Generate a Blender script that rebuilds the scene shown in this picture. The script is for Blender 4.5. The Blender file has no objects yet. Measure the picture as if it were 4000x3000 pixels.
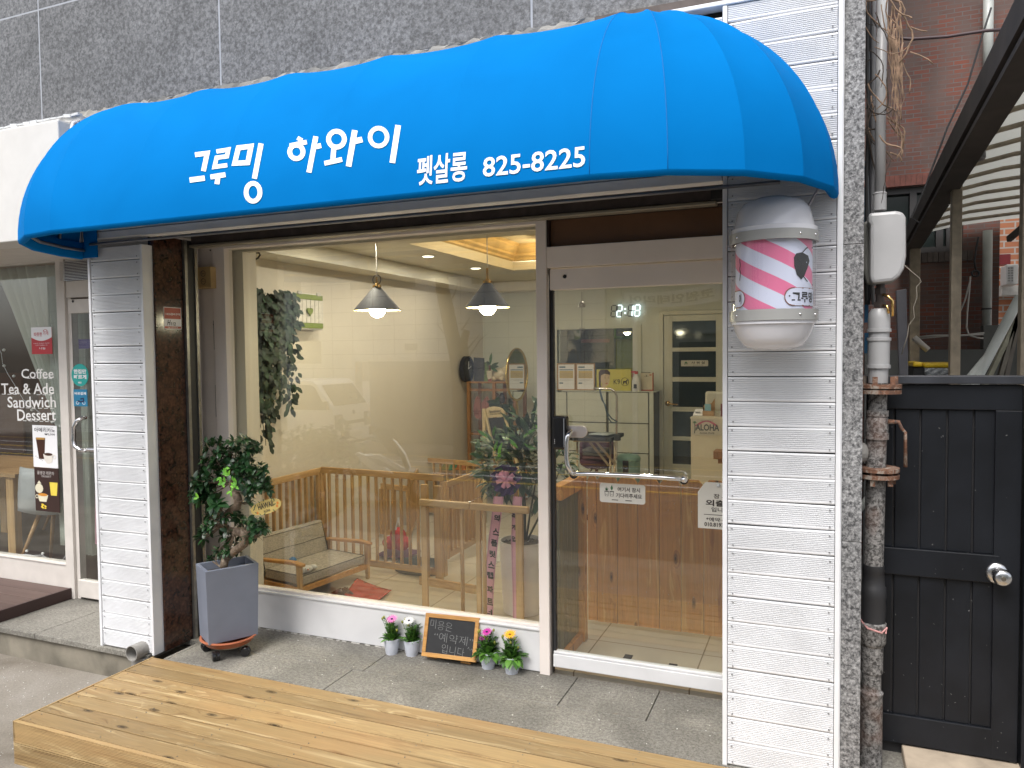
import bpy, math, random
from mathutils import Vector, Matrix, Euler, noise
V = Vector
rad = math.radians
sc = bpy.context.scene
random.seed(7)

# ------------------------------------------------------------------ camera
CAMZ = 1.68
FPX = 2950.0
YAW, PITCH, ROLL = rad(-22.32), rad(-2.37), rad(-0.642)
fwd = V((math.sin(YAW) * math.cos(PITCH), math.cos(YAW) * math.cos(PITCH), math.sin(PITCH)))
_r = V((math.cos(YAW), -math.sin(YAW), 0)); _u = _r.cross(fwd)
rgt = _r * math.cos(ROLL) + _u * math.sin(ROLL)
upv = -_r * math.sin(ROLL) + _u * math.cos(ROLL)
cam = bpy.data.cameras.new('camera'); cam.sensor_width = 36; cam.lens = 36 * FPX / 4000
cam.clip_start = 0.05; cam.clip_end = 300
co = bpy.data.objects.new('camera', cam); sc.collection.objects.link(co)
m = Matrix((rgt, upv, -fwd)).transposed().to_4x4(); m.translation = V((0, 0, CAMZ)); co.matrix_world = m
sc.camera = co

# ------------------------------------------------------------------ world, sun, exposure
SUN_EL, SUN_AZ = rad(57), rad(-12)      # azimuth measured from -Y towards -X (front left of the shop)
w = bpy.data.worlds.new('World'); sc.world = w; w.use_nodes = True
nt = w.node_tree; bg = nt.nodes['Background']; sky = nt.nodes.new('ShaderNodeTexSky'); sky.sky_type = 'NISHITA'
sky.sun_disc = False; sky.sun_elevation = SUN_EL; sky.sun_rotation = math.pi + SUN_AZ * -1
sky.air_density = 1.0; sky.dust_density = 4.0; sky.ozone_density = 1.0
hs = nt.nodes.new('ShaderNodeHueSaturation'); hs.inputs['Saturation'].default_value = 0.35
nt.links.new(sky.outputs[0], hs.inputs['Color']); nt.links.new(hs.outputs[0], bg.inputs[0]); bg.inputs[1].default_value = 0.15
sd = V((math.sin(SUN_AZ) * math.cos(SUN_EL), -math.cos(SUN_AZ) * math.cos(SUN_EL), math.sin(SUN_EL)))
sl = bpy.data.lights.new('sun', 'SUN'); sl.energy = 1.5; sl.angle = rad(30); sl.color = (1, .965, .92)
so = bpy.data.objects.new('sun', sl); sc.collection.objects.link(so); so.rotation_euler = sd.to_track_quat('Z', 'Y').to_euler()
sc.view_settings.view_transform = 'Standard'; sc.view_settings.look = 'None'
sc.view_settings.exposure = 0.82; sc.view_settings.gamma = 1
sc.cycles.max_bounces = 8; sc.cycles.transparent_max_bounces = 16; sc.cycles.use_denoising = True
sc.cycles.sample_clamp_indirect = 6

def ray(px, py): return fwd + rgt * ((px - 2000) / FPX) - upv * ((py - 1500) / FPX)
def A(px, py, y):
    """the point of the plane Y=y seen at (px,py) of the 4000x3000 photograph"""
    d = ray(px, py); p = d * (y / d.y); p.z += CAMZ; return p
def G(px, py, z):
    d = ray(px, py); p = d * ((z - CAMZ) / d.z); p.z += CAMZ; return p
def AX(px, py, x):
    d = ray(px, py); p = d * (x / d.x); p.z += CAMZ; return p

# ------------------------------------------------------------------ mesh builder
class MB:
    def __init__(s): s.v = []; s.f = []; s.r = []
    def add(s, vs, fs, r=None):
        o = len(s.v); s.v += [tuple(v) for v in vs]; s.f += [[i + o for i in f] for f in fs]
        if r is None: r = random.random()
        s.r += [r] * len(fs); return s
    def box(s, x0, x1, y0, y1, z0, z1, r=None, M=None):
        if x0 > x1: x0, x1 = x1, x0
        if y0 > y1: y0, y1 = y1, y0
        if z0 > z1: z0, z1 = z1, z0
        vs = [V((x, y, z)) for x in (x0, x1) for y in (y0, y1) for z in (z0, z1)]
        if M is not None: vs = [M @ v for v in vs]
        return s.add(vs, [(0, 1, 3, 2), (4, 6, 7, 5), (0, 4, 5, 1), (2, 3, 7, 6), (0, 2, 6, 4), (1, 5, 7, 3)], r)
    def cbox(s, c, d, rot=None, r=None):
        M = Matrix.Translation(V(c))
        if rot is not None: M = M @ (rot if isinstance(rot, Matrix) else Euler(rot).to_matrix().to_4x4())
        return s.box(-d[0] / 2, d[0] / 2, -d[1] / 2, d[1] / 2, -d[2] / 2, d[2] / 2, r, M)
    def bar(s, a, b, w, h, up=V((0, 0, 1)), r=None):
        a, b = V(a), V(b); d = (b - a); L = d.length; d.normalize()
        if abs(d.dot(up)) > .99: up = V((0, 1, 0))
        sx = d.cross(up).normalized(); u = sx.cross(d)
        vs = [a + d * (L * i) + sx * (j * w / 2) + u * (k * h / 2) for i in (0, 1) for j in (-1, 1) for k in (-1, 1)]
        return s.add(vs, [(0, 1, 3, 2), (4, 6, 7, 5), (0, 4, 5, 1), (2, 3, 7, 6), (0, 2, 6, 4), (1, 5, 7, 3)], r)
    def tube(s, pts, rr, n=8, caps=True, r=None):
        pts = [V(p) for p in pts]; k = len(pts)
        if not hasattr(rr, '__len__'): rr = [rr] * k
        vs = []; pu = None
        for i, p in enumerate(pts):
            t = (pts[min(i + 1, k - 1)] - pts[max(i - 1, 0)])
            t = t.normalized() if t.length > 1e-9 else V((0, 0, 1))
            if pu is None:
                pu = V((0, 0, 1)) if abs(t.z) < .9 else V((1, 0, 0))
            a = t.cross(pu)
            a = a.normalized() if a.length > 1e-6 else t.orthogonal().normalized()
            pu = a.cross(t)
            for j in range(n):
                an = 2 * math.pi * j / n
                vs.append(p + (a * math.cos(an) + pu * math.sin(an)) * rr[i])
        fs = [(i * n + j, i * n + (j + 1) % n, (i + 1) * n + (j + 1) % n, (i + 1) * n + j) for i in range(k - 1) for j in range(n)]
        if caps: fs += [tuple(range(n))[::-1], tuple((k - 1) * n + j for j in range(n))]
        return s.add(vs, fs, r)
    def lathe(s, prof, c=(0, 0, 0), n=24, M=None, r=None, a0=0, a1=2 * math.pi, sx=1, sy=1):
        full = abs(a1 - a0 - 2 * math.pi) < 1e-6; m_ = n if full else n + 1
        vs = []
        for (rr, z) in prof:
            for j in range(m_):
                an = a0 + (a1 - a0) * j / n
                p = V((rr * math.cos(an) * sx, rr * math.sin(an) * sy, z))
                if M is not None: p = M @ p
                vs.append(p + V(c))
        fs = [(i * m_ + j, i * m_ + (j + 1) % m_, (i + 1) * m_ + (j + 1) % m_, (i + 1) * m_ + j) for i in range(len(prof) - 1) for j in range(n)]
        return s.add(vs, fs, r)
    def ball(s, c, R, n=12, r=None, sc_=(1, 1, 1), M=None):
        prof = [(math.sin(math.pi * i / n) * 1.0 + 1e-5, -math.cos(math.pi * i / n)) for i in range(n + 1)]
        MM = Matrix.Diagonal((R * sc_[0], R * sc_[1], R * sc_[2], 1))
        if M is not None: MM = M @ MM
        return s.lathe(prof, c, n=n + 4, M=MM, r=r)
    def prism(s, pts, d, r=None):
        """polygon pts (Vectors) pushed along d"""
        d = V(d); n = len(pts); vs = [V(p) for p in pts] + [V(p) + d for p in pts]
        return s.add(vs, [tuple(range(n))[::-1], tuple(range(n, 2 * n))] + [(i, (i + 1) % n, (i + 1) % n + n, i + n) for i in range(n)], r)
    def grid(s, P, r=None):
        h, w_ = len(P), len(P[0])
        return s.add([p for row in P for p in row], [(i * w_ + j, i * w_ + j + 1, (i + 1) * w_ + j + 1, (i + 1) * w_ + j) for i in range(h - 1) for j in range(w_ - 1)], r)
    def leaf(s, p, d, up, L, W, fold=.25, curl=.3, r=None):
        d = V(d).normalized(); sd_ = d.cross(V(up))
        if sd_.length < 1e-3: sd_ = d.orthogonal()
        sd_.normalize(); u = sd_.cross(d)
        p = V(p); vs = []; prof = [(0, .04), (.22, .36), (.5, .5), (.78, .34), (1, .02)]
        for t, ww in prof:
            c = p + d * (L * t) - u * (curl * L * t * t)
            vs += [c - sd_ * (W * ww) + u * (fold * W * ww), c, c + sd_ * (W * ww) + u * (fold * W * ww)]
        fs = []
        for i in range(4):
            a = i * 3; fs += [(a, a + 1, a + 4, a + 3), (a + 1, a + 2, a + 5, a + 4)]
        return s.add(vs, fs, r)
    def build(s, name, mat, parent=None, smooth=False, bevel=0, solid=0, auto=None):
        me = bpy.data.meshes.new(name); me.from_pydata(s.v, [], s.f); me.update()
        at = me.attributes.new('rnd', 'FLOAT', 'FACE'); at.data.foreach_set('value', s.r)
        if mat: me.materials.append(mat)
        if smooth: me.polygons.foreach_set('use_smooth', [True] * len(me.polygons))
        o = bpy.data.objects.new(name, me); sc.collection.objects.link(o)
        if solid:
            md = o.modifiers.new('s', 'SOLIDIFY'); md.thickness = solid; md.offset = 0
        if bevel:
            md = o.modifiers.new('b', 'BEVEL'); md.width = bevel; md.segments = 2; md.limit_method = 'ANGLE'
        if auto: me.polygons.foreach_set('use_smooth', [True] * len(me.polygons)); me.set_sharp_from_angle(angle=rad(auto))
        if parent is not None: par(o, parent)
        return o
def par(o, p):
    o.parent = p; o.matrix_parent_inverse = Matrix.Translation(-ORG.get(p.name, V((0, 0, 0))))
ORG = {}
def thing(name, loc, label, cat, group=None, kind=None):
    o = bpy.data.objects.new(name, None); o.empty_display_size = .1; sc.collection.objects.link(o)
    o.location = loc; ORG[o.name] = V(loc); return tag(o, label, cat, group, kind)
def tag(o, label=None, cat=None, group=None, kind=None):
    if label: o['label'] = label
    if cat: o['category'] = cat
    if group: o['group'] = group
    if kind: o['kind'] = kind
    return o
def struct(o): o['kind'] = 'structure'; return o
def copy_tree(o, parent=None):
    c = o.copy(); sc.collection.objects.link(c)
    if parent is not None: c.parent = parent
    for ch in list(o.children): copy_tree(ch, c)
    return c

# ------------------------------------------------------------------ materials
class N:
    def __init__(s, name):
        s.m = bpy.data.materials.new(name); s.m.use_nodes = True; s.t = s.m.node_tree
        s.b = s.t.nodes['Principled BSDF']; s.out = s.t.nodes['Material Output']
    def n(s, typ, **kw):
        x = s.t.nodes.new('ShaderNode' + typ)
        for k, v in kw.items():
            if k.startswith('i_'): x.inputs[k[2:].replace('_', ' ')].default_value = v
            else: setattr(x, k, v)
        return x
    def l(s, a, b): s.t.links.new(a, b); return s
    def coord(s, scale=(1, 1, 1), rnd=0, rot=(0, 0, 0)):
        tc = s.n('TexCoord'); o = tc.outputs['Object']
        if rnd:
            at = s.n('Attribute', attribute_name='rnd'); mu = s.n('VectorMath', operation='MULTIPLY')
            mu.inputs[1].default_value = (rnd, rnd * .7, rnd * 1.3); s.l(at.outputs['Fac'], mu.inputs[0])
            ad = s.n('VectorMath', operation='ADD'); s.l(o, ad.inputs[0]); s.l(mu.outputs[0], ad.inputs[1]); o = ad.outputs[0]
        mp = s.n('Mapping'); mp.inputs['Scale'].default_value = scale; mp.inputs['Rotation'].default_value = rot
        s.l(o, mp.inputs[0]); return mp.outputs[0]
    def noise(s, co, scale, detail=3, dist=0, rough=.5):
        x = s.n('TexNoise', i_Scale=scale, i_Detail=detail, i_Distortion=dist, i_Roughness=rough); s.l(co, x.inputs['Vector']); return x.outputs['Fac']
    def ramp(s, f, stops):
        x = s.n('ValToRGB'); e = x.color_ramp.elements
        while len(e) < len(stops): e.new(.5)
        for i, (p, c) in enumerate(stops):
            e[i].position = p; e[i].color = (*c, 1) if hasattr(c, '__len__') else (c, c, c, 1)
        s.l(f, x.inputs[0]); return x.outputs[0]
    def mix(s, f, a, b, mode='MIX'):
        x = s.n('Mix', data_type='RGBA', blend_type=mode)
        for v, i in ((f, 0), (a, 6), (b, 7)):
            if isinstance(v, bpy.types.NodeSocket): s.l(v, x.inputs[i])
            else: x.inputs[i].default_value = v if i == 0 else ((*v, 1) if len(v) == 3 else v)
        return x.outputs[2]
    def bump(s, h, st=.3, d=.002):
        x = s.n('Bump', i_Strength=st, i_Distance=d); s.l(h, x.inputs['Height']); s.l(x.outputs[0], s.b.inputs['Normal']); return s
    def set(s, col=None, rough=None, metal=None, spec=None):
        if col is not None:
            if isinstance(col, bpy.types.NodeSocket): s.l(col, s.b.inputs['Base Color'])
            else: s.b.inputs['Base Color'].default_value = (*col, 1)
        if rough is not None:
            if isinstance(rough, bpy.types.NodeSocket): s.l(rough, s.b.inputs['Roughness'])
            else: s.b.inputs['Roughness'].default_value = rough
        if metal is not None: s.b.inputs['Metallic'].default_value = metal
        if spec is not None: s.b.inputs['Specular IOR Level'].default_value = spec
        return s
def plain(name, c, rough=.5, metal=0, var=.12, vs=9, spec=.5, bump=.0, bs=60):
    """a painted or moulded surface with faint dirt and tone variation"""
    k = N(name); co_ = k.coord(); f = k.noise(co_, vs, 5, .4)
    col = k.ramp(f, [(.3, tuple(x * (1 - var) for x in c)), (.7, tuple(min(1, x * (1 + var * .4)) for x in c))])
    k.set(col, rough, metal, spec)
    if bump: k.bump(k.noise(co_, bs, 3), bump, .002)
    return k.m
def glow(name, c, s):
    k = N(name); e = k.n('Emission', i_Strength=s); e.inputs[0].default_value = (*c, 1); k.l(e.outputs[0], k.out.inputs[0]); return k.m
def glass(name, tint=(.94, .955, .94), f0=.08):
    k = N(name); k.t.nodes.remove(k.b)
    tr = k.n('BsdfTransparent'); tr.inputs[0].default_value = (*tint, 1); gl = k.n('BsdfGlossy', i_Roughness=0.0); gl.inputs[0].default_value = (1, 1, 1, 1)
    lw = k.n('LayerWeight', i_Blend=.5); p = k.n('Math', operation='POWER'); k.l(lw.outputs['Facing'], p.inputs[0]); p.inputs[1].default_value = 5
    ma = k.n('Math', operation='MULTIPLY_ADD'); k.l(p.outputs[0], ma.inputs[0]); ma.inputs[1].default_value = 1 - f0; ma.inputs[2].default_value = f0
    mx = k.n('MixShader'); k.l(ma.outputs[0], mx.inputs[0]); k.l(tr.outputs[0], mx.inputs[1]); k.l(gl.outputs[0], mx.inputs[2]); k.l(mx.outputs[0], k.out.inputs[0]); return k.m
def knotted(k, co_, knots, axis, sc_, c1, c2, c3):
    vo = k.n('TexVoronoi', i_Scale=1.0, i_Randomness=1.0); vo.voronoi_dimensions = '2D'
    sp3 = k.n('SeparateXYZ'); k.l(k.coord((1, 1, 1), rnd=5), sp3.inputs[0]); cb = k.n('CombineXYZ'); oth = [q for q in (0, 1, 2) if q != axis]
    def M_(op, a, b):
        x = k.n('Math', operation=op)
        for i, v in ((0, a), (1, b)):
            if isinstance(v, bpy.types.NodeSocket): k.l(v, x.inputs[i])
            else: x.inputs[i].default_value = v
        return x.outputs[0]
    k.l(M_('MULTIPLY', sp3.outputs[axis], 3.4 * sc_), cb.inputs[0]); k.l(M_('MULTIPLY', M_('ADD', sp3.outputs[oth[0]], sp3.outputs[oth[1]]), 10.0 * sc_), cb.inputs[1]); k.l(cb.outputs[0], vo.inputs['Vector'])
    d = vo.outputs['Distance']; pick = k.n('SeparateColor'); k.l(vo.outputs['Color'], pick.inputs[0]); has = M_('GREATER_THAN', pick.outputs[0], 1 - knots)
    w = M_('MULTIPLY', M_('DIVIDE', .30, M_('ADD', d, .14)), has); cw = k.n('CombineXYZ'); [k.l(w, cw.inputs[q]) for q in oth]
    ad = k.n('VectorMath', operation='ADD'); k.l(co_, ad.inputs[0]); k.l(cw.outputs[0], ad.inputs[1])
    g = k.noise(ad.outputs[0], 1.3, 6, 1.3, .62); col = k.ramp(g, [(.30, c1), (.46, c2), (.56, tuple(x * .86 for x in c2)), (.66, c3)])
    patch = k.noise(k.coord((1.3, 4, 4), rnd=31), 1, 3, .4); col = k.mix(k.ramp(patch, [(.50, 0.0), (.68, .32)]), col, (c2[0] * 1.1, c2[1] * .88, c2[2] * .8))
    kf = M_('MULTIPLY', k.ramp(d, [(.035, 1.0), (.06, .45), (.08, .75), (.14, .0)]), has)
    return col, tuple(x * .22 for x in c1), kf
def wood(name, c1, c2, c3, axis=0, knots=0, sc_=1, rough=.55, var=.25, bump=.15):
    k = N(name); s3 = [13 * sc_] * 3; s3[axis] = .8 * sc_
    co_ = k.coord(tuple(s3), rnd=17)
    KN = None
    s4 = [90 * sc_] * 3; s4[axis] = 2.2 * sc_; fine = k.noise(k.coord(tuple(s4), rnd=9), 1, 3, .3)
    kcol = None
    if knots: col, kcol, kfac = knotted(k, co_, knots, axis, sc_, c1, c2, c3)
    else: col = k.ramp(k.noise(co_, 1.3, 6, 1.6, .6), [(.28, c1), (.5, c2), (.72, c3)])
    col = k.mix(.5, col, k.ramp(fine, [(.3, .62), (.65, 1.0)]), 'MULTIPLY')
    if knots: col = k.mix(kfac, col, kcol)
    at = k.n('Attribute', attribute_name='rnd')
    col = k.mix(1.0, col, k.ramp(at.outputs['Fac'], [(0, 1 - var), (1, 1.0)]), 'MULTIPLY')
    k.set(col, rough); k.bump(fine, bump, .001); return k.m
def granite(name, dark, mid, light, scale=1.0, rough=.6, grime=.35):
    k = N(name); co_ = k.coord()
    a = k.noise(co_, 130 * scale, 2, 0, .7); b = k.noise(co_, 60 * scale, 3, 0, .6)
    c = k.ramp(a, [(.36, dark), (.5, mid), (.63, light)])
    c = k.mix(.45, c, k.ramp(b, [(.4, dark), (.6, light)]), 'MIX')
    g = k.noise(co_, 2.2, 5, 1.0); c = k.mix(1.0, c, k.ramp(g, [(.3, 1 - grime), (.65, 1.0)]), 'MULTIPLY')
    k.set(c, rough); k.bump(a, .35, .0015); return k.m
def leafm(name, c1, c2, rough=.32):
    k = N(name); at = k.n('Attribute', attribute_name='rnd'); f = k.noise(k.coord(), 30, 2)
    c = k.ramp(at.outputs['Fac'], [(0, c1), (.85, c2), (1, tuple(min(1, x * 1.6) for x in c2))]); c = k.mix(.4, c, k.ramp(f, [(.3, .6), (.7, 1.0)]), 'MULTIPLY')
    k.set(c, rough); return k.m

WHITE = plain('white_paint', (.72, .73, .75), .45, var=.1, vs=5)
CREAM = plain('cream_frame_paint', (.84, .765, .71), .4, var=.08, vs=3)
SILLW = plain('white_sill_paint', (.74, .74, .75), .38, var=.1, vs=4)
WALLM = plain('cream_room_paint', (.71, .65, .55), .6, var=.05, vs=2)
BWALL = plain('pale_back_wall_paint', (.66, .68, .60), .6, var=.05, vs=2)
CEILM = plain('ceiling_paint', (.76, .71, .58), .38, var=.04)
BLACK = plain('black_plastic', (.012, .012, .014), .2, var=.1)
BLKM = plain('black_matte', (.02, .02, .022), .6)
DKBR = plain('dark_bronze_metal', (.085, .068, .062), .45, metal=.3, var=.3, vs=20)
STEEL = plain('brushed_steel', (.62, .62, .63), .22, metal=1, var=.06)
CHROME = plain('chrome', (.78, .78, .8), .07, metal=1, var=.03)
BRASS = plain('brass', (.78, .52, .2), .2, metal=1, var=.05)
GREYP = plain('grey_pipe_paint', (.42, .43, .45), .45, var=.2, vs=25, bump=.3)
PAPER = plain('white_paper', (.8, .8, .82), .5, var=.03)
GLASS = glass('window_glass')
GRAN_UP = granite('grey_granite_wall', (.058, .06, .064), (.112, .115, .12), (.225, .23, .24), .65, .5, .3)
GRAN_PIER = granite('speckled_granite', (.035, .036, .038), (.15, .15, .155), (.42, .42, .42), .8, .5, .25)
GRAN_FL = granite('granite_paving', (.14, .131, .112), (.215, .204, .178), (.34, .325, .285), 1.0, .75, .45)
GLEAF = leafm('dark_green_leaf', (.008, .032, .010), (.022, .075, .020), .4)
IVYLEAF = leafm('ivy_leaf', (.004, .013, .006), (.012, .038, .014), .65)
FLEAF = leafm('flower_plant_leaf', (.02, .075, .015), (.09, .22, .03), .45)
YLEAF = leafm('fresh_green_leaf', (.06, .25, .02), (.2, .5, .04), .4)
DECKW = wood('treated_deck_wood', (.23, .135, .055), (.46, .315, .145), (.64, .48, .255), 0, .34, 1, .5, .42)
FENCEW = wood('pale_oak_wood', (.46, .27, .12), (.62, .39, .18), (.70, .47, .24), 2, 0, 1, .42, .12, .08)
FENCEH = wood('pale_oak_rail', (.46, .27, .12), (.62, .39, .18), (.70, .47, .24), 0, 0, 1, .42, .12, .08)
PICKW = wood('stained_pine', (.34, .12, .028), (.72, .33, .09), (.84, .48, .16), 2, .35, 1, .38, .25)
OLIVEW = wood('olive_stained_board', (.10, .09, .045), (.19, .17, .085), (.24, .215, .115), 2, 0, 1, .5, .3)
SHELFW = wood('shelf_wood', (.22, .09, .03), (.36, .17, .06), (.42, .22, .09), 2, 0, 1, .45, .1)
ORANGEW = wood('orange_frame_wood', (.42, .19, .05), (.60, .31, .09), (.68, .38, .13), 0, 0, 1.4, .4, .1)
COVEW = plain('cove_moulding', (.74, .53, .24), .4, var=.25, vs=6)
CONC = plain('concrete', (.30, .29, .27), .85, var=.35, vs=6, bump=.5, bs=90)
RUST = N('rusty_iron')
_c = RUST.coord(); _f = RUST.noise(_c, 26, 6, .8, .65)
RUST.set(RUST.ramp(_f, [(.35, (.06, .045, .04)), (.5, (.17, .075, .04)), (.62, (.30, .26, .22))]), .8).bump(_f, .6, .003); RUST = RUST.m
PIPEG = N('flaking_grey_pipe')
_c = PIPEG.coord(); _f = PIPEG.noise(_c, 70, 4, .5, .7); _g = PIPEG.noise(_c, 5, 3)
PIPEG.set(PIPEG.mix(PIPEG.ramp(_g, [(.55, 0.0), (.75, .8)]), PIPEG.ramp(_f, [(.4, (.045, .042, .04)), (.5, (.16, .155, .15)), (.62, (.30, .29, .28))]), (.16, .07, .04)), .75).bump(_f, .6, .003); PIPEG = PIPEG.m

# ------------------------------------------------------------------ lettering
def textmesh(s, bold=0.0, shear=0.0):
    c = bpy.data.curves.new('t', 'FONT'); c.body = s; c.size = 1; c.offset = bold; c.shear = shear; c.resolution_u = 3
    c.align_x = 'LEFT'
    o = bpy.data.objects.new('t', c); sc.collection.objects.link(o); bpy.context.view_layer.update()
    me = bpy.data.meshes.new_from_object(o.evaluated_get(bpy.context.evaluated_depsgraph_get()))
    vs = [v.co.copy() for v in me.vertices]; fs = [tuple(p.vertices) for p in me.polygons]
    bpy.data.objects.remove(o); bpy.data.curves.remove(c); bpy.data.meshes.remove(me)
    if not vs: return [], []
    x0 = min(v.x for v in vs); x1 = max(v.x for v in vs); y0 = min(v.y for v in vs); y1 = max(v.y for v in vs)
    return [V(((v.x - x0) / (x1 - x0), (v.y - y0) / max(y1 - y0, 1e-6), 0)) for v in vs], fs
def write(mb, s, org, right, up, W, H, bold=0.01, shear=0, fn=None):
    """lettering s filling a W x H box whose lower left corner is org"""
    vs, fs = textmesh(s, bold, shear)
    if not vs: return
    out = []
    for v in vs:
        p = V(org) + V(right) * (v.x * W) + V(up) * (v.y * H)
        out.append(fn(p) if fn else p)
    mb.add(out, fs)
def stroke(mb, pts, wd, closed=False, fn=None, sub=1):
    """a flat thick line in the XZ plane given as (x,z) pairs; fn maps (x,z) to a point"""
    P = [V((p[0], p[1])) for p in pts]; n = len(P); L = []; R = []
    for i in range(n):
        a = P[(i - 1) % n] if (closed or i > 0) else None; b = P[(i + 1) % n] if (closed or i < n - 1) else None
        d1 = (P[i] - a).normalized() if a is not None else None; d2 = (b - P[i]).normalized() if b is not None else None
        if d1 is None: d1 = d2
        if d2 is None: d2 = d1
        n1 = V((-d1.y, d1.x)); n2 = V((-d2.y, d2.x)); nn = (n1 + n2)
        nn = nn.normalized() if nn.length > 1e-6 else n1
        k = wd / 2 / max(.45, nn.dot(n1)); L.append(P[i] + nn * k); R.append(P[i] - nn * k)
    m_ = n if closed else n - 1
    for i in range(m_):
        j = (i + 1) % n
        for q in range(sub):
            t0, t1 = q / sub, (q + 1) / sub
            mb.add([fn(L[i].lerp(L[j], t0)), fn(R[i].lerp(R[j], t0)), fn(R[i].lerp(R[j], t1)), fn(L[i].lerp(L[j], t1))], [(0, 1, 2, 3)])
def ring(mb, c, rx, ry, wd, fn, n=28):
    stroke(mb, [(c[0] + rx * math.cos(2 * math.pi * i / n), c[1] + ry * math.sin(2 * math.pi * i / n)) for i in range(n)], wd, True, fn)
def plateM(p00, right, up):   # matrix: local x=right, y=normal(back), z=up
    r_ = V(right).normalized(); u_ = V(up).normalized(); n_ = u_.cross(r_)
    M = Matrix((r_, n_, u_)).transposed().to_4x4(); M.translation = V(p00); return M
X1 = V((1, 0, 0)); Z1 = V((0, 0, 1)); Y1 = V((0, 1, 0))

# ================================================================== GROUND AND PAVING
def street_z(y):
    if y >= 3.0: return -.18
    if y >= 2.29: return -.18 - (3.0 - y) / .71 * .02
    return max(-.2 - .055 * (2.29 - y), -1.15)
asph = N('street_concrete'); _c = asph.coord(); _f = asph.noise(_c, 110, 3, 0, .7); _g = asph.noise(_c, 1.6, 6, 1.2)
_k = asph.n('TexVoronoi', i_Scale=26.0); asph.l(asph.coord((1, 1.6, 1)), _k.inputs['Vector'])
_col = asph.mix(1.0, asph.ramp(_g, [(.3, (.13, .11, .085)), (.5, (.23, .205, .17)), (.75, (.31, .285, .25))]), asph.ramp(_f, [(.3, .7), (.65, 1.0)]), 'MULTIPLY')
_col = asph.mix(asph.ramp(_k.outputs['Distance'], [(.06, .75), (.11, 0.0)]), _col, (.5, .49, .46))
asph.set(_col, .85).bump(_f, .5, .003)
mb = MB(); ys = [3.6, 3.0, 2.8, 2.6, 2.29, 1.5, 0, -4, -8, -11.7, -15, -40, -60]; xs = [-60, -20, -12, -6, -3, 0, 3, 10, 40]
mb.grid([[V((x, y, street_z(y))) for x in xs] for y in ys][::-1], .5); struct(mb.build('street', asph.m))
road = N('asphalt'); _c = road.coord(); _f = road.noise(_c, 160, 3)
road.set(road.mix(1.0, road.ramp(_f, [(.35, (.055, .055, .056)), (.65, (.10, .10, .10))]), road.ramp(road.noise(_c, 1.2, 4), [(.3, .7), (.7, 1.0)]), 'MULTIPLY'), .85).bump(_f, .4, .003)
mb = MB(); yr = [.2, -1, -3, -5, -7, -9.4]
mb.grid([[V((x, y, street_z(y) + .004)) for x in (-60, -12, -6, 0, 8, 40)] for y in yr][::-1], .5); struct(mb.build('road', road.m))
YEL = plain('yellow_road_paint', (.62, .40, .05), .7, var=.3, vs=30); WHT = plain('white_road_paint', (.7, .7, .68), .7, var=.3, vs=30)
for i, yy in enumerate((-4.7, -5.5, -6.4, -7.4, -8.6)):
    mb = MB(); h = .16
    mb.grid([[V((x, yy + q * h, street_z(yy + q * h) + .009)) for x in (-30, -9.4, -4, 3, 30)] for q in (0, 1)], .5)
    struct(mb.build('road_marking', (YEL, WHT)[i % 2]))

# granite step in front of the shops
mb = MB(); slabs = [-9, -7.4, -5.9, -4.43, -3.62]
for a, b in zip(slabs[:-1], slabs[1:]): mb.box(a + .002, b - .002, 3.085, 3.9, -.032, 0)
mb.box(-3.618, -3.36, 3.35, 3.9, -.032, 0); mb.box(-3.618, -3.50, 3.085, 3.35, -.032, 0); mb.box(-3.385, -3.36, 3.085, 3.35, -.032, 0)
xs_ = [-3.358, -2.62, -2.56, -1.93, -.93, -.45, .2]
cut = 3.345
for a, b in ((-3.358, -2.31), (-2.306, -.1), (-.096, .6)): mb.box(a, b, 3.085, cut - .003, -.055, 0)
for a, b in ((-3.358, -2.25), (-2.246, -1.16), (-1.156, -.735), (-.731, .6)): mb.box(a, b, cut, 3.68, -.055, 0.0)
step = mb.build('pavement_step', GRAN_FL, bevel=.003); struct(step)
mb = MB().box(-9, -3.62, 3.105, 3.85, -.4, -.033); mb.box(-3.36, .6, 3.12, 3.85, -.4, -.056); mb.box(-3.62, -3.36, 3.36, 3.85, -.4, -.056)
struct(mb.build('step_riser', plain('stained_riser', (.21, .19, .15), .9, var=.5, vs=5, bump=.5, bs=70)))
# small chips of stone and paint lying on the paving
mb = MB()
for i in range(260):
    if i < 60: x, y = random.uniform(-3.3, -.3), random.uniform(3.1, 3.62); z = 0
    else: x, y = random.uniform(-4.9, -3.5), random.uniform(2.3, 3.0); z = street_z(y)
    s = random.uniform(.001, .004); mb.cbox((x, y, z + .001), (s * 2, s, .002), (0, 0, random.uniform(0, 3)))
tag(mb.build('debris', plain('pale_chip', (.6, .59, .55), .8)), 'small pale paint chips and grit scattered over the paving and street', 'debris', kind='stuff')

# drain pipe stub under the left pillar
t = thing('drain_pipe', (-3.52, 3.05, -.07), 'grey plastic drain pipe stub poking out through the granite step under the left white pillar', 'pipe')
c = A(513, 2554, 3.02); mb = MB(); 
mb.lathe([(.040, 0), (.044, 0), (.044, .2), (.040, .2), (.040, 0)], c, 24, M=Euler((rad(-90), 0, 0)).to_matrix().to_4x4())
mb.build('pipe', plain('drain_plastic', (.30, .29, .27), .5, var=.3, vs=25), t, smooth=False, auto=40)
mb = MB().box(c.x - .05, c.x + .05, 3.06, 3.12, -.2, c.z - .042); mb.build('mortar_block', CONC, t)

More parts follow.
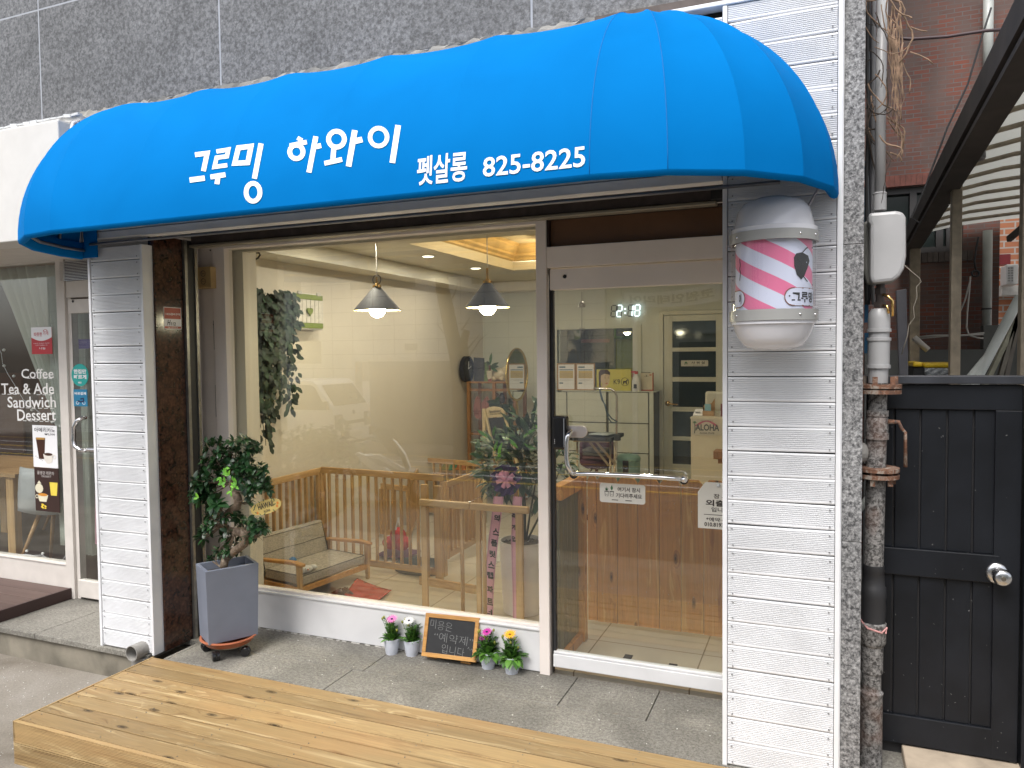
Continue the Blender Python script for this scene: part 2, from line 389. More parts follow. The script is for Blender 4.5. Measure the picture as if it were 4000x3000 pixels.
# ================================================================== DECK
t = thing('wooden_deck', (-2, 2.7, -.2), 'pale pine deck platform in front of the granite step, with grooved front boards', 'deck')
DX0, DX1, DY0, DY1 = -3.46, 1.2, 2.29, 3.083
n = 8; wd = (DY1 - DY0 - .022) / n; mb = MB()
for i in range(n):
    y0 = DY0 + .022 + wd * i; mb.box(DX0 + .012, DX1, y0 + .004, y0 + wd - .004, -.024, .0 + random.uniform(-.0012, .0012))
mb.build('plank', DECKW, t, bevel=.0025)
mb = MB().box(DX0, DX0 + .011, DY0, DY1, -.095, .002); mb.build('edge_board', DECKW, t, bevel=.002)
k = 0
for (z0, z1) in ((-.098, .0), (-.2, -.102)):
    mb = MB(); prof = []; ng = 13; hh = (z1 - z0 - .01) / ng; prof.append((DY0 + .02, z0)); prof.append((DY0, z0)); prof.append((DY0, z0 + .005))
    for g in range(ng):
        zz = z0 + .005 + g * hh; prof += [(DY0, zz + hh * .45), (DY0 + .004, zz + hh * .55), (DY0 + .004, zz + hh * .9), (DY0, zz + hh)]
    prof += [(DY0, z1), (DY0 + .02, z1)]
    mb.prism([V((DX0, p[0], p[1])) for p in prof], (DX1 - DX0, 0, 0)); mb.build('front_board', DECKW, t)
mb = MB().box(DX0 + .03, DX0 + .05, DY0 + .03, DY1, -.3, -.03); mb.box(DX0 + .05, DX1, DY0 + .025, DY0 + .045, -.2, -.03)
mb.build('joist', plain('dark_joist', (.10, .07, .04), .8), t)
mb = MB()
for i in range(n):
    for xx in [DX0 + .06 + .45 * q for q in range(10)]:
        for dy in (.022, wd - .022): mb.lathe([(.0001, .0012), (.0032, .0012), (.0032, -.001)], (xx + random.uniform(-.004, .004), DY0 + .022 + wd * i + dy, .0), 8)
o = mb.build('screw', plain('screw_metal', (.2, .19, .17), .5, metal=.6), t); o['kind'] = 'stuff'

# ================================================================== CLADDING PILLARS
def grooved(mb, x0, x1, y, z0, z1, tilt=0, depth=.02, ng=None, bow=0):
    """a grooved composite board whose face looks towards -Y"""
    ng = ng or max(4, int((z1 - z0) / .0085)); hh = (z1 - z0 - .016) / ng
    prof = [(y + depth, z0), (y + .002, z0), (y, z0 + .004), (y, z0 + .008)]
    for g in range(ng):
        zz = z0 + .008 + g * hh
        prof += [(y, zz + hh * .5), (y + .0036, zz + hh * .60), (y + .0036, zz + hh * .90), (y, zz + hh)]
    prof += [(y, z1 - .004), (y + .002, z1), (y + depth, z1)]
    xm = (x0 + x1) / 2
    cols = []
    nx = 5 if bow else 2
    for i in range(nx):
        s = i / (nx - 1); x = x0 + (x1 - x0) * s
        cols.append([V((x, p[0] - bow * 4 * s * (1 - s) * ((p[1] - z0) / (z1 - z0)), p[1] + tilt * (x - xm))) for p in prof])
    mb.grid([list(c) for c in cols], random.random())
    n = len(prof); r = random.random()
    mb.add(cols[0], [tuple(range(n))], r); mb.add(cols[-1], [tuple(range(n))[::-1]], r)
def pillar(x0, x1, y, zb, zt, bh, trimw, label, side_right=None, phase=0):
    t = thing('clad_pillar', ((x0 + x1) / 2, y, zb), label, 'pillar', 'white clad pillars beside the shopfront')
    mb = MB(); z = zb + .004 + phase
    while z < zt - .03:
        h = bh * random.uniform(.985, 1.01); z1 = min(z + h, zt)
        grooved(mb, x0 + trimw, x1 - trimw, y + random.uniform(0, .002), z + random.choice([.0012, .002, .003, .0045]), z1 - .0012, tilt=random.choice([0, 0, .004, -.006, .01]) if random.random() < .6 else 0, bow=random.choice([0, 0, .002, .004]))
        z = z1
    mb.build('grooved_board', WHITE, t)
    mb = MB().box(x0 + .004, x1 - .004, y + .022, y + .05, zb + .02, zt); mb.build('backing', BLKM, t)
    mb = MB()
    mb.box(x0, x0 + trimw - .002, y - .004, y + .06, zb, zt); mb.box(x1 - trimw + .002, x1, y - .004, y + .06, zb, zt)
    mb.build('corner_trim', WHITE, t, bevel=.002)
    mb = MB(); z = zb + phase
    while z < zt - .08:
        for xx in (x0 + trimw + .018, x1 - trimw - .018):
            for zz in (z + .018, z + bh - .016): mb.lathe([(.0001, 0), (.003, 0), (.0035, .002)], (xx + random.uniform(-.003, .003), y - .0015, zz), 8, M=Euler((rad(90), 0, 0)).to_matrix().to_4x4())
        z += bh
    mb.build('screw', plain('painted_screw', (.35, .35, .36), .5, metal=.4), t)
    return t
LX0, LX1 = -3.885, -3.463; LY = 3.10
LB = G(398, 2521, 0).y
tl = pillar(LX0, LX1, LY, -.0, 2.30, .0965, .02, 'narrow white grooved-board pillar between the cafe door and the dark marble reveal')
RX0, RX1 = -.365, .068; RY = 3.095
tr = pillar(RX0, RX1, RY, -.0, 3.02, .0985, .02, 'tall white grooved-board pillar to the right of the glass door, carrying the striped barber light')
# inner side face of the left pillar (grooved return)
mb = MB()
for i in range(1):
    yy = LY + .0605; mb.box(LX1 - .03, LX1 - .004 + (.003 if i % 2 else 0), yy, yy + .0095, 0, 2.30)
MB()
mb.build('side_return', WHITE, tl)
mb = MB().box(RX0 + .002, RX0 + .02, RY + .06, 3.64, 0, 2.36); mb.build('side_return', WHITE, tr)
# green-grey unpainted board at the foot of the right pillar
# ---- fascia of boards above the opening (mostly behind the awning)
zf = A(1800, 803, 3.095).z
t = thing('fascia_boards', (-2, 3.1, 2.6), 'white grooved boards along the lintel under the blue awning, running from pillar to pillar', 'fascia')
mb = MB(); z = zf + .045
for i in range(6):
    for a, b in ((-3.885, -2.915), (-2.912, -1.64), (-1.637, RX0 - .003)):
        z1 = z + .0985; grooved(mb, a, b, 3.098, z + .0015, z1 - .001)
    z = z1
mb.build('grooved_board', WHITE, t); mb = MB().box(-3.884, RX0 - .003, 3.122, 3.14, zf + .045, z); mb.build('backing', BLKM, t)
mb = MB().box(-3.46, RX0 - .002, 3.09, 3.16, zf, zf + .042); mb.build('edge_trim', WHITE, t, bevel=.003)
mb = MB().box(-3.884, -3.46, 3.094, 3.15, zf + .004, zf + .042); mb.build('edge_trim', WHITE, t, bevel=.003)
# ---- top closing trim and dark channel above the pillar
mb = MB().box(-.62, .066, 3.088, 3.15, 3.022, 3.04); mb.build('top_trim', WHITE, t, bevel=.003)
mb = MB(); mb.box(-9, .128, 3.21, 3.35, 3.0, 3.12); mb.box(-.9, .10, 3.16, 3.205, 3.045, 3.10); tag(mb.build('steel_channel', DKBR), 'dark steel channel running along the foot of the granite wall above the awning', 'channel')

# ================================================================== GRANITE UPPER WALL AND PIER
t = thing('granite_building', (-4, 3.4, 3.1), 'building front of large grey granite slabs above the blue awning', 'building')
zb = 3.108; zj = A(162, 35, 3.2).z; xj = [-9, -7.36, -4.345, -2.965, -1.2, .13]
xj[2] = A(163, 430, 3.2).x; xj[3] = A(862, 300, 3.2).x
mb = MB(); d = .003
for a, b in zip(xj[:-1], xj[1:]):
    for z0, z1 in ((zb, zj), (zj, zj + 1.3), (zj + 1.3, zj + 2.6)):
        mb.box(a + d * 1.6, b - d * 1.6, 3.2, 3.23, z0 + d * 1.6, z1 - d * 1.6)
mb.build('granite_slab', GRAN_UP, t, bevel=.0015)
mb = MB().box(-9, .128, 3.2008, 3.4, zb, zj + 2.6); mb.build('joint_sealant', plain('grey_sealant', (.34, .36, .40), .6), t)
mb = MB(); mb.grid([[V((-4.15 + i * .03, 3.188 + random.uniform(-.004, .004), zb + dz + (random.uniform(-.009, .009) if dz > -.1 else 0))) for i in range(118)] for dz in (-.22, -.012, .004)], .5)
mb.build('rough_mortar_edge', CONC, t)
t = thing('granite_pier', (.1, 3.2, 0), 'narrow speckled grey granite pier between the white pillar and the alley pipes', 'pier')
px1 = .0455 * 3.12
mb = MB(); z = -.2
for h in (1.15, 1.12, 1.1, 1.1, 1.1): mb.box(.072, px1, 3.105, 3.8, z + .001, z + h - .001); z += h
mb.build('granite_slab', GRAN_PIER, t, bevel=.002)
mb = MB().box(.066, .0715, 3.10, 3.13, 0, 5); mb.build('sealant_bead', plain('white_sealant', (.75, .76, .78), .5), t)
# brickwork core of the shop building along the alley
mb = MB().box(.085, px1 - .006, 3.8, 9.2, -.3, 6.0); tag(mb.build('side_wall', CONC), 'plain concrete side wall of the shop building along the alley', 'wall')

# ================================================================== MARBLE REVEAL, SHUTTER, LINTEL
marb = N('brown_marble'); _c = marb.coord(); _v = marb.n('TexVoronoi', i_Scale=55.0); marb.l(_c, _v.inputs['Vector']); _f = marb.noise(_c, 28, 5, .8, .6)
marb.set(marb.mix(.5, marb.ramp(_f, [(.38, (.012, .009, .008)), (.52, (.075, .032, .02)), (.7, (.15, .07, .045))]), marb.ramp(_v.outputs['Distance'], [(.2, (.10, .045, .03)), (.6, (.02, .012, .01))])), .12)
t = thing('marble_reveal', (-3.46, 3.3, 0), 'polished dark brown marble strip lining the recess beside the left white pillar', 'marble')
mb = MB().box(-3.5, -3.4555, LY + .072, 3.37, 0, 2.36); mb.build('marble_slab', marb.m, t)
# sticker on the marble
def AXm(px, py): return AX(px, py, -3.455)
p00, p10, p01 = AXm(641, 1285), AXm(709, 1287), AXm(634, 1198)
t = thing('security_sticker', p00, 'small red and white security company sticker on the dark marble reveal', 'sticker')
R_ = V((0, 1, 0)); W_ = p10.y - p00.y; H_ = p01.z - p00.z; O_ = V((-3.4550, p00.y, p00.z))
def sbox(mb, u0, u1, v0, v1, off=0): mb.box(-3.4550 + off, -3.4544 + off, O_.y + u0 * W_, O_.y + u1 * W_, O_.z + v0 * H_, O_.z + v1 * H_)
REDS = plain('red_print', (.36, .05, .025), .4); INK = plain('black_print', (.02, .02, .022), .5)
mb = MB(); sbox(mb, 0, 1, 0, 1); mb.build('backing_paper', PAPER, t)
mb = MB(); sbox(mb, .03, .97, .47, .97, .0008); sbox(mb, .03, .97, .03, .13, .0008); mb.build('red_panel', REDS, t)
mb = MB()
for s, u, v, ww, hh, mt in (('HDS경비구역', .1, .63, .82, .11, 0), ('Tel 1577-3112', .22, .055, .55, .05, 0)):
    write(mb, s, O_ + V((.0018, u * W_, v * H_)), R_, Z1, ww * W_, hh * H_, .02)
mb.build('white_lettering', PAPER, t)
mb = MB(); write(mb, 'H', O_ + V((.0018, .17 * W_, .17 * H_)), R_, Z1, .2 * W_, .25 * H_, .02, .3); write(mb, '112', O_ + V((.0018, .38 * W_, .17 * H_)), R_, Z1, .28 * W_, .15 * H_, .03, .1)
mb.build('black_lettering', INK, t)

t = thing('shutter_rail', (-3.44, 3.4, 0), 'vertical dark metal shutter rail between the marble reveal and the cream window frame', 'shutter rail')
GALV = plain('galvanised_rail', (.34, .33, .31), .35, metal=.8, var=.3, vs=20)
mb = MB().box(-3.452, -3.436, 3.372, 3.392, 0, 2.36); mb.box(-3.452, -3.442, 3.455, 3.475, 0, 2.36); mb.build('flange', GALV, t)
mb = MB().box(-3.62, -3.452, 3.37, 3.48, 0, 2.36); mb.box(-3.452, -3.449, 3.392, 3.455, 0, 2.36); mb.build('channel', BLKM, t)
mb = MB().box(-3.72, -3.60, 3.48, 3.64, 0, 2.4); mb.build('inner_return', CREAM, t)
t = thing('roller_shutter', (-2, 3.45, 2.45), 'rolled up dark bronze roller shutter under the lintel, above the shop window', 'shutter')
zs1 = A(1800, 868, 3.43).z; mb = MB(); z = zs1
for i in range(4):
    mb.box(-3.44, RX0 + .02, 3.425 + .002 * (i % 2), 3.45, z, z + .052); z += .054
mb.build('slat', DKBR, t, bevel=.004)
mb = MB().box(-3.44, -.43, 3.41, 3.47, zs1 - .018, zs1 - .002); mb.build('bottom_bar', plain('dull_aluminium', (.30, .27, .21), .4, metal=.5), t, bevel=.004)
mb = MB().box(-.45, -.40, 3.39, 3.47, zs1, zs1 + .06); mb.build('stop_bracket', BLKM, t)
mb = MB().box(-3.46, RX0 + .02, 3.16, 3.60, zf + .09, zf + .12); tag(mb.build('lintel_soffit', DKBR), 'dark soffit panel over the shopfront recess behind the lintel boards', 'soffit')

# ================================================================== SHOP WINDOW AND DOOR
WY = 3.65
def wx(px, py=1700): return A(px, py, WY).x
def wz(px, py): return A(px, py, WY).z
xA, xB, xC = wx(779), wx(846), wx(891, 1600) ; xM0, xM1 = wx(2102), wx(2142)
zsill = wz(1560, 2381); zhead = wz(1500, 922); zht = zhead + .052; xR = -.30
t = thing('shop_window', (-2.4, WY, 0), 'large shop window in a cream frame between the bonsai and the glass door', 'window')
mb = MB(); mb.box(xA, xB, WY + .012, WY + .05, 0, zht); mb.build('side_panel', CREAM, t, bevel=.002)
mb = MB(); mb.box(xB, xC, WY, WY + .07, 0, zht); mb.box(xC, xM0, WY, WY + .07, zhead, zht); mb.box(xA, xB, WY + .002, WY + .06, zht - .03, zht)
mb.box(xC, xM0, WY + .02, WY + .07, zsill, zsill + .012); mb.build('frame', CREAM, t, bevel=.003)
mb = MB(); mb.box(xC, xM0 - .002, WY + .006, WY + .08, .004, zsill - .016); mb.box(xC, xM0 - .002, WY - .004, WY + .09, zsill - .014, zsill); mb.build('sill_panel', SILLW, t, bevel=.004)
mb = MB().box(xC - .004, xM0 + .004, WY + .038, WY + .044, zsill, zhead + .004); mb.build('pane', GLASS, t)
mb = MB()
for i in range(24):
    x = xC + .05 + i * .052 + random.uniform(-.02, .02); mb.cbox((x, WY + .002, .002), (random.uniform(.02, .05), .008, random.uniform(.002, .005)), (0, random.uniform(-.03, .03), random.uniform(-.1, .1)))
mb.build('sealant_crumbs', plain('dirty_white_sealant', (.62, .60, .56), .8, var=.4, vs=60), t)
mb = MB()
for (px, py) in ((773, 1025), (822, 978), (836, 1172), (835, 1268), (834, 1900), (832, 2010)): mb.lathe([(.0001, 0), (.0045, 0), (.004, .003)], A(px, py, WY + .011), 8, M=Euler((rad(90), 0, 0)).to_matrix().to_4x4())
for (z0, z1) in ((.9, 1.15), (1.3, 1.5), (1.72, 1.9), (.4, .7)): mb.box(xB - .0016, xB - .0002, WY + .0005, WY + .012, z0, z1)
mb.build('crack_and_hole', BLKM, t)

tf = thing('door_frame', (-.8, WY, 0), 'cream door frame with a brown transom panel above the glass door', 'door frame')
zt0 = wz(2500, 941); zt1 = wz(2500, 818); zd1 = wz(2500, 1030); xd0 = wx(2153)
mb = MB(); mb.box(xM0, xM1, WY - .012, WY + .09, .0, zht + .02); mb.box(xM1, xR, WY - .006, WY + .08, zt0 - (zt0 - zd1) + .004, zt0); mb.box(xM1, xR, WY - .004, WY + .08, zt1, zht + .022)
mb.build('frame', CREAM, tf, bevel=.003)
mb = MB().box(xM0 - .0005, xM0 - .0, 0, 0, 0, 0) if False else MB()
mb.box(xM1 + .012, xR, WY + .035, WY + .05, zt0 + .0, zt1 - .0); mb.build('transom_panel', plain('brown_transom_film', (.17, .09, .05), .3, var=.25, vs=3), tf)
mb = MB(); mb.box(xM1, xM1 + .012, WY + .0, WY + .06, zt0, zt1); mb.box(xM1, xR, WY + .002, WY + .034, zt1 - .014, zt1 - .001); mb.build('transom_bead', plain('dark_brown_bead', (.035, .02, .015), .5), tf)

td = thing('glass_door', (-.8, WY, 0), 'framed glass shop door with a black lock box and chrome push bar', 'door')
zg1 = wz(2500, 1118); zb0 = wz(2500, 2594); zb1 = zb0 - .082
mb = MB(); mb.box(xd0, xR, WY, WY + .045, zg1, zd1 - .004); mb.build('top_rail', CREAM, td, bevel=.003)
mb = MB(); mb.box(xd0, xR, WY, WY + .045, zb1, zb0 - .014); mb.box(xd0, xR, WY + .006, WY + .045, zb0 - .013, zb0); mb.build('bottom_rail', SILLW, td, bevel=.004)
mb = MB(); mb.box(wx(2147), wx(2150), WY + .01, WY + .04, .01, zd1); mb.box(xd0 - .001, xd0 + .012, WY + .012, WY + .04, zb0, zg1); mb.build('edge_seal', BLKM, td)
mb = MB().box(xd0 + .006, xR, WY + .02, WY + .026, zb0, zg1); mb.build('pane', GLASS, td)
mb = MB().lathe([(.0001, 0), (.010, 0), (.010, .002)], A(2206, 1080, WY - .002), 14, M=Euler((rad(90), 0, 0)).to_matrix().to_4x4()); mb.build('keyhole', BLKM, td)
# chrome handle tubes
def P_(px, py, y): return A(px, py, y)
hy = WY - .055
a = P_(2229, 1682, WY + .0); b = P_(2229, 1686, hy)
path = [P_(2236, 1683, WY + .018), P_(2233, 1684, WY - .02), P_(2226, 1690, hy + .008), P_(2217, 1705, hy), P_(2213, 1730, hy), P_(2213, 1790, hy), P_(2217, 1815, hy), P_(2226, 1836, hy), P_(2238, 1850, hy + .02), P_(2243, 1852, WY + .018)]
mb = MB().tube(path, .0125, 12); mb.build('pull_handle', CHROME, td, smooth=True)
path = [P_(2243, 1856, WY + .03), P_(2247, 1852, WY - .03), P_(2258, 1850, hy + .002), P_(2300, 1851, hy), P_(2450, 1857, hy), P_(2600, 1866, hy), P_(2650, 1870, hy), P_(2668, 1873, hy + .02), P_(2674, 1874, WY + .018)]
mb = MB().tube(path, .0125, 12); mb.build('push_bar', CHROME, td, smooth=True)
mb = MB()
for (px, py) in ((2234, 1684), (2243, 1853), (2673, 1874)):
    c = P_(px, py, WY + .019); mb.lathe([(.0001, -.012), (.021, -.012), (.021, 0)], c, 18, M=Euler((rad(90), 0, 0)).to_matrix().to_4x4() @ Matrix.Diagonal((1, 1, -1, 1)))
mb.build('rubber_washer', BLKM, td)
c = P_(2672, 1873, hy - .005); mb = MB().lathe([(.0001, .012), (.014, .010), (.017, 0), (.017, -.02)], c, 18, M=Euler((rad(90), 0, 0)).to_matrix().to_4x4()); mb.build('end_cap', CHROME, td, smooth=True)
# lock box
l0, l1 = A(2158, 1690, WY - .03), A(2213, 1690, WY - .03); lt, lb = A(2185, 1625, WY - .03).z, A(2185, 1757, WY - .03).z
mb = MB().box(l0.x, l1.x, WY - .035, WY + .018, lb, lt); lk = mb.build('lock_box', BLACK, td, bevel=.012)
mb = MB().box(l1.x - .014, l1.x - .010, WY - .0365, WY - .03, lb + .015, lt - .012); mb.build('lock_edge', CHROME, lk)
mb = MB()
for i in range(3): mb.box(l0.x + .012, l0.x + .014, WY - .0356, WY - .035, lb + .03 + i * .009, lb + .036 + i * .009)
mb.build('lock_mark', PAPER, lk)
for k_, (z0, z1) in enumerate(((1672, 1684), (1692, 1708))):
    pa, pb = A(2212, z0 - 8, WY - .004), A(2292, z1 + 2, WY - .004); z0_, z1_ = A(2250, z1 + 2, WY).z, A(2250, z0 - 8, WY).z
    mb = MB(); pts = []
    n_ = 8; rr = (z1_ - z0_)
    top = k_ == 0
    for i in range(n_ + 1):
        an = math.pi / 2 * i / n_
        pts.append(V((pb.x - rr + rr * math.cos(an), WY + .004, (z0_ + rr * math.sin(an)) if top else (z1_ - rr * math.sin(an)))))
    pts.append(V((pa.x, WY + .004, z1_ if top else z0_))); pts.append(V((pa.x, WY + .004, z0_ if top else z1_)))
    mb.prism(pts, (0, .014, 0)); mb.build('strike_plate', plain('pinkish_steel', (.66, .60, .57), .3, metal=.6), td, bevel=.002)
# two black floor tapes seen just inside the door, see floor below

# signs stuck on the inside of the door
SIGN = plain('cream_sign_plate', (.66, .64, .58), .45, var=.04); SINK = plain('brown_black_ink', (.04, .03, .025), .5); SGRN = plain('plant_green_ink', (.05, .16, .07), .5)
def roundrect(x0, x1, z0, z1, r, y, n=5):
    pts = []
    for cx, cz, a in ((x1 - r, z0 + r, -90), (x1 - r, z1 - r, 0), (x0 + r, z1 - r, 90), (x0 + r, z0 + r, 180)):
        for i in range(n + 1): an = rad(a + 90 * i / n); pts.append(V((cx + r * math.cos(an), y, cz + r * math.sin(an))))
    return pts
sy = WY + .012
p0 = A(2343, 1960, sy); p1 = A(2520, 1890, sy); zc0, zc1 = A(2343, 1960, sy).z, A(2343, 1886, sy).z
t = thing('wait_here_sign', (p0.x, sy, zc0), 'rounded cream notice with two potted plant drawings, stuck on the glass door', 'sign')
mb = MB().prism(roundrect(p0.x, p1.x, zc0, zc1, .012, sy), (0, .004, 0)); mb.build('plate', SIGN, t)
w_ = p1.x - p0.x; h_ = zc1 - zc0; mb = MB(); O_ = V((p0.x, sy - .0008, zc0))
write(mb, '여기서 잠시', O_ + V((.40 * w_, 0, .60 * h_)), X1, Z1, .49 * w_, .24 * h_, .022); write(mb, '기다려주세요', O_ + V((.36 * w_, 0, .28 * h_)), X1, Z1, .57 * w_, .24 * h_, .022)
mb.box(O_.x + .27 * w_, O_.x + .41 * w_, sy - .0009, sy - .0004, zc0 + .13 * h_, zc0 + .17 * h_); mb.box(O_.x + .57 * w_, O_.x + .71 * w_, sy - .0009, sy - .0004, zc0 + .13 * h_, zc0 + .17 * h_)
mb.build('lettering', SINK, t)
fn = lambda p: V((p0.x + p[0] * w_, sy - .0008, zc0 + p[1] * h_))
for cx, kind in ((.155, 0), (.27, 1)):
    mb = MB(); stroke(mb, [(cx - .04, .56), (cx - .03, .33), (cx + .03, .33), (cx + .04, .56)], .010, True, lambda p: fn((p[0], p[1]))); 
    stroke(mb, [(cx - .048, .58), (cx + .048, .58)], .04, False, fn); stroke(mb, [(cx - .012, .43), (cx, .41), (cx + .012, .43)], .01, False, fn); mb.build('pot_drawing', SINK, t)
    mb = MB()
    if kind == 0:
        for dx in (-.04, -.02, 0, .02, .04): mb.add([fn((cx - .012 + dx * .2, .62)), fn((cx + .012 + dx * .2, .62)), fn((cx + dx, .84 - abs(dx) * 2))], [(0, 1, 2)])
    else: mb.add([fn((cx, .62)), fn((cx + .03, .76)), fn((cx, .93)), fn((cx - .03, .76))], [(0, 1, 2, 3)])
    mb.build('plant_drawing', SGRN, t)
# hanging tag notice
q = [A(px, py, sy) for px, py in ((2726, 2062), (2727, 1922), (2756, 1890), (2790, 1885))]
t = thing('out_of_shop_sign', q[0], 'tag-shaped cream notice hung on the glass door beside the right pillar', 'sign')
xL = q[0].x; xRr = xL + .205; zb_ = q[0].z; zt_ = q[3].z
mb = MB().prism([V((xL, sy, zb_)), V((xRr, sy, zb_)), V((xRr, sy, q[1].z)), V((xRr - .035, sy, zt_)), V((xL + .035, sy, zt_)), V((xL, sy, q[1].z))], (0, .004, 0)); mb.build('plate', SIGN, t, bevel=.003)
mb = MB(); W2 = xRr - xL; H2 = zt_ - zb_; O_ = V((xL, sy - .0008, zb_))
for s, u, v, ww, hh, b in (('잠 시', .36, .66, .30, .10, .02), ('외출중', .18, .49, .66, .14, .03), ('입니다', .31, .37, .40, .10, .02), ('*예약·문의', .19, .16, .6, .09, .02), ('010.8193.8225', .15, .05, .7, .09, .03)):
    write(mb, s, O_ + V((u * W2, 0, v * H2)), X1, Z1, ww * W2, hh * H2, b)
mb.box(xL + .14 * W2, xL + .86 * W2, sy - .0009, sy - .0004, zb_ + .30 * H2, zb_ + .312 * H2); mb.build('lettering', SINK, t)
mb = MB().ball((xL + W2 * .5 - .006, sy - .004, zt_ - .012), .009, 8); mb.build('suction_hook', plain('clear_plastic', (.6, .62, .63), .15), t, smooth=True)

# outlet box on the cream panel
o0 = A(787, 1130, WY - .0); o1 = A(843, 1045, WY - .0)
t = thing('outlet_box', (o0.x, WY, o0.z), 'yellowed double power outlet box screwed to the cream frame left of the window', 'outlet')
YELP = plain('yellowed_plastic', (.52, .36, .16), .45, var=.15); mb = MB().box(o0.x, o1.x, WY - .045, WY + .01, wz(815, 1128), wz(815, 1045)); mb.build('box', YELP, t, bevel=.004)
zc_ = (wz(815, 1128) + wz(815, 1045)) / 2; xc_ = (o0.x + o1.x) / 2 + .002
for dz in (-.024, .024):
    mb = MB().lathe([(.0165, -.002), (.019, 0), (.019, .002), (.0165, .002), (.0155, -.001)], (xc_, WY - .046, zc_ + dz), 18, M=Euler((rad(90), 0, 0)).to_matrix().to_4x4()); s_ = mb.build('socket', plain('socket_shadow', (.18, .12, .06), .5), t)
    mb = MB()
    for dx in (-.006, .006): mb.lathe([(.0001, .001), (.0025, .001), (.0025, 0)], (xc_ + dx, WY - .0462, zc_ + dz), 8, M=Euler((rad(90), 0, 0)).to_matrix().to_4x4())
    mb.build('pin_hole', BLKM, s_)

# ================================================================== ROOM SHELL
IX0, IX1, IY1 = -3.78, -.02, 8.30; ZC = 2.50; ZC2 = 2.72
tile = N('floor_tile'); _b = tile.n('TexBrick', offset=0.0, squash=1.0, i_Scale=1.0); _c = tile.coord((1, 1, 1)); tile.l(_c, _b.inputs['Vector'])
_b.inputs['Brick Width'].default_value = .6; _b.inputs['Row Height'].default_value = .6; _b.inputs['Mortar Size'].default_value = .004
_b.inputs['Color1'].default_value = (.58, .52, .41, 1); _b.inputs['Color2'].default_value = (.62, .56, .45, 1); _b.inputs['Mortar'].default_value = (.25, .19, .12, 1)
tile.set(tile.mix(1.0, _b.outputs[0], tile.ramp(tile.noise(_c, 3, 4, .6), [(.3, .84), (.7, 1.0)]), 'MULTIPLY'), .28)
mb = MB().box(IX0 - .1, IX1 + .1, WY + .082, IY1 + .1, -.05, -.002, .5); struct(mb.build('floor', tile.m))
for (px, py), lb in (((2453, 2566), 'left one of two'), ((2627, 2602), 'right one of two')):
    mb = MB(); c = G(px, py, 0); mb.box(c.x - .022, c.x + .022, c.y - .035, c.y + .03, -.002, .0015)
    tag(mb.build('floor_tape', BLKM), lb + ' short black tape patches stuck on the tiles inside the glass door', 'tape', 'black tape patches inside the door')
mb = MB().box(IX0 - .12, IX0, WY - .02, IY1 + .12, 0, 3.1); struct(mb.build('wall_side', WALLM))
mb = MB().box(IX1, IX1 + .10, WY + .09, IY1 + .12, 0, 3.1); struct(mb.build('wall_right', WALLM))
bx0, bx1, bz0, bz1 = A(2178, 1400, IY1).x, A(2473, 1400, IY1).x, 1.15, A(2300, 1285, IY1).z
mb = MB(); mb.box(IX0, bx0, IY1, IY1 + .1, 0, 3.1); mb.box(bx0, bx1, IY1, IY1 + .1, 0, bz0); mb.box(bx0, bx1, IY1, IY1 + .1, bz1, 3.1); mb.box(bx1, IX1 + .1, IY1, IY1 + .1, 0, 3.1)
struct(mb.build('wall_back', BWALL))
# ceiling: low border, tray recess with cove moulding, beams
TX0, TX1, TY0, TY1 = -2.85, -.55, 4.95, 7.0; SB = .11
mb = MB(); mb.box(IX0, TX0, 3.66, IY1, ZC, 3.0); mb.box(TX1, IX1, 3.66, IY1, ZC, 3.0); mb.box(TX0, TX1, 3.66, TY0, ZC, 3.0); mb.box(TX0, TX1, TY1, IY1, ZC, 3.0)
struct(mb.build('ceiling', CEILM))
zl = ZC + .09
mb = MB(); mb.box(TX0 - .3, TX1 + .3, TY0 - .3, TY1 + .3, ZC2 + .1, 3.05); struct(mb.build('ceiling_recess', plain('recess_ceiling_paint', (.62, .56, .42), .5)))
# moulding : stepped profile running round the recess
def frame_ring(mb, x0, x1, y0, y1, prof):
    for (i0, z0), (i1, z1) in zip(prof[:-1], prof[1:]):
        a = [V((x0 + i0, y0 + i0, z0)), V((x1 - i0, y0 + i0, z0)), V((x1 - i0, y1 - i0, z0)), V((x0 + i0, y1 - i0, z0))]
        b = [V((x0 + i1, y0 + i1, z1)), V((x1 - i1, y0 + i1, z1)), V((x1 - i1, y1 - i1, z1)), V((x0 + i1, y1 - i1, z1))]
        mb.add(a + b, [(q, (q + 1) % 4, 4 + (q + 1) % 4, 4 + q) for q in range(4)], .5)
mb = MB(); frame_ring(mb, TX0, TX1, TY0, TY1, [(.001, ZC + .085), (.02, ZC + .095), (.02, ZC + .115), (.045, ZC + .135), (.045, ZC + .155), (.075, ZC + .18), (.10, ZC + .205), (.10, ZC + .22), (.13, ZC + .24), (2.0, ZC + .245)][:9])
struct(mb.build('ceiling_moulding', COVEW)); 
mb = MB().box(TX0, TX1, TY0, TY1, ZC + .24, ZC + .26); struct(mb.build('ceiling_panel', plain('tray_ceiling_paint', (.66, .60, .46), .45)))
mb = MB(); mb.box(IX0, IX0 + .27, 3.9, IY1 - .01, 2.385, ZC - .002); mb.box(IX0 + .27, IX1, 8.02, IY1 - .001, 2.385, ZC - .002); struct(mb.build('ceiling_beam', CEILM))
mb = MB(); xp = A(986, 1500, 3.80).x; mb.box(-3.78, xp, 3.742, 3.86, 0, ZC - .001); mb.box(xp, IX1, 3.742, 3.80, A(1500, 948, 3.8).z, ZC - .001)
struct(mb.build('wall_post', WALLM))
mb = MB().box(-3.9, IX1 + .1, 3.70, 3.735, zht + .0, 3.1); struct(mb.build('wall_front', WALLM))
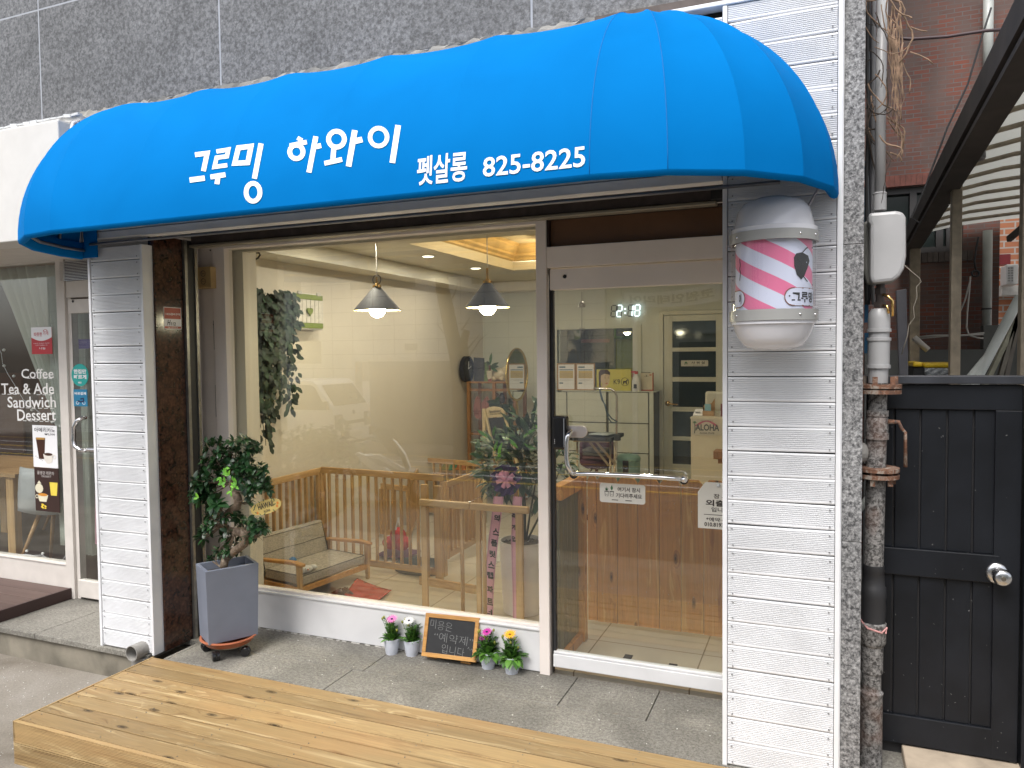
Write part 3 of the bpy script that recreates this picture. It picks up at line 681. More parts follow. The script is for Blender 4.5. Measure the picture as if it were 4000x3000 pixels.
# flue-less dark room behind the internal window
mb = MB(); mb.box(bx0 - .3, bx1 + .5, IY1 + 1.3, IY1 + 1.4, .5, 3); mb.box(bx0 - .4, bx0 - .3, IY1 + .1, IY1 + 1.4, .5, 3); mb.box(bx1 + .5, bx1 + .6, IY1 + .1, IY1 + 1.4, .5, 3); mb.box(bx0 - .4, bx1 + .6, IY1 + .1, IY1 + 1.4, 2.6, 2.7)
mb.box(bx0 - .4, bx1 + .6, IY1 + .1, IY1 + 1.4, .4, .5); struct(mb.build('wall_beyond', plain('grey_green_paint', (.30, .36, .30), .6)))
t = thing('internal_window', (bx0, IY1, bz0), 'white framed internal window in the back wall, looking into a dim grey-green room', 'window')
mb = MB(); f = .035; yy = IY1 - .02
mb.box(bx0 - f, bx0, yy, IY1 + .03, bz0 - f, bz1 + f); mb.box(bx1, bx1 + f + .06, yy, IY1 + .03, bz0 - f, bz1 + f); mb.box(bx0, bx1, yy, IY1 + .03, bz1, bz1 + f); mb.box(bx0, bx1, yy, IY1 + .03, bz0 - f, bz0); mb.build('frame', BWALL, t)
mb = MB().box(bx0, bx1, IY1 + .01, IY1 + .016, bz0, bz1); mb.build('pane', GLASS, t)
t = thing('yellow_cabinet', (bx1 - .3, IY1 + 1, .5), 'yellow-green locker with a green edged glass door in the dim room behind the internal window', 'cabinet')
YG = plain('yellow_green_paint', (.40, .38, .05), .5); a = A(2405, 1400, IY1 + 1.0).x; b = A(2560, 1400, IY1 + 1.0).x; zz = A(2420, 1325, IY1 + 1).z
mb = MB().box(a, b, IY1 + 1.0, IY1 + 1.25, .5, zz); mb.build('body', YG, t); mb = MB().box(a - .02, b, IY1 + .98, IY1 + 1.2, zz + .002, bz1 + .3); mb.build('door', plain('green_edge', (.16, .34, .06), .5), t, bevel=.02)
mb = MB().box(a + .015, b, IY1 + .974, IY1 + .979, zz + .04, bz1 + .26); mb.build('pane', plain('dark_pane', (.10, .10, .09), .2), t)
t = thing('wall_shelf', (bx0, IY1 + .8, 1.9), 'dim open shelf with a pink tray, left side of the room behind the internal window', 'shelf')
mb = MB().box(bx0, bx0 + .35, IY1 + .9, IY1 + 1.2, 1.55, 2.6); mb.build('body', plain('grey_brown_shelf', (.16, .14, .12), .6), t); mb = MB().box(bx0 + .04, bx0 + .38, IY1 + .8, IY1 + .895, A(2200, 1340, IY1 + .8).z, A(2200, 1333, IY1 + .8).z + .02); mb.build('tray', plain('pink_tray', (.5, .16, .14), .5), t)

# ------------------------------------------------------------------ lamps of the room
WARM = (1.0, .80, .52)
def lamp(name, loc, power, size, col, rot=(0, 0, 0), shape='DISK', sy_=None):
    l = bpy.data.lights.new(name, 'AREA'); l.shape = shape; l.size = size
    if sy_: l.size_y = sy_
    l.energy = power; l.color = col; o = bpy.data.objects.new(name, l); sc.collection.objects.link(o); o.location = loc; o.rotation_euler = rot; return o
WD = glow('warm_diffuser', (1, .93, .72), 6); CD = glow('cool_diffuser', (.75, .97, 1), 6); WRIM = plain('white_rim', (.8, .8, .78), .4)
def downlight(x, y, z, warm, label, power):
    t = thing('downlight', (x, y, z), label, 'ceiling light', 'recessed ceiling lights of the salon')
    mb = MB().lathe([(.048, -.001), (.062, -.001), (.062, -.008), (.048, -.006)], (x, y, z), 24); mb.build('trim_ring', WRIM, t, smooth=True)
    mb = MB().lathe([(.0001, -.004), (.0478, -.004)], (x, y, z), 20); mb.build('diffuser', WD if warm else CD, t)
    lamp('downlight_lamp', (x, y, z - .012), power, .08, (1, .91, .75) if warm else (.95, 1, .93))
PW = 4.7
def onz(px, py, z): return G(px, py, z)
for px, py, z, wm, lb in ((1672, 1000, ZC, 1, 'warm recessed ceiling light left of centre, between the two pendant lamps and the wall beam'), (1858, 1047, ZC, 1, 'warm recessed ceiling light just above and left of the right pendant lamp'),
                          (2092, 953, ZC + .24, 0, 'cool white recessed light in the raised ceiling tray, at the window mullion'), (2298, 1156, ZC, 0, 'cool white ceiling light seen above the wind chime in the glass door'),
                          (2756, 1132, ZC, 0, 'cool white ceiling light seen at the top right of the glass door')):
    p = onz(px, py, z); downlight(p.x, p.y, z, wm, lb, PW if wm else PW * 1.1)
for x, y in ((-3.05, 4.6), (-1.7, 5.6), (-1.1, 4.32)):  # the last one is an unseen light added to brighten things near the window
    zz = ZC if x < TX0 or y < TY0 else ZC + .24; downlight(x, y, zz, 1, 'warm recessed ceiling light hidden from the street behind the window head' if x < -3 else ('warm recessed ceiling light in the middle of the ceiling tray' if y > 5 else 'unseen warm fill light added close behind the glass door head'), PW * 1.1)
for ps, rt, sx_, sy2 in (((TX0 + .34, (TY0 + TY1) / 2, ZC + .10), (0, rad(115), 0), .04, 1.8), (((TX0 + TX1) / 2, TY1 - .34, ZC + .10), (rad(115), 0, 0), 2.0, .04)):
    lamp('cove_strip_lamp', ps, 2.0, sx_, (1, .74, .38), rt, 'RECTANGLE', sy2)
lamp('room_beyond_lamp', (bx0 + .6, IY1 + .7, 2.55), 1.0, .2, (.9, 1, .95))
GREYSH = plain('grey_enamel', (.038, .035, .035), .7, var=.05); BULB = glow('warm_bulb', (1, .90, .62), 55); SHIN = plain('cream_inside_enamel', (.85, .72, .42), .5)
def pendant(px, py, label, ring_):
    y = 4.6; c = A(px, py, y); t = thing('pendant_lamp', c, label, 'pendant lamp', 'pendant lamps over the pet pen')
    R = A(px + 82, py, y).x - c.x; R = abs(R) * .98; h = .160
    mb = MB().lathe([(R, 0), (.028, h), (.022, h + .002)], c, 40); mb.build('shade', GREYSH, t, auto=50)
    mb = MB().lathe([(R - .002, -.0012), (.030, h - .006), (.001, h - .006)], c, 40); mb.build('shade_lining', SHIN, t, smooth=True)
    mb = MB().lathe([(.030, h), (.030, h + .016), (.018, h + .018), (.010, h + .03), (.006, h + .03)], c, 24)
    if ring_: mb.tube([c + V((0, 0, h + .03)), c + V((0, 0, h + .075))], .005, 8)
    else: mb.tube([c + V((0, 0, h + .03)), c + V((0, 0, h + .10))], [.007, .009], 8)
    mb.build('brass_collar', BRASS, t, smooth=False, auto=40)
    if ring_: mb = MB().tube([c + V((math.cos(a) * .033, 0, h + .055 + math.sin(a) * .033)) for a in [i * math.pi / 12 for i in range(25)]], .0035, 8, False); mb.build('ring', DKBR, t, smooth=True)
    mb = MB().tube([c + V((0, 0, h + .07)), V((c.x + .002, y, 2.3)), V((c.x, y, ZC))], .0032, 6); mb.build('cord', plain('white_cord', (.75, .73, .72), .5), t, smooth=True)
    mb = MB().ball(c + V((0, 0, .005)), .058, 14); mb.build('bulb', BULB, t, smooth=True)
pendant(1474, 1212, 'grey conical pendant lamp with a dark ring on its stem, left of the two', True)
pendant(1905, 1201, 'grey conical pendant lamp with a copper link on its stem, near the mullion', False)

# ================================================================== AWNING
AXC, BXC, AWY, AZ0, AH, AD, AE = -.70, -3.22, 3.085, 2.256, .745, .70, .755   # right centre, left centre, wall, rim z, height, depth, end reach
ribs = []
for a in (89.5, 77, 58, 38.5, 19): ribs.append((V((AXC + AE * math.sin(rad(a)), AWY - AD * math.cos(rad(a)), 0)), V((AXC, AWY, 0))))
for i in range(6): x = AXC + (BXC - AXC) * i / 5; ribs.append((V((x, AWY - AD, 0)), V((x, AWY, 0))))
for a in (19, 38.5, 58, 77, 89.5): ribs.append((V((BXC - AE * .93 * math.sin(rad(a)), AWY - AD * math.cos(rad(a)), 0)), V((BXC, AWY, 0))))
def ribp(i, th, off=0):
    a, b = ribs[i]; p = b.lerp(a, math.cos(th)); p = V((p.x, p.y, AZ0 + AH * math.sin(th)))
    return p
def awn(u, th):
    i = min(int(u), len(ribs) - 2); s = u - i; p = ribp(i, th).lerp(ribp(i + 1, th), s)
    c = ribs[i][1].lerp(ribs[i + 1][1], s); d = V((p.x - c.x, p.y - c.y, 0)); h = V((d.x, d.y, (p.z - AZ0) * .9))
    w_ = (ribs[i][0] - ribs[i + 1][0]).length
    sag = .032 * w_ * (4 * s * (1 - s)) ** .8 * (math.sin(th) ** 1.2 + .10)
    if h.length > 1e-4: p = p - h.normalized() * sag
    return p
# text area needs y from (x,z)
def awn_front(x, z):
    u = 5 - 0 + (x - AXC) / (BXC - AXC) * 5; lo, hi = 0.0, 1.5
    for _ in range(22):
        mid = (lo + hi) / 2
        if awn(u, mid).z < z: lo = mid
        else: hi = mid
    return awn(u, lo).y
BLUE = N('blue_awning_fabric'); _c = BLUE.coord(); _w1 = BLUE.noise(BLUE.coord((900, 300, 900)), 1, 2); _w = BLUE.noise(_c, 2.2, 3, .5)
BLUE.set(BLUE.ramp(_w, [(.3, (.0005, .140, .415)), (.7, (.0008, .160, .47))]), .8, spec=.03).bump(_w1, .12, .0006)
BLUE = BLUE.m
t = thing('shop_awning', (-2, 3.08, AZ0), 'long rounded blue fabric awning with white Korean lettering and a phone number over the shopfront', 'awning')
mb = MB(); P = []; nu = 8; nt_ = 22
us = [i + s / nu for i in range(len(ribs) - 1) for s in range(nu)] + [len(ribs) - 1]
ths = [math.pi / 2 * q / nt_ for q in range(nt_ + 1)]
mb.grid([[awn(u - 1e-6 if u == len(ribs) - 1 else u, th) for u in us] for th in ths][::-1], .5)
fab = mb.build('canopy_fabric', BLUE, t, smooth=True)
# sharp rib lines
me = fab.data; me.set_sharp_from_angle(angle=rad(5.2))
mb = MB()
rim = [awn(u - 1e-6 if u == len(ribs) - 1 else u, 0) for u in us]
inn = [p + (V((p.x if not (BXC < p.x < AXC) else p.x, AWY, 0)) * 0) for p in rim]
def inset(p, d):
    cx = min(max(p.x, BXC), AXC); v = V((p.x - cx, p.y - AWY, 0)); return p - v.normalized() * d if v.length > 1e-4 else p
mb.grid([[p + V((0, 0, .0)) for p in rim], [inset(p, .004) + V((0, 0, -.014)) for p in rim], [inset(p, .016) + V((0, 0, -.018)) for p in rim], [inset(p, .03) + V((0, 0, -.012)) for p in rim], [inset(p, .034) + V((0, 0, .075)) for p in rim], [inset(p, .03) + V((0, 0, .075)) for p in rim]], .5)
mb.build('rim_hem', BLUE, t, smooth=True)
mb = MB(); mb.grid([[V((p.x, AWY - .004, AZ0 + z)) for p in (rim[-1], V((BXC - .56, 0, 0)))] for z in (-.012, .08)], .5); mb.build('wall_flap', BLUE, t, solid=.003); mb = MB().box(BXC - .66, BXC - .56, AWY - .012, AWY - .005, AZ0 - .01, AZ0 + .30); mb.build('end_flap', BLUE, t)
mb = MB()
for i in range(len(ribs)):
    mb.tube([ribp(i, th) + (ribs[i][1] - ribs[i][0]).normalized() * .014 + V((0, 0, -.012)) for th in ths[:-1]], .008, 6)
mb.tube([inset(p, .045) + V((0, 0, .03)) for p in rim], .009, 6); mb.tube([V((BXC - .6, AWY - .02, AZ0 + .06)), V((AXC + .55, AWY - .02, AZ0 + .06))], .008, 6)
mb.build('frame_tube', plain('frame_steel', (.25, .25, .26), .4, metal=.8), t, smooth=True)
mb = MB(); EY = plain('eyelet_metal', (.6, .6, .6), .25, metal=1)
for q in range(10, len(rim) - 2, 4):
    p = inset(rim[q], .0375) + V((0, 0, .032)); cx = min(max(p.x, BXC), AXC); v = V((cx - p.x, AWY - p.y, 0)).normalized()
    mb = MB(); mb.lathe([(.004, 0), (.0085, .001), (.009, 0), (.009, -.001)], p + v * .0015, 12, M=v.to_track_quat('Z', 'Y').to_matrix().to_4x4()); mb.build('eyelet', EY, t)
# seams drawn as fine stitched welts
mb = MB()
for i in (5, 4): mb.tube([ribp(i, th) + (ribs[i][0] - ribs[i][1]).normalized() * .0003 for th in ths[:-1]], .001, 5)
mb.build('seam', plain('seam_blue', (.001, .12, .40), .7), t, smooth=True)
AW_WHITE = plain('white_awning_print', (.86, .86, .86), .5, var=.03)
def hit(px, py):
    y = AWY - AD
    for _ in range(6):
        p = A(px, py, y - .002); y = awn_front(p.x, p.z)
    return A(px, py, y - .002)
c1 = lambda p: hit(p[0] / 1.6592, p[1] / 1.6592)
c2 = lambda p: hit(700 + p[0] / 1.2289, 450 + p[1] / 1.2289)
mb = MB(); S1 = 4
stroke(mb, [(1264, 1003), (1343, 993), (1318, 1109)], 31, False, c1, S1); stroke(mb, [(1229, 1167), (1327, 1154)], 34, False, c1, S1)
stroke(mb, [(1403, 982), (1480, 969), (1471, 1013), (1404, 1022), (1390, 1082), (1473, 1070)], 27, False, c1, S1)
stroke(mb, [(1364, 1147), (1461, 1132)], 32, False, c1, S1); stroke(mb, [(1413, 1145), (1406, 1193)], 32, False, c1, 2)
stroke(mb, [(1545, 958), (1627, 948), (1606, 1054), (1521, 1058)], 32, True, c1, S1)
stroke(mb, [(1692, 930), (1649, 1158)], 33, False, c1, 6); ring(mb, (1640, 1246), 45, 58, 31, c1)
stroke(mb, [(1928, 893), (1958, 911)], 26, False, c1, 2); stroke(mb, [(1878, 944), (1988, 920)], 29, False, c1, 3); ring(mb, (1921, 984), 43, 44, 31, c1)
stroke(mb, [(2047, 884), (2002, 1118)], 33, False, c1, 6); stroke(mb, [(2030, 955), (2081, 943)], 32, False, c1, 2)
ring(mb, (755, 115), 38, 38, 23, c2); stroke(mb, [(742, 160), (737, 222)], 24, False, c2, 3); stroke(mb, [(697, 231), (782, 212)], 23, False, c2, 3)
stroke(mb, [(843, 72), (813, 246)], 27, False, c2, 6); stroke(mb, [(832, 128), (879, 116)], 27, False, c2, 2)
ring(mb, (957, 105), 41, 43, 21, c2); stroke(mb, [(1051, 48), (1023, 229)], 27, False, c2, 6)
mb.build('name_lettering', AW_WHITE, t)
mb = MB()
def word(s, x0, z0, x1, z1, dz0, bold, shear=0):
    def fn(p): return V((p.x, awn_front(p.x, p.z) - .002, p.z))
    vs, fs = textmesh(s, bold, shear)
    mb.add([fn(V((x0 + (x1 - x0) * v.x, 0, z0 + dz0 * v.x + (z1 - z0) * v.y))) for v in vs], fs)
a = hit(1628, 726); b = hit(1826, 612); word('펫살롱', a.x, a.z, b.x, a.z + .105, (hit(1826, 706).z - a.z), .018)
a = hit(1886, 692); b = hit(2287, 560); word('825-8225', a.x, a.z, b.x, a.z + hit(2060, 612).z - hit(2060, 690).z, hit(2287, 650).z - a.z, .014)
mb.build('phone_lettering', AW_WHITE, t)

# ================================================================== BARBER LIGHT
bc = V((-.166, 2.935, 1.70)); 
ztop = A(3030, 792, 2.9).z; zb_ = A(3015, 1345, 2.86).z; r0 = .146
def bz(py): return A(3020, py, 2.80).z
zU0, zU1, zL0, zL1 = bz(934), bz(894), bz(1250), bz(1207)
t = thing('barber_light', (bc.x, 3.09, zb_), 'barrel-shaped barber light with pink and white stripes on the white pillar right of the door', 'lamp')
WP = plain('white_gloss_plastic', (.70, .70, .74), .12, var=.05, vs=4)
GB = plain('grey_band', (.33, .33, .32), .3, var=.06)
mb = MB().lathe([(r0 * 1.03, zU1), (r0 * 1.03, zU1 + .016), (r0 * .97, zU1 + .018), (r0 * .95, zU1 + .03), (r0 * .86, zU1 + .085), (r0 * .72, zU1 + .112), (r0 * .4, zU1 + .130), (.001, zU1 + .134)], (bc.x, bc.y, 0), 48, sy=1.0); mb.build('top_cap', WP, t, smooth=True, auto=35)
mb = MB().lathe([(.001, zL0 - .105), (r0 * .45, zL0 - .103), (r0 * .70, zL0 - .09), (r0 * .85, zL0 - .06), (r0 * .95, zL0 - .02), (r0 * .97, zL0 - .012), (r0 * 1.02, zL0 - .012), (r0 * 1.02, zL0)], (bc.x, bc.y, 0), 48); mb.build('bottom_cap', WP, t, smooth=True, auto=35)
mb = MB().lathe([(r0 * 1.0, zU0), (r0 * 1.06, zU0), (r0 * 1.06, zU1), (r0 * 1.0, zU1)], (bc.x, bc.y, 0), 48); mb.build('upper_band', GB, t, auto=35)
mb = MB().lathe([(r0 * 1.0, zL0), (r0 * 1.06, zL0), (r0 * 1.06, zL1), (r0 * 1.0, zL1)], (bc.x, bc.y, 0), 48); mb.build('lower_band', GB, t, auto=35)
mb = MB().lathe([(r0 * 1.02, zL1), (r0 * 1.02, zU0)], (bc.x, bc.y, 0), 48); mb.build('clear_shell', glass('clear_acrylic', (.97, .97, .98), .035), t, smooth=True)
st = N('pink_white_stripes'); tc = st.n('TexCoord'); sx = st.n('SeparateXYZ'); st.l(tc.outputs['Object'], sx.inputs[0])
def mth(k, op, a, b=None):
    x = k.n('Math', operation=op)
    for i, v in ((0, a), (1, b)):
        if v is None: continue
        if isinstance(v, bpy.types.NodeSocket): k.l(v, x.inputs[i])
        else: x.inputs[i].default_value = v
    return x.outputs[0]
dx = mth(st, 'SUBTRACT', sx.outputs[0], bc.x); dy = mth(st, 'SUBTRACT', sx.outputs[1], bc.y)
an = mth(st, 'ARCTAN2', dx, mth(st, 'MULTIPLY', dy, -1.0)); vv = mth(st, 'ADD', mth(st, 'MULTIPLY', sx.outputs[2], 9.0), mth(st, 'MULTIPLY', an, .62))
fr = mth(st, 'FRACT', mth(st, 'ADD', vv, .50)); gt = mth(st, 'GREATER_THAN', fr, .52)
st.set(st.mix(gt, (.66, .70, .84), (.76, .19, .34)), .4); RI = r0 * .912
mb = MB().lathe([(RI, zL1 - .002), (RI, zU0 + .002)], (bc.x, bc.y, 0), 48); mb.build('striped_print', st.m, t, smooth=True)
def onb(a, z, o=.0012): return V((bc.x + (RI + o) * math.sin(a), bc.y - (RI + o) * math.cos(a), z))
# camera looks at the drum from the left: angle towards the camera is about 3 degrees
def bp(u, z, o=.0012):   # u: metres to the right across the visible face
    return onb(math.asin(max(-.999, min(.999, u / RI))), z, o)
zc0 = zL1; HH = zU0 - zL1
def tube_line(mb, pts, wd, o=.0014): stroke(mb, pts, wd, False, lambda p: onb(p[0] / RI, p[1], o))
def ip(px, py): # picture point -> (arc length, z) on the printed drum
    u = A(px, py, bc.y - .09).x - bc.x; return (math.asin(max(-.999, min(.999, u / RI))) * RI, A(px, py, bc.y - .09).z)
mb = MB(); cen = ip(3134, 1025); arc = [ip(3134, 985), ip(3150, 965), ip(3172, 958)]
tube_line(mb, arc, .004); tube_line(mb, [ip(3137, 1078), ip(3150, 1095), ip(3172, 1107)], .004)
ear = [ip(3101, 1008), ip(3110, 992), ip(3132, 985), ip(3155, 995), ip(3160, 1015), ip(3152, 1045), ip(3140, 1078), ip(3128, 1092), ip(3112, 1075), ip(3102, 1040)]
cx_ = sum(p[0] for p in ear) / len(ear); cz_ = sum(p[1] for p in ear) / len(ear)
vs = [onb(cx_ / RI, cz_, .0016)] + [onb(p[0] / RI, p[1], .0016) for p in ear]; mb.add(vs, [(0, i + 1, (i + 1) % len(ear) + 1) for i in range(len(ear))])
tube_line(mb, [ip(2889, 1010), ip(2892, 1035), ip(2889, 1050), ip(2893, 1065), ip(2889, 1095)], .004); mb.build('dog_ear_drawing', INK, t)
mb = MB(); la, lb_ = ip(3066, 1195), ip(3200, 1122); 
pill = [(la[0] + .0, 0)]; hz0, hz1 = la[1], lb_[1]; hr = (hz1 - hz0) / 2; zc = (hz0 + hz1) / 2
for nm, a0_, side in (('r', la[0], 1), ('l', ip(2912, 1160)[0], -1)):
    xe = a0_ + side * .17
    pts = [(a0_ + side * hr - side * hr * math.cos(i * math.pi / 12 - math.pi / 2 + math.pi / 2) if False else a0_ + side * (hr - hr * math.sin(math.pi * i / 12)), zc + hr * math.cos(math.pi * i / 12)) for i in range(13)]
    full = [(xe if side > 0 else a0_ - .1, hz1)] + pts + [(xe if side > 0 else a0_ - .1, hz0)]
    for i in range(len(pts) - 1):
        mb.add([onb(pts[i][0] / RI, pts[i][1], .002), onb(pts[i + 1][0] / RI, pts[i + 1][1], .002), onb((a0_ + side * hr) / RI, pts[i + 1][1], .002), onb((a0_ + side * hr) / RI, pts[i][1], .002)], [(0, 1, 2, 3)])
    for q in range(12):
        u0 = a0_ + side * (hr + q * (.17 - hr) / 12); u1 = a0_ + side * (hr + (q + 1) * (.17 - hr) / 12)
        if side < 0 and u1 < -.19: continue
        mb.add([onb(u0 / RI, hz0, .002), onb(u1 / RI, hz0, .002), onb(u1 / RI, hz1, .002), onb(u0 / RI, hz1, .002)], [(0, 1, 2, 3)])
mb.build('label_plate', plain('lavender_white_print', (.66, .70, .84), .4), t)
mb = MB()
for a0_, side in ((la[0], 1), (ip(2912, 1160)[0], -1)):
    pts = [(a0_ + side * .15, hz1)] + [(a0_ + side * (.0 + hr - hr * math.sin(math.pi * i / 12)), zc + hr * math.cos(math.pi * i / 12)) for i in range(13)] + [(a0_ + side * .15, hz0)]
    if side < 0: pts = [(max(p[0], -.185), p[1]) for p in pts]
    stroke(mb, pts, .0035, False, lambda p: onb(p[0] / RI, p[1], .0026), 3)
mb.build('label_outline', plain('brown_print', (.22, .09, .05), .5), t)
mb = MB(); ta, tb = ip(3092, 1182), ip(3166, 1137)
vs, fs = textmesh('그루밍 하와이', .03); mb.add([onb((ta[0] + v.x * (tb[0] - ta[0]) * 2.25) / RI, ta[1] + v.y * (tb[1] - ta[1]), .003) for v in vs], fs)
tq = ip(2896, 1180); vs, fs = textmesh('이', .03); mb.add([onb((tq[0] - .012 + v.x * .014) / RI, ta[1] + v.y * (tb[1] - ta[1]), .003) for v in vs], fs)
mb.add([onb((ip(3084, 1158)[0] + .003 * math.cos(i * .785)) / RI, ip(3084, 1158)[1] + .003 * math.sin(i * .785), .003) for i in range(8)], [tuple(range(8))])
mb.build('label_lettering', INK, t)
mb = MB().box(bc.x - .09, bc.x + .09, 3.03, 3.094, zb_ + .06, ztop - .06); mb.build('mounting_bracket', WP, t)
mb = MB()
for a in (-50, 38, 68):
    for zz in ((zU0 + zU1) / 2, (zL0 + zL1) / 2): mb.ball((bc.x + r0 * 1.06 * math.sin(rad(a)), bc.y - r0 * 1.06 * math.cos(rad(a)), zz), .0045, 6)
mb.build('screw', CHROME, t, smooth=True)
mb = MB().tube([V((bc.x + .1, 3.02, ztop - .03)), V((bc.x + .14, 3.0, ztop + .04)), V((bc.x + .20, 2.98, ztop + .12)), V((.04, 3.02, AZ0 + .02))], .004, 6)
mb.build('power_cable', plain('lilac_cable', (.4, .38, .42), .5), t, smooth=True)

# ================================================================== OPPOSITE SIDE OF THE STREET (seen in the glass)
def RF(px, py, y):  # point of the real plane y seen mirrored in the shop glass at (px,py)
    yy = 2 * (WY + .02) - y; p = A(px, py, yy); return V((p.x, y, p.z))
OY = -11.7; gz = street_z(OY)
pan = N('white_wall_panels'); _b = pan.n('TexBrick', offset=0.0, i_Scale=1.0); _c = pan.coord((1, 1, 1), rot=(rad(90), 0, 0)); pan.l(_c, _b.inputs['Vector'])
_b.inputs['Brick Width'].default_value = .72; _b.inputs['Row Height'].default_value = .42; _b.inputs['Mortar Size'].default_value = .008
_b.inputs['Color1'].default_value = (.76, .76, .73, 1); _b.inputs['Color2'].default_value = (.80, .80, .77, 1); _b.inputs['Mortar'].default_value = (.30, .30, .29, 1); pan.set(_b.outputs[0], .5)
t = thing('opposite_building', (-8, OY, gz), 'white panelled building across the street, seen reflected in the shop window behind the truck', 'building')
gxa, gxb = RF(1390, 1500, OY).x, RF(1790, 1500, OY).x; gzt = RF(1500, 1412, OY).z
wxa, wxb = RF(1120, 1400, OY).x, RF(1252, 1400, OY).x
mb = MB(); zt_ = 6.4
for a, b, z0, z1 in ((-26, gxa, gz - .2, zt_), (gxa, gxb, gzt, zt_), (gxb, -5.2, gz - .2, zt_)): mb.box(a, b, OY - .3, OY, z0, z1)
mb.build('panel_wall', pan.m, t)
mb = MB().box(gxa, gxb, OY - .8, OY - .7, gz - .2, gzt); mb.build('garage_door', plain('grey_garage_door', (.22, .22, .21), .5), t)
mb = MB(); mb.box(gxa - .12, gxa, OY - .1, OY + .06, gz - .2, gzt + .12); mb.box(gxa, gxb, OY - .1, OY + .06, gzt, gzt + .12); mb.build('garage_frame', plain('pale_frame', (.75, .75, .73), .5), t)
for a, b in ((wxa, wxb), (-22, -19.5), (-18.5, -16.5)):
    mb = MB().box(a, b, OY + .002, OY + .02, RF(1200, 1420, OY).z, RF(1200, 1335, OY).z); mb.build('window', plain('grey_window', (.20, .22, .22), .15), t)
for xx in (-21, -17, -13, -9): mb = MB().box(xx, xx + 2.2, OY + .002, OY + .02, 3.6, 5.2); mb.build('window', plain('dark_upper_window', (.12, .14, .15), .12), t)
mb = MB().box(RF(1580, 1350, OY).x, RF(1628, 1350, OY).x, OY + .002, OY + .03, RF(1600, 1368, OY).z, RF(1600, 1342, OY).z); mb.build('vent', plain('vent_grey', (.3, .3, .29), .5), t)
t = thing('neighbour_building', (0, OY, gz), 'pale green plastered building with pilasters across the street, seen reflected in the glass door', 'building')
PG = plain('pale_green_plaster', (.46, .48, .42), .7, var=.12); mb = MB().box(-5.15, 14, OY - .3, OY - .02, gz - .2, 6.4)
for xx in (-5.1, -3.9, -2.2, .6, 3, 6): mb.box(xx, xx + .35, OY - .02, OY + .12, gz - .2, 6.4)
mb.box(-5.15, 14, OY - .02, OY + .15, 2.1, 2.35); mb.build('plaster_wall', PG, t)
for xx in (-3.3, -1.5, 1.4, 4): mb = MB().box(xx, xx + .9, OY - .018, OY - .0, .2, 1.9); mb.build('window', plain('dull_window', (.13, .15, .15), .15), t)
mb = MB(); mb.tube([V((-4.4, OY + .1, gz)), V((-4.4, OY + .1, 2.6)), V((-4.1, OY + .1, 2.65))], .07, 10); mb.build('drainpipe', plain('white_drainpipe', (.7, .7, .68), .4), t)
# banner
BY = OY + .35; b0 = RF(2438, 1142, BY); b1 = RF(2440, 1192, BY); b2 = RF(2815, 1172, BY); b3 = RF(2812, 1100, BY)
t = thing('wall_banner', b0, 'white cloth banner with bold dark Korean lettering across the street, mirrored in the glass door', 'banner')
mb = MB(); P = []
for i in range(13):
    s = i / 12; sg = -.10 * 4 * s * (1 - s); P.append([b0.lerp(b3, s) + V((0, 0, sg)), b1.lerp(b2, s) + V((0, 0, sg))])
mb.grid(P, .5); mb.build('cloth', plain('banner_cloth', (.75, .75, .73), .7), t, solid=.01)
mb = MB(); vs, fs = textmesh('코원인테리어', .03)
def bnf(v): s = 1 - (.06 + .88 * v.x); lo = b1.lerp(b2, s); hi = b0.lerp(b3, s); p = lo.lerp(hi, .2 + .6 * v.y) + V((0, .02, -.10 * 4 * s * (1 - s))); return p
mb.add([bnf(v) for v in vs], fs); mb.build('lettering', plain('banner_ink', (.06, .07, .07), .6), t)
# street tree
t = thing('street_tree', (-6.9, -6.65, street_z(-6.65)), 'bare forked street tree seen reflected in the shop window left of the mullion', 'tree')
bark = plain('grey_bark', (.12, .105, .085), .9, var=.5, vs=8, bump=.8, bs=18); TY = -6.65
pt = lambda px, py, r_: (RF(px, py, TY), r_)
def limb(lst, n=10):
    mb = MB(); ps = [a[0] for a in lst]; mb.tube(ps, [a[1] for a in lst], n); return mb
mb = limb([pt(1815, 1935, .30), pt(1812, 1850, .24), pt(1805, 1700, .21), pt(1800, 1500, .20), pt(1785, 1400, .17), pt(1760, 1300, .15), pt(1740, 1200, .15), pt(1725, 1130, .14), pt(1715, 1000, .12), pt(1700, 800, .08)])
mb.tube([pt(1800, 1480, .14)[0], pt(1812, 1400, .1)[0], pt(1805, 1340, .1)[0], pt(1820, 1290, .07)[0]], [.14, .11, .10, .07], 8); mb.build('trunk', bark, t, smooth=True)
mb = MB()
for a, b, c in (((1770, 1350), (1730, 1300), (1702, 1265)), ((1810, 1380), (1850, 1330), (1872, 1305)), ((1812, 1420), (1870, 1330), (1905, 1300)), ((1800, 1290), (1820, 1260), (1832, 1240)), ((1745, 1200), (1775, 1140), (1785, 1100))):
    mb.tube([RF(*a, TY), RF(*b, TY), RF(*c, TY)], [.02, .012, .004], 6)
mb.build('twig', bark, t)

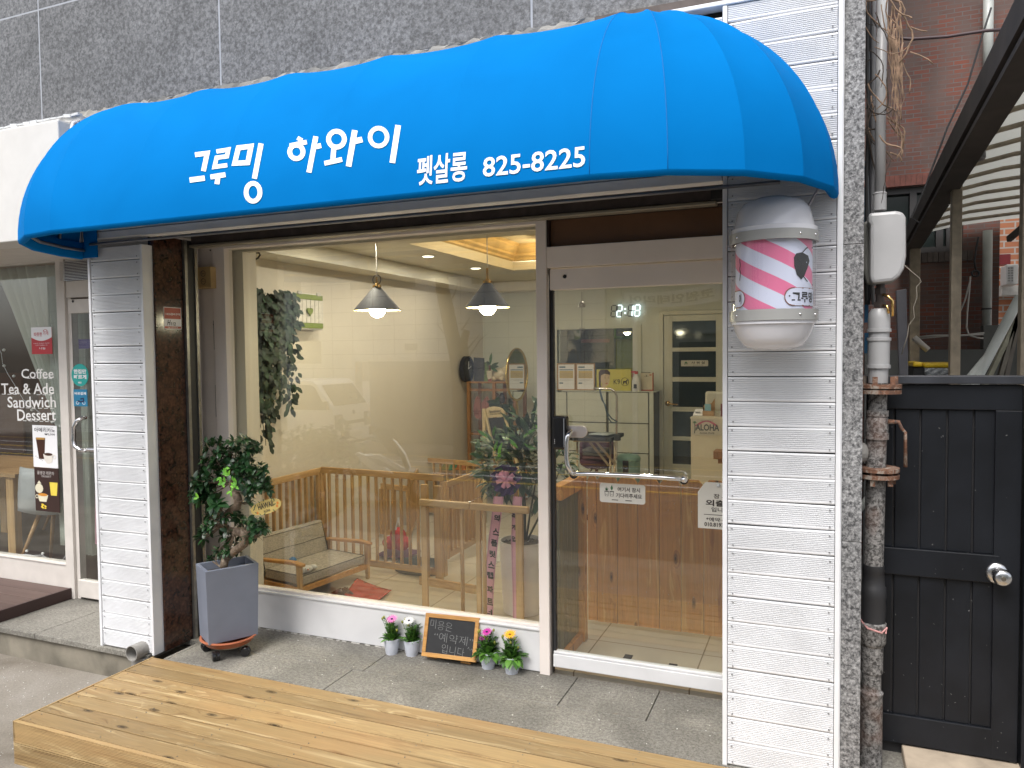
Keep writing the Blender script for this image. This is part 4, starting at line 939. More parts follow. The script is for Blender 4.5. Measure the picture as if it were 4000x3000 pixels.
# ---- white cab truck (reflected)
TX, TYn, TZ = -10.8, -7.7, street_z(-7.7)
t = thing('white_truck', (TX, TYn, TZ), 'small white cab truck across the street, seen reflected in the shop window', 'truck')
TWH = plain('truck_white_paint', (.88, .88, .87), .25, var=.03); TGL = plain('truck_dark_glass', (.035, .04, .04), .06); TBK = plain('truck_black_trim', (.03, .03, .03), .5)
Wt = 1.6; roof = RF(1290, 1482, TYn - .5).z
def cabprof():  # (x back from the front, z)
    return [(0.0, TZ + .32), (.0, TZ + .62), (.02, RF(1300, 1600, TYn).z - .18), (.06, RF(1305, 1594, TYn).z), (.50, roof - .10), (.62, roof - .02), (.8, roof), (1.55, roof), (1.62, roof - .06), (1.62, TZ + .32)]
pr = cabprof(); mb = MB().prism([V((TX - a, TYn, z)) for a, z in pr], (0, -Wt, 0)); cab = mb.build('cab', TWH, t, bevel=.05)
wz0 = RF(1305, 1594, TYn).z; sl = lambda s: (.06 + .44 * s, wz0 + (roof - .10 - wz0) * s)
def ws(s, v, o=.012): a, z = sl(s); return V((TX - a + o, TYn - v * Wt, z + o * .5))
mb = MB().add([ws(.06, .07), ws(.06, .93), ws(.93, .90), ws(.93, .10)], [(0, 1, 2, 3)]); mb.build('windscreen', TGL, t, solid=.01)
mb = MB().prism([V((TX - .22, TYn + .012, wz0 - .06)), V((TX - 1.25, TYn + .012, wz0 - .06)), V((TX - 1.25, TYn + .012, roof - .12)), V((TX - .68, TYn + .012, roof - .12)), V((TX - .55, TYn + .012, roof - .18))], (0, -.02, 0)); mb.build('side_window', TGL, t)
for v in (.02, .80):
    y0 = TYn - v * Wt; mb = MB().box(TX - .12, TX + .022, y0, y0 - .30, TZ + .62, TZ + .98); h = mb.build('headlight', plain('headlight_glass', (.25, .25, .25), .08), t, bevel=.03)
    mb = MB().ball((TX + .018, y0 - .15, TZ + .86), .07, 8, sc_=(.3, 1, 1)); mb.build('reflector', CHROME, h, smooth=True)
mb = MB().box(TX - .02, TX + .015, TYn - .38, TYn - 1.24, TZ + .72, TZ + .80); mb.build('grille', TBK, t)
mb = MB().box(TX - .35, TX + .05, TYn + .02, TYn - Wt - .02, TZ + .30, TZ + .58); mb.build('bumper', TWH, t, bevel=.04)
mb = MB().box(TX + .05, TX + .06, TYn - .55, TYn - 1.05, TZ + .38, TZ + .50); mb.build('number_plate', plain('plate_pale', (.6, .62, .6), .4), t)
mb = MB().lathe([(.0001, .008), (.05, .008), (.055, 0)], (TX + .004, TYn - .8, TZ + 1.0), 16, M=Euler((0, rad(90), 0)).to_matrix().to_4x4()); mb.build('round_badge', TBK, t)
for v in (.25, .62): mb = MB().tube([ws(.02, v, .03), ws(.10, v + .14, .03)], .012, 6); mb.build('wiper', TBK, t)
mb = MB().box(TX - .16, TX - .08, TYn + .22, TYn + .10, wz0 - .04, wz0 + .16); mb.bar((TX - .12, TYn + .12, wz0), (TX - .2, TYn, wz0 - .04), .02, .02); mb.build('mirror', TBK, t)
for xx in (-.75, -3.4):
    for yy in (TYn - .1, TYn - Wt + .1):
        M = Euler((rad(90), 0, 0)).to_matrix().to_4x4(); mb = MB().lathe([(.0001, -.09), (.28, -.09), (.30, -.06), (.30, .06), (.28, .09), (.0001, .09)], (TX + xx, yy, TZ + .30), 24, M=M); wl = mb.build('wheel', TBK, t)
        mb = MB().lathe([(.0001, .095), (.17, .095), (.17, -.095), (.0001, -.095)], (TX + xx, yy, TZ + .30), 18, M=M); mb.build('rim', STEEL, wl)
mb = MB().box(TX - 4.4, TX - 1.72, TYn, TYn - Wt, TZ + .62, TZ + .72); 
for yy in (TYn, TYn - Wt + .04): mb.box(TX - 4.4, TX - 1.72, yy, yy - .04, TZ + .72, TZ + 1.08)
mb.build('cargo_bed', plain('bed_blue_grey', (.25, .28, .30), .5), t); mb = MB().box(TX - 4.3, TX - .3, TYn - .3, TYn - 1.3, TZ + .32, TZ + .6); mb.build('chassis', TBK, t)

# ---- scooter (reflected)
SY = -1.75; SZ = street_z(SY)
t = thing('white_scooter', RF(1560, 1900, SY), 'white scooter with a dark windshield, seen as a reflection in the shop window', 'scooter')
sp = lambda px, py, dy=0: RF(px, py, SY) + V((0, dy, 0))
def sheet(mb, pts, th, dy=0): mb.prism([sp(a, b, dy) for a, b in pts], (0, th, 0))
mb = MB(); sheet(mb, [(1404, 1768), (1418, 1762), (1448, 1775), (1500, 1770), (1540, 1795), (1600, 1825), (1612, 1818), (1595, 1770), (1550, 1712), (1562, 1720), (1600, 1770), (1618, 1822), (1606, 1838), (1570, 1830), (1500, 1800), (1452, 1780), (1420, 1785)], .05, .12)
sheet(mb, [(1404, 1768), (1448, 1778), (1490, 1812), (1540, 1850), (1500, 1850), (1450, 1828), (1412, 1800)], .06, .02); mb.build('front_fairing', TWH, t, bevel=.01)
mb = MB(); sheet(mb, [(1410, 1775), (1452, 1782), (1540, 1830), (1630, 1845), (1632, 1880), (1600, 1960), (1500, 1960), (1400, 1900), (1380, 1830)], .22, -.20); mb.build('body', plain('scooter_grey_body', (.30, .29, .27), .35), t, bevel=.03)
mb = MB(); sheet(mb, [(1455, 1782), (1500, 1790), (1560, 1822), (1540, 1824), (1500, 1812)], .02, .16); mb.build('headlight', plain('scooter_lamp_glass', (.5, .5, .5), .06), t)
mb = MB(); sheet(mb, [(1460, 1690), (1475, 1672), (1530, 1675), (1545, 1700), (1590, 1780), (1580, 1795), (1520, 1765)], .01, .03); mb.build('windshield', plain('smoked_screen', (.14, .13, .12), .08), t)
mb = MB().tube([sp(1380, 1725, .3), sp(1430, 1715, .1), sp(1440, 1712, 0), sp(1460, 1712, -.3)], .02, 8); mb.build('handlebar', TBK, t)
for s_ in (.35, -.35): mb = MB().box(*[c_ for c_ in ()]) if False else MB(); c = sp(1398, 1690, s_); mb.cbox(c, (.04, .16, .12)); mb.bar(c, sp(1430, 1715, s_ * .5), .015, .015); mb.build('mirror', TBK, t, bevel=.01)
for px in (1640, 1330):
    c = sp(px, 1860); c.z = SZ + .25; M = Euler((rad(90), 0, 0)).to_matrix().to_4x4(); mb = MB().lathe([(.12, -.05), (.22, -.055), (.25, -.03), (.25, .03), (.22, .055), (.12, .05)], c, 22, M=M); wl = mb.build('wheel', TBK, t)
    mb = MB().lathe([(.0001, .03), (.12, .04), (.12, -.04), (.0001, -.03)], c, 18, M=M); mb.build('rim', STEEL, wl)
c = sp(1420, 1800); mb = MB().box(c.x - 1.1, c.x - .25, SY - .16, SY + .16, SZ + .62, SZ + .82); mb.build('seat', TBK, t, bevel=.04)
mb = MB().box(c.x - 1.2, c.x - .2, SY - .15, SY + .15, SZ + .32, SZ + .61); mb.build('rear_body', TWH, t, bevel=.05)

# ================================================================== CAFE NEXT DOOR
CY = 3.65
cz0 = A(130, 2185, CY).z; czh = A(100, 1030, CY).z; cp0, cp1 = A(240, 1600, CY).x, A(272, 1600, CY).x
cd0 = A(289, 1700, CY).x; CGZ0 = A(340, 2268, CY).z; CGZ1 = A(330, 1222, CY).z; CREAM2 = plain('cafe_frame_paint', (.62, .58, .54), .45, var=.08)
t = thing('cafe_window', (-5.2, CY, 0), 'cream framed cafe window at the far left with white menu lettering', 'window')
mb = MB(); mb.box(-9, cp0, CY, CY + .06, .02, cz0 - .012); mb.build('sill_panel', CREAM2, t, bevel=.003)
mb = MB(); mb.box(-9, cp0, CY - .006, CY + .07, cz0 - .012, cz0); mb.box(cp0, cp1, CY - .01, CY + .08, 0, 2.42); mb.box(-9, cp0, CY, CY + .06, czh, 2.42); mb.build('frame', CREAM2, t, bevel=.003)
mb = MB().box(-9, cp0 + .002, CY + .03, CY + .036, cz0, czh); mb.build('pane', GLASS, t)
mb = MB(); LW = plain('white_vinyl', (.8, .78, .76), .5); ly = CY + .0285
def cafe_line(s, x0, y1, x1, y0, thin=.0):
    a, b = A(x0, y1, ly), A(x1, y1, ly); h = A(x1, y0, ly).z - A(x1, y1, ly).z
    vs, fs = textmesh(s, .012); mb.add([V((a.x + (b.x - a.x) * v.x, ly, a.z + (b.z - a.z) * v.x + h * v.y)) for v in vs], fs)
    # slab serifs at the feet and heads of the capitals
    return a, b, h
for args in (('Coffee', 84, 1478, 210, 1440), ('Tea & Ade', 6, 1540, 212, 1496), ('Sandwich', 30, 1592, 219, 1548), ('Dessert', 68, 1643, 219, 1598)):
    a, b, h = cafe_line(args[0], args[1], args[2], args[3], args[4])
    L_ = len(args[0]); wch = (b.x - a.x) / L_
    for i in range(L_):
        if args[0][i] in ' &CS': continue
        xx = a.x + wch * (i + .35); mb.box(xx - wch * .28, xx + wch * .34, ly - .0005, ly, a.z - .001, a.z + .003)
mb.build('menu_lettering', LW, t)
t = thing('cafe_door', (-4.7, CY, 0), 'cream cafe door with a narrow glass pane and vent grille, left of the white pillar', 'door')
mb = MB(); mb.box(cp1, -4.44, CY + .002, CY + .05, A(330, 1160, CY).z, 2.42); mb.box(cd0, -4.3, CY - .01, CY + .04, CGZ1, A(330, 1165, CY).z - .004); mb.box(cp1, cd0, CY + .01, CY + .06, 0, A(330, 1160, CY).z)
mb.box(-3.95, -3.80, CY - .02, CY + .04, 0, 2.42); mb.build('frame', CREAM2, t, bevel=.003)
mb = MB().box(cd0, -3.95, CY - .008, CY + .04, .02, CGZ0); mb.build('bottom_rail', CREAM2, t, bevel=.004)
mb = MB().box(cd0, -3.95, CY + .012, CY + .018, CGZ0, CGZ1); mb.build('pane', GLASS, t)
v0, v1, vz0, vz1 = A(239, 1090, CY).x, -4.46, A(300, 1096, CY).z, A(300, 1018, CY).z
mb = MB().box(v0, v1 + .3, CY - .002, CY + .0015, vz0, vz1); mb.build('vent_backing', BLKM, t)
mb = MB()
for i in range(13): z = vz0 + (vz1 - vz0) * (i + .5) / 13; mb.box(v0, v1 + .3, CY - .010, CY - .003, z - .002, z + .0015)
mb.build('vent_grille', STEEL, t)
mb = MB().lathe([(.0001, 0), (.009, 0), (.009, .002)], A(285, 1177, CY - .012), 12, M=Euler((rad(90), 0, 0)).to_matrix().to_4x4()); mb.build('keyhole', BLKM, t)
hp = [(333, 1632, -.0), (322, 1632, .05), (300, 1645, .065), (288, 1670, .065), (287, 1720, .065), (293, 1745, .065), (312, 1758, .065), (330, 1760, .05), (335, 1760, 0)]
mb = MB().tube([A(a, b, CY - c_) for a, b, c_ in hp], .014, 10); mb.build('pull_handle', CHROME, t, smooth=True)
mb = MB().tube([A(335, 1760, CY - .03), A(345, 1756, CY - .06), A(420, 1760, CY - .06)], .013, 10); mb.build('push_bar', CHROME, t, smooth=True)
# stickers
def card(name, label, cat, px0, py0, px1, py1, mat, y=ly, oval=False, th=.002):
    a, b = A(px0, py1, y), A(px1, py0, y); zt_, zb__ = A((px0 + px1) / 2, py0, y).z, A((px0 + px1) / 2, py1, y).z
    t = thing(name, a, label, cat); W__, H__ = b.x - a.x, zt_ - zb__
    mb = MB()
    if oval: mb.prism([V((a.x + W__ / 2 + W__ / 2 * math.cos(i * math.pi / 14), y - th, zb__ + H__ / 2 + H__ / 2 * math.sin(i * math.pi / 14))) for i in range(28)], (0, th, 0))
    else: mb.box(a.x, a.x + W__, y - th, y, zb__, zt_)
    mb.build('sheet', mat, t)
    fn = lambda p, o=.0006: V((a.x + p[0] * W__, y - th - o, zb__ + p[1] * H__))
    return t, fn, W__, H__
TEAL = plain('teal_print', (.02, .36, .33), .4); BLU2 = plain('blue_print', (.02, .20, .36), .4); PURP = plain('purple_print', (.09, .05, .25), .4); REDP = plain('red_card', (.48, .03, .04), .4); CFBR = plain('coffee_brown', (.05, .015, .008), .3)
def cardtext(t, fn, W__, H__, rows, mat, name='lettering'):
    mb = MB()
    for s, u, v, ww, hh, b in rows: write(mb, s, fn((u, v)), X1, Z1, ww * W__, hh * H__, b)
    return mb.build(name, mat, t)
t, fn, W_, H_ = card('charity_sticker', 'white and red rounded sticker on the cafe window above the word Coffee', 'sticker', 126, 1278, 202, 1383, REDP)
mb = MB(); mb.add([fn((0, 1)), fn((1, 1))] + [fn((1 - i / 10, .62 - .13 * math.sin(math.pi * i / 10))) for i in range(11)], [tuple(range(13))]); mb.build('white_top', PAPER, t)
cardtext(t, lambda p: fn(p, .0012), W_, H_, [('따뜻한', .14, .66, .40, .15, .02), ('가게', .58, .70, .26, .14, .01), ('⌂', .6, .84, .2, .08, .02)], REDP, 'red_lettering')
cardtext(t, fn, W_, H_, [('나눔의 손길로 따뜻한', .1, .38, .78, .04, .0), ('가게가 되었습니다', .18, .31, .6, .04, .0), ('나눔', .38, .17, .3, .09, .01)], PAPER, 'white_lettering')
t, fn, W_, H_ = card('delivery_sticker', 'oval teal Korean delivery sticker on the cafe door glass', 'sticker', 282, 1421, 345, 1509, TEAL, y=CY + .011, oval=True)
cardtext(t, fn, W_, H_, [('한집만', .14, .56, .74, .2, .04), ('빠르게', .14, .32, .74, .2, .04), ('배민', .38, .12, .2, .09, .03)], PAPER)
t, fn, W_, H_ = card('rider_sticker', 'square blue sticker with a delivery scooter under the oval teal sticker', 'sticker', 290, 1521, 341, 1587, BLU2, y=CY + .011)
cardtext(t, fn, W_, H_, [('바로결제', .08, .68, .84, .16, .03)], PAPER)
mb = MB(); ring(mb, (.28, .2), .10, .08, .03, lambda p: fn(p)); ring(mb, (.74, .2), .10, .08, .03, lambda p: fn(p)); mb.build('wheel_drawing', PAPER, t)
mb = MB(); stroke(mb, [(.28, .3), (.4, .3), (.5, .26), (.74, .3), (.72, .46), (.5, .44)], .09, False, lambda p: fn(p, .001)); mb.build('scooter_drawing', plain('navy_print', (.01, .02, .08), .5), t)
t, fn, W_, H_ = card('purple_notice', 'small purple notice behind the cafe door glass above the oval sticker', 'notice', 303, 1325, 356, 1362, PURP, y=CY + .06); cardtext(t, fn, W_, H_, [('OPEN', .2, .55, .5, .25, .01), ('10:00-21:00', .12, .2, .7, .15, .0)], plain('lilac_print', (.3, .25, .45), .5))
t, fn, W_, H_ = card('americano_poster', 'tall white poster with iced and hot coffee on the cafe window', 'poster', 133, 1662, 222, 1826, PAPER)
cardtext(t, fn, W_, H_, [('아메리카노', .08, .84, .86, .10, .02), ('₩2,500', .5, .765, .42, .055, .015), ('시원하게 즐기는 커피', .12, .945, .74, .02, 0)], INK)
mb = MB(); mb.add([fn((.13, .70)), fn((.52, .70)), fn((.46, .20)), fn((.24, .20))], [(3, 2, 1, 0)]); mb.build('iced_coffee_print', CFBR, t)
mb = MB(); mb.add([fn((.15, .71), .001), fn((.50, .71), .001), fn((.50, .66), .001), fn((.15, .66), .001)], [(0, 1, 2, 3)]); mb.build('ice_print', plain('amber_print', (.45, .25, .06), .4), t)
mb = MB(); mb.add([fn((.42, .32), .0012), fn((.84, .32), .0012), fn((.78, .14), .0012), (fn((.66, .10), .0012)), fn((.56, .10), .0012), fn((.46, .18), .0012)], [(0, 1, 2, 3, 4, 5)]); ring(mb, (.87, .26), .06, .04, .02, lambda p: fn(p, .0012)); mb.build('cup_print', plain('cup_cream', (.72, .68, .62), .4), t)
mb = MB(); mb.add([fn((.63 + .17 * math.cos(i * .5236), .32 + .035 * math.sin(i * .5236)), .002) for i in range(12)], [tuple(range(12))]); mb.build('hot_coffee_print', CFBR, t)
mb = MB()
for i in range(9): p = (.08 + .035 * i, .25 - .012 * i + .015 * (i % 2)); mb.add([fn((p[0], p[1]), .001), fn((p[0] + .03, p[1] + .005), .001), fn((p[0] + .015, p[1] + .018), .001)], [(0, 1, 2)])
mb.build('bean_print', CFBR, t)
t, fn, W_, H_ = card('lemon_tea_poster', 'dark brown poster with teapot, cup and lemonade below the white coffee poster', 'poster', 141, 1828, 229, 1998, plain('dark_chocolate_print', (.035, .015, .012), .35))
cardtext(t, fn, W_, H_, [('꿀생강 레몬차', .12, .84, .70, .085, .01), ('DESSERT', .3, .785, .4, .04, .01)], plain('pale_print', (.45, .42, .4), .5))
CR = plain('teapot_cream', (.70, .66, .5), .4)
mb = MB(); mb.add([fn((.18 + .17 * math.cos(i * .5236), .52 + .11 * math.sin(i * .5236))) for i in range(12)], [tuple(range(12))]); mb.add([fn((.1, .63)), fn((.28, .63)), fn((.19, .7))], [(0, 1, 2)]); mb.build('teapot_print', CR, t)
mb = MB(); mb.add([fn((.08, .38)), fn((.55, .38)), fn((.46, .22)), fn((.18, .22))], [(3, 2, 1, 0)]); ring(mb, (.07, .33), .05, .035, .02, lambda p: fn(p)); mb.build('cup_print', CR, t)
mb = MB(); mb.add([fn((.32 + .2 * math.cos(i * .5236), .38 + .035 * math.sin(i * .5236)), .001) for i in range(12)], [tuple(range(12))]); mb.build('tea_print', plain('orange_tea_print', (.6, .25, .03), .4), t)
mb = MB(); mb.add([fn((.62, .68)), fn((.95, .68)), fn((.90, .38)), fn((.66, .38))], [(3, 2, 1, 0)]); mb.build('lemonade_print', plain('lemon_print', (.75, .60, .08), .4), t)
mb = MB()
for i in range(9): a = random.uniform(0, 6.3); c_ = (.35 + random.uniform(-.12, .12), .1 + random.uniform(-.05, .06)); mb.add([fn((c_[0] + .05 * math.cos(k * 1.26), c_[1] + .02 * math.sin(k * 1.26)), .001 + i * .0001) for k in range(5)], [tuple(range(5))])
mb.build('flower_print', plain('yellow_flower_print', (.75, .55, .05), .5), t)
# sign box over the cafe
SBX = 0; sb_y = 2.97; SX1 = A(226, 462, sb_y).x
zst, zsb = A(100, 490, sb_y).z, A(40, 944, sb_y).z
t = thing('cafe_sign_box', (-6, sb_y, zsb), 'blank off-white sign box above the cafe, beside the left end of the awning', 'sign box')
OFFW = plain('offwhite_sign', (.62, .61, .59), .5, var=.05); mb = MB().box(-9, SX1, sb_y, 3.19, zsb, zst); mb.build('box', OFFW, t, bevel=.006)
mb = MB().box(-9, SX1 + .06, 3.06, 3.195, zst + .012, zst + .045); mb.box(-9, SX1 - .02, sb_y + .02, 3.19, zst, zst + .012); mb.build('top_trim', OFFW, t, bevel=.004)
mb = MB()
for i in range(70): mb.cbox((-7.75 + i * .056, 3.06, zst + .046), (.06, .03, random.uniform(.006, .02)), (0, random.uniform(-.15, .15), 0))
mb.build('sealant_bead', plain('thick_white_sealant', (.62, .64, .66), .5), t)
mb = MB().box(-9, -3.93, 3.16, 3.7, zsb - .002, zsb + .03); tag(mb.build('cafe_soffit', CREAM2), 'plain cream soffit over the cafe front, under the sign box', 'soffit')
mb = MB().tube([A(312, 470, 3.12), A(322, 500, 3.08), A(300, 475, 3.05), A(285, 480, 3.02), A(278, 500, 3.0), A(292, 528, 3.0)], .008, 6); mb.tube([A(335, 490, 3.1), A(340, 520, 3.02), A(320, 512, 3.0)], .007, 6)
tag(mb.build('loose_cable', WP, smooth=True), 'loop of white cable hanging between the cafe sign box and the awning', 'cable')
# cafe room
t = thing('cafe_interior', (-7, 5, 0), 'dim brown cafe room with panelled back wall behind the left window', 'room')
CBR = plain('cafe_brown_wall', (.10, .055, .03), .6, var=.3, vs=2); mb = MB(); mb.box(-11, -3.95, 6.4, 6.5, 0, 2.6); mb.box(-3.96, -3.9, 3.72, 6.4, 0, 2.6); mb.box(-11.1, -11, 3.7, 6.5, 0, 2.6); mb.build('wall', CBR, t)
mb = MB(); mb.box(-11, -3.9, 3.72, 6.5, -.03, -.001); mb.build('floor', plain('cafe_dark_floor', (.05, .045, .04), .3), t); mb = MB(); mb.box(-11, -3.9, 3.72, 6.5, 2.6, 2.7); mb.build('ceiling', plain('cafe_ceiling', (.3, .25, .2), .6), t)
mb = MB()
for i in range(5): mb.box(-10 + i * 1.1, -9.2 + i * 1.1, 6.36, 6.39, .5, 1.5)
for i in range(9): mb.box(-7.7 + .12 * i, -7.62 + .12 * i, 6.33, 6.36, .75, .95)
mb.build('wall_panel', plain('cafe_panel', (.16, .07, .035), .5), t)
lamp('cafe_room_lamp', (-6.3, 5.2, 2.5), 14, .5, (1, .85, .62))
# sheer curtain
SHEER = N('sheer_curtain'); SHEER.set((.72, .76, .70), .8); SHEER.b.inputs['Alpha'].default_value = .62
mb = MB(); P = []; yC = CY + .16; top = A(20, 1050, yC).z
xr = A(240, 1300, yC).x
for i in range(41):
    s = i / 40; col = []
    zb2 = None
    for j in range(25):
        v = j / 24; zz = top - v * (top - A(180, 2120, yC).z)
        k_ = min(1, v / .55); xl = A(-20, 1060, yC).x * (1 - k_) + A(218, 1560, yC).x * k_ if v < .55 else A(222, 1560, yC).x
        x = xl + (xr + .03 - xl) * s; col.append(V((x, yC + .035 * math.sin(s * 44 + v * 1.5) * (1 - .5 * v), zz)))
    P.append(col)
mb.grid(P, .5); o = mb.build('sheer_curtain', SHEER.m, smooth=True, solid=.002); tag(o, 'pale sheer curtain gathered to the right behind the cafe window', 'curtain')
mb = MB(); P = []
for i in range(13):
    s = i / 12; P.append([V((A(306, 1600, CY + .2).x - .0 + s * .12, CY + .2 + .02 * math.sin(s * 20), zz)) for zz in (.25, 1.2, 2.1)])
mb.grid(P, .5); tag(mb.build('door_curtain', SHEER.m, smooth=True, solid=.002), 'narrow pale curtain hanging behind the cafe door pane', 'curtain')
mb = MB().prism([A(371, 1780, CY + .1), A(384, 1780, CY + .1), A(385, 2130, CY + .1), A(372, 2125, CY + .1)], (0, .004, 0)); tag(mb.build('pink_cloth', plain('pink_cloth_mat', (.55, .30, .38), .8)), 'strip of pink cloth hanging inside the cafe door by the pillar', 'cloth')
# chair and table in the cafe
def shell_chair(c, rot, label, col=(.55, .56, .57)):
    t = thing('cafe_chair', c, label, 'chair', 'white shell chairs in the cafe'); M = Matrix.Translation(c) @ Matrix.Rotation(rot, 4, 'Z'); SM = plain('shell_plastic', col, .35)
    mb = MB(); P = []
    prof = [(-.21, .46), (-.12, .435), (.05, .43), (.16, .445), (.205, .50), (.225, .60), (.235, .72), (.24, .82)]
    for j, (y_, z_) in enumerate(prof):
        row = []
        for i in range(9):
            s = -1 + i / 4; wd_ = .22 if j < 5 else .22 - .018 * (j - 4); row.append(M @ V((s * wd_, y_ - (.05 * s * s if j > 3 else 0), z_ + .035 * s * s * (1 if j < 4 else .3))))
        P.append(row)
    mb.grid(P, .5); mb.build('seat_shell', SM, t, smooth=True, solid=.012)
    for sx_ in (-1, 1):
        for sy__ in (-1, 1): mb = MB().tube([M @ V((sx_ * .10, sy__ * .09, .425)), M @ V((sx_ * .22, sy__ * .21, 0))], [.018, .012], 8); mb.build('leg', plain('beech_leg', (.42, .24, .10), .5), t, smooth=True)
c = G(120, 2250, 0); shell_chair(V((-5.72, 4.22, 0)), rad(200), 'white shell chair with wooden legs behind the cafe posters')
shell_chair(V((-6.9, 5.3, 0)), rad(20), 'white slatted chair beyond the cafe table', (.35, .33, .30))
shell_chair(V((-4.55, 4.9, 0)), rad(150), 'white chair behind the cafe door glass', (.42, .44, .44))
t = thing('cafe_table', (-6.6, 4.4, 0), 'pale wooden cafe table at the far left edge with a glass planter on it', 'table')
mb = MB().box(-7.4, -6.05, 4.1, 4.9, .71, .74); mb.build('tabletop', FENCEH, t); 
for xx, yy in ((-6.15, 4.15), (-6.15, 4.85), (-7.3, 4.15), (-7.3, 4.85)): mb = MB().box(xx - .045, xx + .045, yy - .03, yy + .03, 0, .71); mb.build('leg', FENCEW, t)
c = V((-6.55, 4.2, .74)); t = thing('glass_planter', c, 'small glass box with a pink flower on the cafe table', 'planter'); mb = MB().box(c.x - .1, c.x + .08, c.y - .05, c.y + .05, c.z, c.z + .09); mb.build('box', plain('green_glass_box', (.35, .42, .36), .1), t)
mb = MB().ball(c + V((-.02, 0, .3)), .06, 8); mb.build('flower', plain('coral_flower', (.6, .14, .12), .7), t, smooth=True); mb = MB().tube([c + V((0, 0, .05)), c + V((-.02, 0, .28))], .004, 5)
for i in range(8): a = i * .8; mb.leaf(c + V((0, 0, .08)), (math.cos(a), math.sin(a), .5), Z1, .1, .04)
mb.build('leaf', GLEAF, t)
# string lights
t = thing('string_lights', A(60, 2160, CY + .06), 'string of small white globe lights lying along the cafe sill and draped down the window', 'string lights')
pts = [A(px, py, CY + .07) for px, py in ((0, 2158), (30, 2160), (70, 2168), (100, 2165), (130, 2170), (165, 2168), (185, 2182), (205, 2196), (230, 2200), (250, 2180), (262, 2160))]
pts2 = [A(px, py, CY + .09) for px, py in ((-10, 1350), (5, 1380), (10, 1420), (30, 1460), (55, 1500), (90, 1560), (140, 1600), (200, 1648), (245, 1668))]
mb = MB().tube(pts, .0025, 5); mb.tube(pts2, .002, 5); mb.build('wire', WP, t, smooth=True)
for px, py in ((40, 2172), (65, 2176), (80, 2180), (105, 2152), (118, 2182), (138, 2184), (167, 2162), (165, 2180), (187, 2196), (220, 2198), (256, 2200), (15, 1367), (16, 1429), (54, 1469), (125, 1601), (204, 1648), (236, 1665)):
    mb = MB().ball(A(px, py, CY + .075 if py > 1900 else CY + .09), .0105, 8); mb.build('globe', plain('white_globe', (.8, .8, .8), .3), t, smooth=True) if px == 40 else mb.build('globe', bpy.data.materials['white_globe'], t, smooth=True)
# brown composite deck in front of the cafe
t = thing('cafe_deck', (-6, 3.4, 0), 'dark brown composite decking in front of the cafe window', 'deck')
BRD = wood('brown_composite', (.075, .045, .04), (.105, .065, .055), (.13, .085, .075), 0, 0, 1, .6, .2); dzt = .075; x1 = -4.835
mb = MB(); 
for i in range(4): mb.box(-9, x1 - .012, 3.13 + i * .128, 3.13 + i * .128 + .124, dzt - .02, dzt)
mb.build('plank', BRD, t, bevel=.002)
mb = MB().box(x1 - .010, x1 + .006, 3.12, 3.64, .002, dzt + .001); mb.box(-9, x1 - .011, 3.118, 3.129, .002, dzt); mb.build('edge_board', plain('dark_brown_edge', (.045, .022, .02), .5), t)
# wall between the cafe and the salon behind the left pillar
mb = MB().box(-3.93, -3.9, 3.15, 3.9, 0, 2.5); tag(mb.build('party_wall', CREAM2), 'cream party wall edge behind the narrow left pillar', 'wall')

# ================================================================== ALLEY
brk = N('red_brick'); _b = brk.n('TexBrick', offset=.5, i_Scale=1.0); _c = brk.coord((1, 1, 1), rot=(rad(90), 0, 0)); brk.l(_c, _b.inputs['Vector'])
_b.inputs['Brick Width'].default_value = .112; _b.inputs['Row Height'].default_value = .034; _b.inputs['Mortar Size'].default_value = .0035; _b.inputs['Bias'].default_value = -.1
_b.inputs['Color1'].default_value = (.20, .06, .038, 1); _b.inputs['Color2'].default_value = (.115, .062, .052, 1); _b.inputs['Mortar'].default_value = (.13, .12, .115, 1)
_n = brk.noise(_c, 1.1, 5, .8); brk.set(brk.mix(1.0, brk.mix(brk.ramp(brk.noise(_c, 7, 4, 0), [(.42, .75), (.6, 0.0)]), _b.outputs[0], (.12, .085, .075)), brk.ramp(_n, [(.3, .55), (.62, 1.0)]), 'MULTIPLY'), .8).bump(_b.outputs['Fac'], -.6, .006)
BKY = 6.95
t = thing('brick_building', (2, BKY, 0), 'dark red brick building closing the alley behind the black gate, with dark windows', 'building')
wl0, wl1, wzb, wzt = .2, A(3762, 960, BKY).x, A(3650, 985, BKY).z, A(3560, 725, BKY).z
bxe = A(3903, 1100, BKY).x
mb = MB(); mb.box(-.3, bxe, BKY, BKY + .3, -.4, wzb); mb.box(wl1, bxe, BKY, BKY + .3, wzb, wzt); mb.box(-.3, 3.6, BKY, BKY + .3, wzt, 7.5); mb.build('brick_wall', brk.m, t)
mb, m2 = MB(), MB()
for i in range(95):
    x = -.3 + i * .040
    if x < 3.5: mb.box(x + .0015, x + .0385, BKY - .006, BKY, wzt + .002, wzt + .09)
    if x < wl1 + .05: m2.box(x + .0015, x + .0385, BKY - .02, BKY, wzb - .08, wzb - .002)
m2.build('window_sill', DKBR, t); mb.build('soldier_course', plain('dark_red_soldier_brick', (.17, .06, .045), .8, var=.4, vs=12), t)
mb = MB().box(-.3, wl1, BKY + .12, BKY + .13, wzb, wzt); mb.build('window_pane', plain('dark_green_pane', (.02, .028, .027), .1), t)
mb = MB(); mb.box(-.3, wl1, BKY + .06, BKY + .11, wzb, wzb + .05); mb.box(-.3, wl1, BKY + .06, BKY + .11, wzt - .05, wzt); mb.box(wl1 - .05, wl1, BKY + .05, BKY + .112, wzb, wzt)
for px in (3555, 3660, 3700): x = A(px, 950, BKY).x; mb.box(x, x + .05, BKY + .055, BKY + .114, wzb, wzt)
mb.build('window_frame', plain('dark_window_frame', (.035, .032, .032), .5), t)
